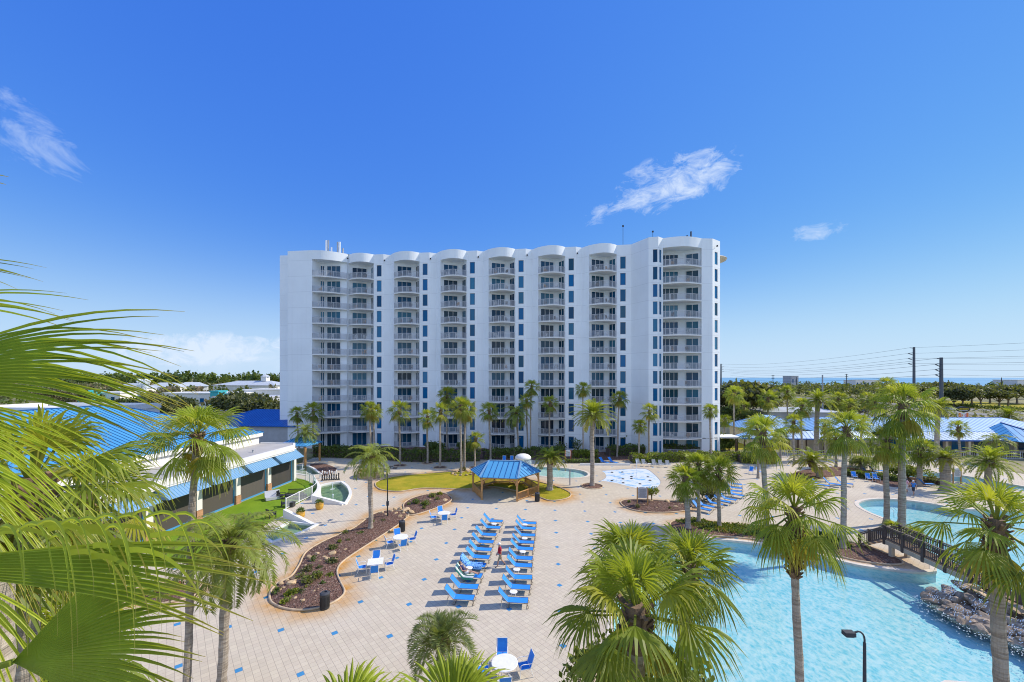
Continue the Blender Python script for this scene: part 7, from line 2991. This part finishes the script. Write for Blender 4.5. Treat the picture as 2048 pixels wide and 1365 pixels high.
# broadleaf trees
def tree_meshes(seed, pal, r=5.0, h=9.0, n=3000, size=.75, flat=.75):
    rnd = random.Random(seed)
    tk = MB()
    zt = h * .30
    tk.tube([(0, 0, 0), (.1, 0, zt * .6), (.15, .1, zt)], [.42, .32, .26], 8, jit=.1, rnd=rnd)
    lumps = []
    for i in range(13):
        a = i * 2.39996
        rr = r * sqrt((i + .5) / 13) * .82
        lz = h * .50 + (h * .33) * (1 - (rr / r) ** 2) + rnd.uniform(-.06, .06) * h
        lumps.append((rr * cos(a), rr * sin(a), lz, r * rnd.uniform(.27, .42)))
        if i % 2 == 0:
            tk.tube([(.15, .1, zt * .9), (rr * .45 * cos(a), rr * .45 * sin(a), zt + (lz - zt) * .6), (rr * cos(a), rr * sin(a), lz)], [.2, .12, .04], 6)
    g = MB()
    for i in range(n):
        lx, ly, lz, lr = lumps[rnd.randrange(len(lumps))]
        d = Vector((rnd.gauss(0, 1), rnd.gauss(0, 1), rnd.gauss(0, 1))).normalized()
        k_ = lr * rnd.uniform(.55, 1.08)
        leaf_quad(g, (lx + d.x * k_, ly + d.y * k_, lz + d.z * k_ * flat), size, rnd, pal)
    a = tk.build('trunk', MAT['bark'])
    b = g.build('crown', MAT['leaf'])
    r_ = (a.data, b.data)
    bpy.data.objects.remove(a)
    bpy.data.objects.remove(b)
    return r_


TREES = {'oak': [tree_meshes(s, OLIVE, 5.5, 8.5, 2600, .8) for s in (1, 2)], 'green': [tree_meshes(s, LG + OLIVE, 4.5, 8.5, 2600, .7) for s in (3, 4)],
         'bare': [tree_meshes(s, BROWN + OLIVE, 5.0, 9.0, 1500, .7) for s in (5,)], 'pine': [tree_meshes(6, PINE, 4.0, 12, 2200, .9, .6)]}
TR = random.Random(61)


def tree(kind, x, y, s, label, group):
    t = thing(kind + '_tree' if kind not in ('green', 'bare') else 'broadleaf_tree', (x, y, 0), label, 'tree', TR.uniform(0, 6.28), group)
    me = TREES[kind][TR.randrange(len(TREES[kind]))]
    for nm, m_ in (('trunk', me[0]), ('crown', me[1])):
        c = bpy.data.objects.new(nm, m_)
        COL.objects.link(c)
        c.parent = t
    t.scale = (s, s, s * TR.uniform(.85, 1.1))
    return t


for (kind, px, Y, s, lab) in [('green', 290, 118, .95, 'dark bushy tree over the ridge of the big blue roof, left'), ('oak', 318, 116, .95, 'bushy olive tree over the blue roof ridge, left of the tall palm'), ('oak', 350, 122, 1.0, 'olive tree directly behind the tall near palm crown'),
                              ('oak', 475, 112, 1.05, 'wide olive tree above the dark blue annex roof, left'), ('oak', 505, 108, 1.05, 'wide olive tree above the dark blue annex roof, middle'), ('oak', 530, 112, 1.0, 'olive tree above the dark blue annex roof, right'), ('green', 550, 122, .8, 'small yellow green tree at the left hotel edge'),
                              ('green', 245, 130, .8, 'green tree behind the white flat roofed building'), ('bare', 150, 180, 1.0, 'leafless greyish tree far left'), ('bare', 120, 170, 1.0, 'leafless brown tree farther left'),
                              ('oak', 1487, 112, 1.55, 'large olive tree right of the hotel tower'), ('oak', 1462, 120, 1.2, 'olive tree touching the right edge of the hotel'), ('bare', 1515, 122, 1.3, 'tall grey green tree behind the fan palms'),
                              ('green', 1500, 100, .7, 'dark small tree before the car park'), ('green', 1460, 108, .7, 'dark low tree behind the board fence'), ('green', 1660, 122, .75, 'dark low tree behind the bare pole'), ('green', 1690, 125, .85, 'dark low tree right of the bare pole'), ('oak', 1720, 135, .85, 'olive tree over the car park')]:
    tree(kind, Xat(px, Y), Y, s, lab, 'trees round the hotel grounds')
for i, px in enumerate((1850, 1868, 1888, 1908, 1925, 1944, 1962, 1980, 1998, 2016, 2034, 2052)):
    Y = 196 + TR.uniform(-10, 22)
    tree('oak', Xat(px, Y), Y, TR.uniform(.95, 1.3), 'low spreading oak in the row across the highway, %s' % ('left part' if i < 4 else 'middle part' if i < 8 else 'right part'), 'oaks across the highway')
for i in range(8):
    hedge_x = 214 + i * .5
g = MB()
for i in range(3200):
    xx, yy = 205 + TR.uniform(-.8, .8), TR.uniform(150, 236)
    leaf_quad(g, (xx, yy, TR.uniform(.1, 1.6)), .6, TR, LG)
tag(g.build('hedge', MAT['leaf']), 'long dark hedge along the far side of the highway', 'hedge')
# far woods: one mass each side
def woods(name, n, fx, pal_l, seed, leaves=46, size=2.6, hmax=13):
    rnd = random.Random(seed)
    g = MB()
    for i in range(n):
        x_, y_, sc = fx(rnd)
        pal = pal_l[rnd.randrange(len(pal_l))]
        r_ = rnd.uniform(3.0, 5.5) * sc
        h_ = rnd.uniform(.55, 1.0) * hmax * sc
        for j in range(leaves):
            d = Vector((rnd.gauss(0, 1), rnd.gauss(0, 1), rnd.gauss(0, 1))).normalized()
            k_ = rnd.uniform(.5, 1.0)
            leaf_quad(g, (x_ + d.x * r_ * k_, y_ + d.y * r_ * k_, max(.5, h_ * .62 + d.z * h_ * .40 * k_)), size * sc, rnd, pal)
    tag(g.build(name, MAT['leaf']), kind='stuff')


def lf(rnd):
    y = rnd.uniform(170, 620)
    x = rnd.uniform(-1.6, -.50) * y
    return x, y, .5 + rnd.random() * .4


def lfar(rnd):
    y = rnd.uniform(620, 900)
    x = rnd.uniform(-1.75, -.46) * y
    return x, y, 1.35


def rt(rnd):
    y = rnd.uniform(235, 520)
    x = rnd.uniform(.46, 1.45) * y
    if 165 < x < 206:
        x += 45
    return x, y, .55 + rnd.random() * .25


woods('scrub_woods', 780, lf, [OLIVE, BROWN, LG, OLIVE], 1, 40, 2.4, 10)
woods('pine_woods', 470, lfar, [PINE, PINE, LG], 2, 44, 3.4, 17)
woods('shore_woods', 560, rt, [OLIVE, LG, OLIVE], 3, 42, 2.3, 12)
# dune scrub by the road
g = MB()
for i in range(5000):
    x_, y_ = TR.uniform(120, 205), TR.uniform(95, 230)
    if 168 < x_ < 182 or 190 < x_ < 204:
        continue
    leaf_quad(g, (x_, y_, TR.uniform(0, .45)), .8, TR, OLIVE + BROWN + [(.45, .40, .28)], .6)
tag(g.build('roadside_scrub', MAT['leaf']), kind='stuff')
g = MB()
for i in range(6000):
    y_ = TR.uniform(95, 170)
    x_ = TR.uniform(-1.3, -.55) * y_
    leaf_quad(g, (x_, y_, TR.uniform(0, .5)), .9, TR, OLIVE + BROWN + LITE[:1], .6)
tag(g.build('field_scrub', MAT['leaf']), kind='stuff')

# ------------------------------------------------------------------ distant buildings
def plain_building(name, px, Y, w_, d_, h_, label, wallm, trim=None, rz=0.0):
    t = thing(name, (Xat(px, Y), Y, 0), label, 'building', rz)
    g = MB()
    g.box((0, 0, h_ / 2), (w_, d_, h_))
    g.build('wall', MAT[wallm], t)
    g = MB()
    g.box((0, 0, h_ + .2), (w_ + .6, d_ + .6, .5))
    g.build('parapet', MAT[trim or wallm], t)
    for i in range(max(2, int(w_ / 5))):
        g = MB()
        xx = -w_ / 2 + 2.5 + i * 5
        g.quad((xx - .9, -d_ / 2 - .02, h_ * .35), (xx + .9, -d_ / 2 - .02, h_ * .35), (xx + .9, -d_ / 2 - .02, h_ * .7), (xx - .9, -d_ / 2 - .02, h_ * .7))
        g.build('window', MAT['window_glass'], t)
    return t


plain_building('shop_building', 215, 205, 26, 14, 6.0, 'low white shop with a teal end, far left behind the roofs', 'fascia_white')
plain_building('teal_block', 182, 196, 6, 8, 7.0, 'teal painted block beside the low white shop', 'teal_paint')
plain_building('shop_building', 425, 185, 34, 14, 6.6, 'long white shop behind the tall palm crown', 'fascia_white')
plain_building('shop_building', 505, 170, 22, 16, 5.6, 'grey white building right of the long white shop', 'sign_panel')
plain_building('shop_building', 548, 195, 20, 14, 7.8, 'bright white building at the left edge of the hotel', 'fascia_white')
plain_building('teal_block', 437, 176, 3.5, 5, 7.6, 'small teal tower on the long white shop', 'teal_paint')
for i, px in enumerate((270, 335, 385)):
    hip_building('far_house', (Xat(px, 300 + 30 * i), 300 + 30 * i, 0), .3 * i, 22, 12, 6, 9.5, ['grey roofed house among the far trees, leftmost', 'grey roofed house among the far trees, above the palm', 'grey roofed house among the far trees, right of the palm'][i], 'house', 'grey_roof', 'fascia_white', .6, 9)
cl_ = hip_building('club_house', (Xat(510, 330), 330, 0), -.1, 52, 24, 7.5, 11.0, 'wide far building with a pale grey hip roof and a white cupola', 'building', 'grey_roof', 'fascia_white', 1.0, 9)
g = MB()
g.box((9, 0, 12.6), (4.5, 4.5, 3.4))
cu = g.build('cupola', MAT['fascia_white'], cl_)
g = MB()
g.lathe((9, 0, 14.3), [(3.6, 0), (2.4, .9), (.1, 2.0)], 8)
g.build('cupola_roof', MAT['grey_roof'], cu)
# far white fountain plume
g = MB()
rnd = random.Random(4)
for i in range(1500):
    f = rnd.random()
    r_ = .5 + 2.4 * f
    a = rnd.uniform(0, 6.28)
    q_ = sqrt(rnd.random())
    g.box((r_ * q_ * cos(a) + 2.0 * f * f, r_ * q_ * sin(a), 10.5 * f), (.22, .22, .26), a)
tag(g.build('fountain_plume', MAT['water_spray']), 'tall white spray plume among the far trees on the left', 'fountain').location = (Xat(281, 190), 190, 2.5)
for (px, Y, h_, lab) in ((532, 700, 24, 'tiny far tower block on the shore horizon'),):
    pass
for i, (px, Y, w_, h_, lab) in enumerate(((1581, 640, 11, 15.5, 'far grey tower block in front of the sea'), (1725, 560, 36, 9.6, 'far low building with pale roof on the shore'), (2030, 400, 20, 11, 'far pale building at the right edge by the sea'))):
    plain_building('shore_building', px, Y, w_, 20, h_, lab, 'wall_grey' if i == 0 else 'fascia_white')

# ------------------------------------------------------------------ poles, wires, road sign, cars
def power_pole(px, Y, ztop, r, label, arms=4, side=-1, m='pole_steel'):
    x_ = Xat(px, Y)
    t = thing('power_pole', (x_, Y, 0), label, 'power pole')
    g = MB()
    g.tube([(0, 0, 0), (0, 0, ztop)], [r, r * .72], 10)
    g.build('pole', MAT[m], t)
    tips = []
    for i in range(arms):
        z_ = ztop - .6 - i * ztop * .085
        L_ = ztop * (.10 if i else .07)
        g = MB()
        g.bar((0, 0, z_ - .9 if i else z_), (side * L_, 0, z_ if i else z_ + .3), .22)
        g.bar((0, 0, z_ + .5 if i else z_), (side * L_, 0, z_ if i else z_ + .3), .14)
        g.build('arm', MAT[m], t)
        tips.append(Vector((x_ + side * L_, Y, z_ if i else z_ + .3)))
    return t, tips


_, T1 = power_pole(1828, 192, 28.0, .62, 'tall steel power pole with zigzag arms, left of the two', 4)
_, T2 = power_pole(1882.5, 138, 20.5, .62, 'thick steel power pole with zigzag arms, right of the two', 4)
_, T3 = power_pole(1442, 400, 27.0, .8, 'far power pole at the right edge of the hotel', 4, 1)
for px, Y, z_, lab in ((1693, 330, 16.5, 'wooden utility pole before the sea, with cross arms'), (1546, 380, 16.0, 'small utility pole left of the far tower block'), (1593, 420, 13.8, 'thin pole behind the grey shed'), (1645, 118, 14.5, 'bare grey pole behind the walkway roofs'), (2003, 330, 13.6, 'small pole near the right edge')):
    t = thing('utility_pole', (Xat(px, Y), Y, 0), lab, 'utility pole')
    g = MB()
    g.tube([(0, 0, 0), (0, 0, z_)], [.3, .22] if Y > 200 else [.25, .18], 8)
    g.build('pole', MAT['grey_metal' if Y < 200 else 'dark_metal'], t)
    if Y > 300 and px in (1693, 1546):
        g = MB()
        for dz_ in (.6, 2.0, 3.4):
            g.bar((-1.3, 0, z_ - dz_), (1.3, 0, z_ - dz_), .3)
        g.build('cross_arm', MAT['dark_metal'], t)


def wire(a, b, sag, label, r=.035):
    n = 24
    g = MB()
    g.tube([(a.lerp(b, i / n) - UP * sag * 4 * (i / n) * (1 - i / n)) for i in range(n + 1)], r, 4, False)
    tag(g.build('power_line', MAT['dark_metal']), label, 'power line', 'overhead power lines')


for i in range(4):
    wire(T1[i], T3[i], 3.0, 'overhead line from the left steel pole to the far pole, %s' % ['top', 'second', 'third', 'lowest'][i], .045)
    wire(T1[i], T1[i] + Vector((30, -140, 1.0)), 1.4, 'overhead line from the left steel pole to the right edge, %s' % ['top', 'second', 'third', 'lowest'][i], .035)
    wire(T2[i], T2[i] + Vector((45, -75, -.5)), .8, 'overhead line from the right steel pole to the right edge, %s' % ['top', 'second', 'third', 'lowest'][i], .025)
    wire(T2[i], T3[i] + Vector((6, 0, -6)), 3.0, 'overhead line from the right steel pole to the far pole, %s' % ['top', 'second', 'third', 'lowest'][i], .045)
# roadside pylon sign
SX, SY = Xat(1926, 112), 112
t = thing('roadside_sign', (SX, SY, 0), 'roadside pylon with a black oval sign over a white panel', 'sign', -.1)
g = MB()
for xx in (-1.0, .95):
    g.box((xx, 0, 2.0), (.5, .4, 4.0))
g.build('post', MAT['sign_orange'], t)
g = MB()
n = 32
pts = [(1.62 * cos(2 * pi * i / n), 5.0 + .80 * sin(2 * pi * i / n)) for i in range(n)]
g.add([(a, -.2, b) for a, b in pts] + [(a, .2, b) for a, b in pts], [tuple(range(n)), tuple(range(2 * n - 1, n - 1, -1))] + [(i, i + n, (i + 1) % n + n, (i + 1) % n) for i in range(n)])
ov_ = g.build('oval_panel', MAT['dark_metal'], t)
g = MB()
for i in range(11):
    hh = .34
    xx = -1.1 + i * .22
    g.box((xx - .055, -.22, 5.1), (.05, .03, hh))
    g.box((xx + .02, -.22, 5.1 + (.13 if i % 2 else -.13)), (.12, .03, .06))
    if i % 3:
        g.box((xx + .06, -.22, 5.1), (.05, .03, hh))
g.build('lettering', MAT['sign_yellow'], ov_)
g = MB()
g.box((0, -.22, 4.68), (1.9, .03, .10))
g.build('underline', MAT['plastic_white'], ov_)
g = MB()
g.box((0, 0, 3.35), (2.8, .3, 1.25))
pn = g.build('panel', MAT['plastic_white'], t)
for xx, m_ in ((-.6, 'sign_orange'), (.65, 'sign_pink')):
    g = MB()
    for a in range(16):
        g.box((xx + .34 * cos(a * pi / 8), -.17, 3.35 + .34 * sin(a * pi / 8)), (.13, .02, .13))
    g.box((xx, -.17, 3.35), (.3, .02, .12))
    g.build('emblem', MAT[m_], pn)


def car(x, y, rz, label, m, van=False):
    t = thing('parked_car' if abs(x) < 150 else 'car', (x, y, 0), label, 'car', rz)
    hb, hr = (.95, 1.95) if van else (.88, 1.46)
    prof = [(-2.25, .42), (-2.28, .85), (-2.2, hb), (-1.7 if not van else -2.1, hb + .02)] + ([(-1.15, hr), (.35, hr), (1.05, hb + .02)] if not van else [(-2.05, hr), (.7, hr), (1.45, hb + .05)]) + [(2.1, hb - .12), (2.28, .72), (2.25, .42)]
    g = MB()
    n = len(prof)
    vs = []
    for sy in (-1, 1):
        for (a, b) in prof:
            vs.append((a, sy * (.9 if b <= hb + .06 else .72), b))
    g.add(vs, [tuple(range(n)), tuple(range(2 * n - 1, n - 1, -1))] + [(i, i + n, (i + 1) % n + n, (i + 1) % n) for i in range(n)])
    g.build('body', MAT[m], t)
    g = MB()
    i0 = 3
    A, B_, C_, D_ = prof[i0], prof[i0 + 1], prof[i0 + 2], prof[i0 + 3]
    for sy in (-1, 1):
        def S(p_, k_=.0):
            return (p_[0], sy * ((.9 if p_[1] <= hb + .06 else .72) + .012), p_[1])
        q_ = [Vector(S(v)) for v in (A, D_, C_, B_)]
        c_ = sum(q_, Vector()) / 4
        q_ = [c_ + (v - c_) * .82 for v in q_]
        g.add(q_, ((0, 1, 2, 3),))
    for (p0, p1) in ((C_, D_), (A, B_)):
        nx = .012 if p0 is C_ else -.012
        a0, b0 = Vector((p0[0] + nx, 0, p0[1])), Vector((p1[0] + nx, 0, p1[1]))
        lo, hi = (b0, a0) if p0 is C_ else (a0, b0)
        lo2, hi2 = lo.lerp(hi, .12), lo.lerp(hi, .88)
        g.add([(lo2.x, -.78, lo2.z + .01), (lo2.x, .78, lo2.z + .01), (hi2.x, .66, hi2.z + .01), (hi2.x, -.66, hi2.z + .01)], ((0, 1, 2, 3),))
    g.build('window', MAT['car_glass'], t)
    for xx in (-1.4, 1.4):
        for sy in (-.82, .82):
            g = MB()
            g.tube([(xx, sy - .1, .33), (xx, sy + .1, .33)], .33, 16)
            wh = g.build('wheel', MAT['rubber'], t)
            g = MB()
            g.tube([(xx, sy - .108, .33), (xx, sy + .108, .33)], .19, 12)
            g.build('rim', MAT['car_silver'], wh)
    for sy in (-.6, .6):
        g = MB()
        g.box((2.24, sy, .68), (.08, .32, .14))
        g.build('headlight', MAT['plastic_white'], t)
    return t


p = G(551, 842)
car(p[0], p[1], -1.2, 'white van parked at the left edge of the hotel', 'car_white', True)
car(p[0] - 6, p[1] + 3, -1.2, 'silver car parked behind the white van', 'car_silver')
car(Xat(1898, 168), 168, 1.5, 'white car driving on the highway beside the thick pole', 'car_white')
car(Xat(1478, 118), 118, .2, 'dark car in the car park behind the board fence, left', 'car_dark')
car(Xat(1500, 116), 116, .2, 'dark car in the car park behind the board fence, right', 'car_dark')
car(Xat(1705, 150), 150, 1.4, 'silver car in the far car park between palms', 'car_silver')
car(Xat(1722, 160), 160, 1.4, 'dark car in the far car park between palms', 'car_dark')
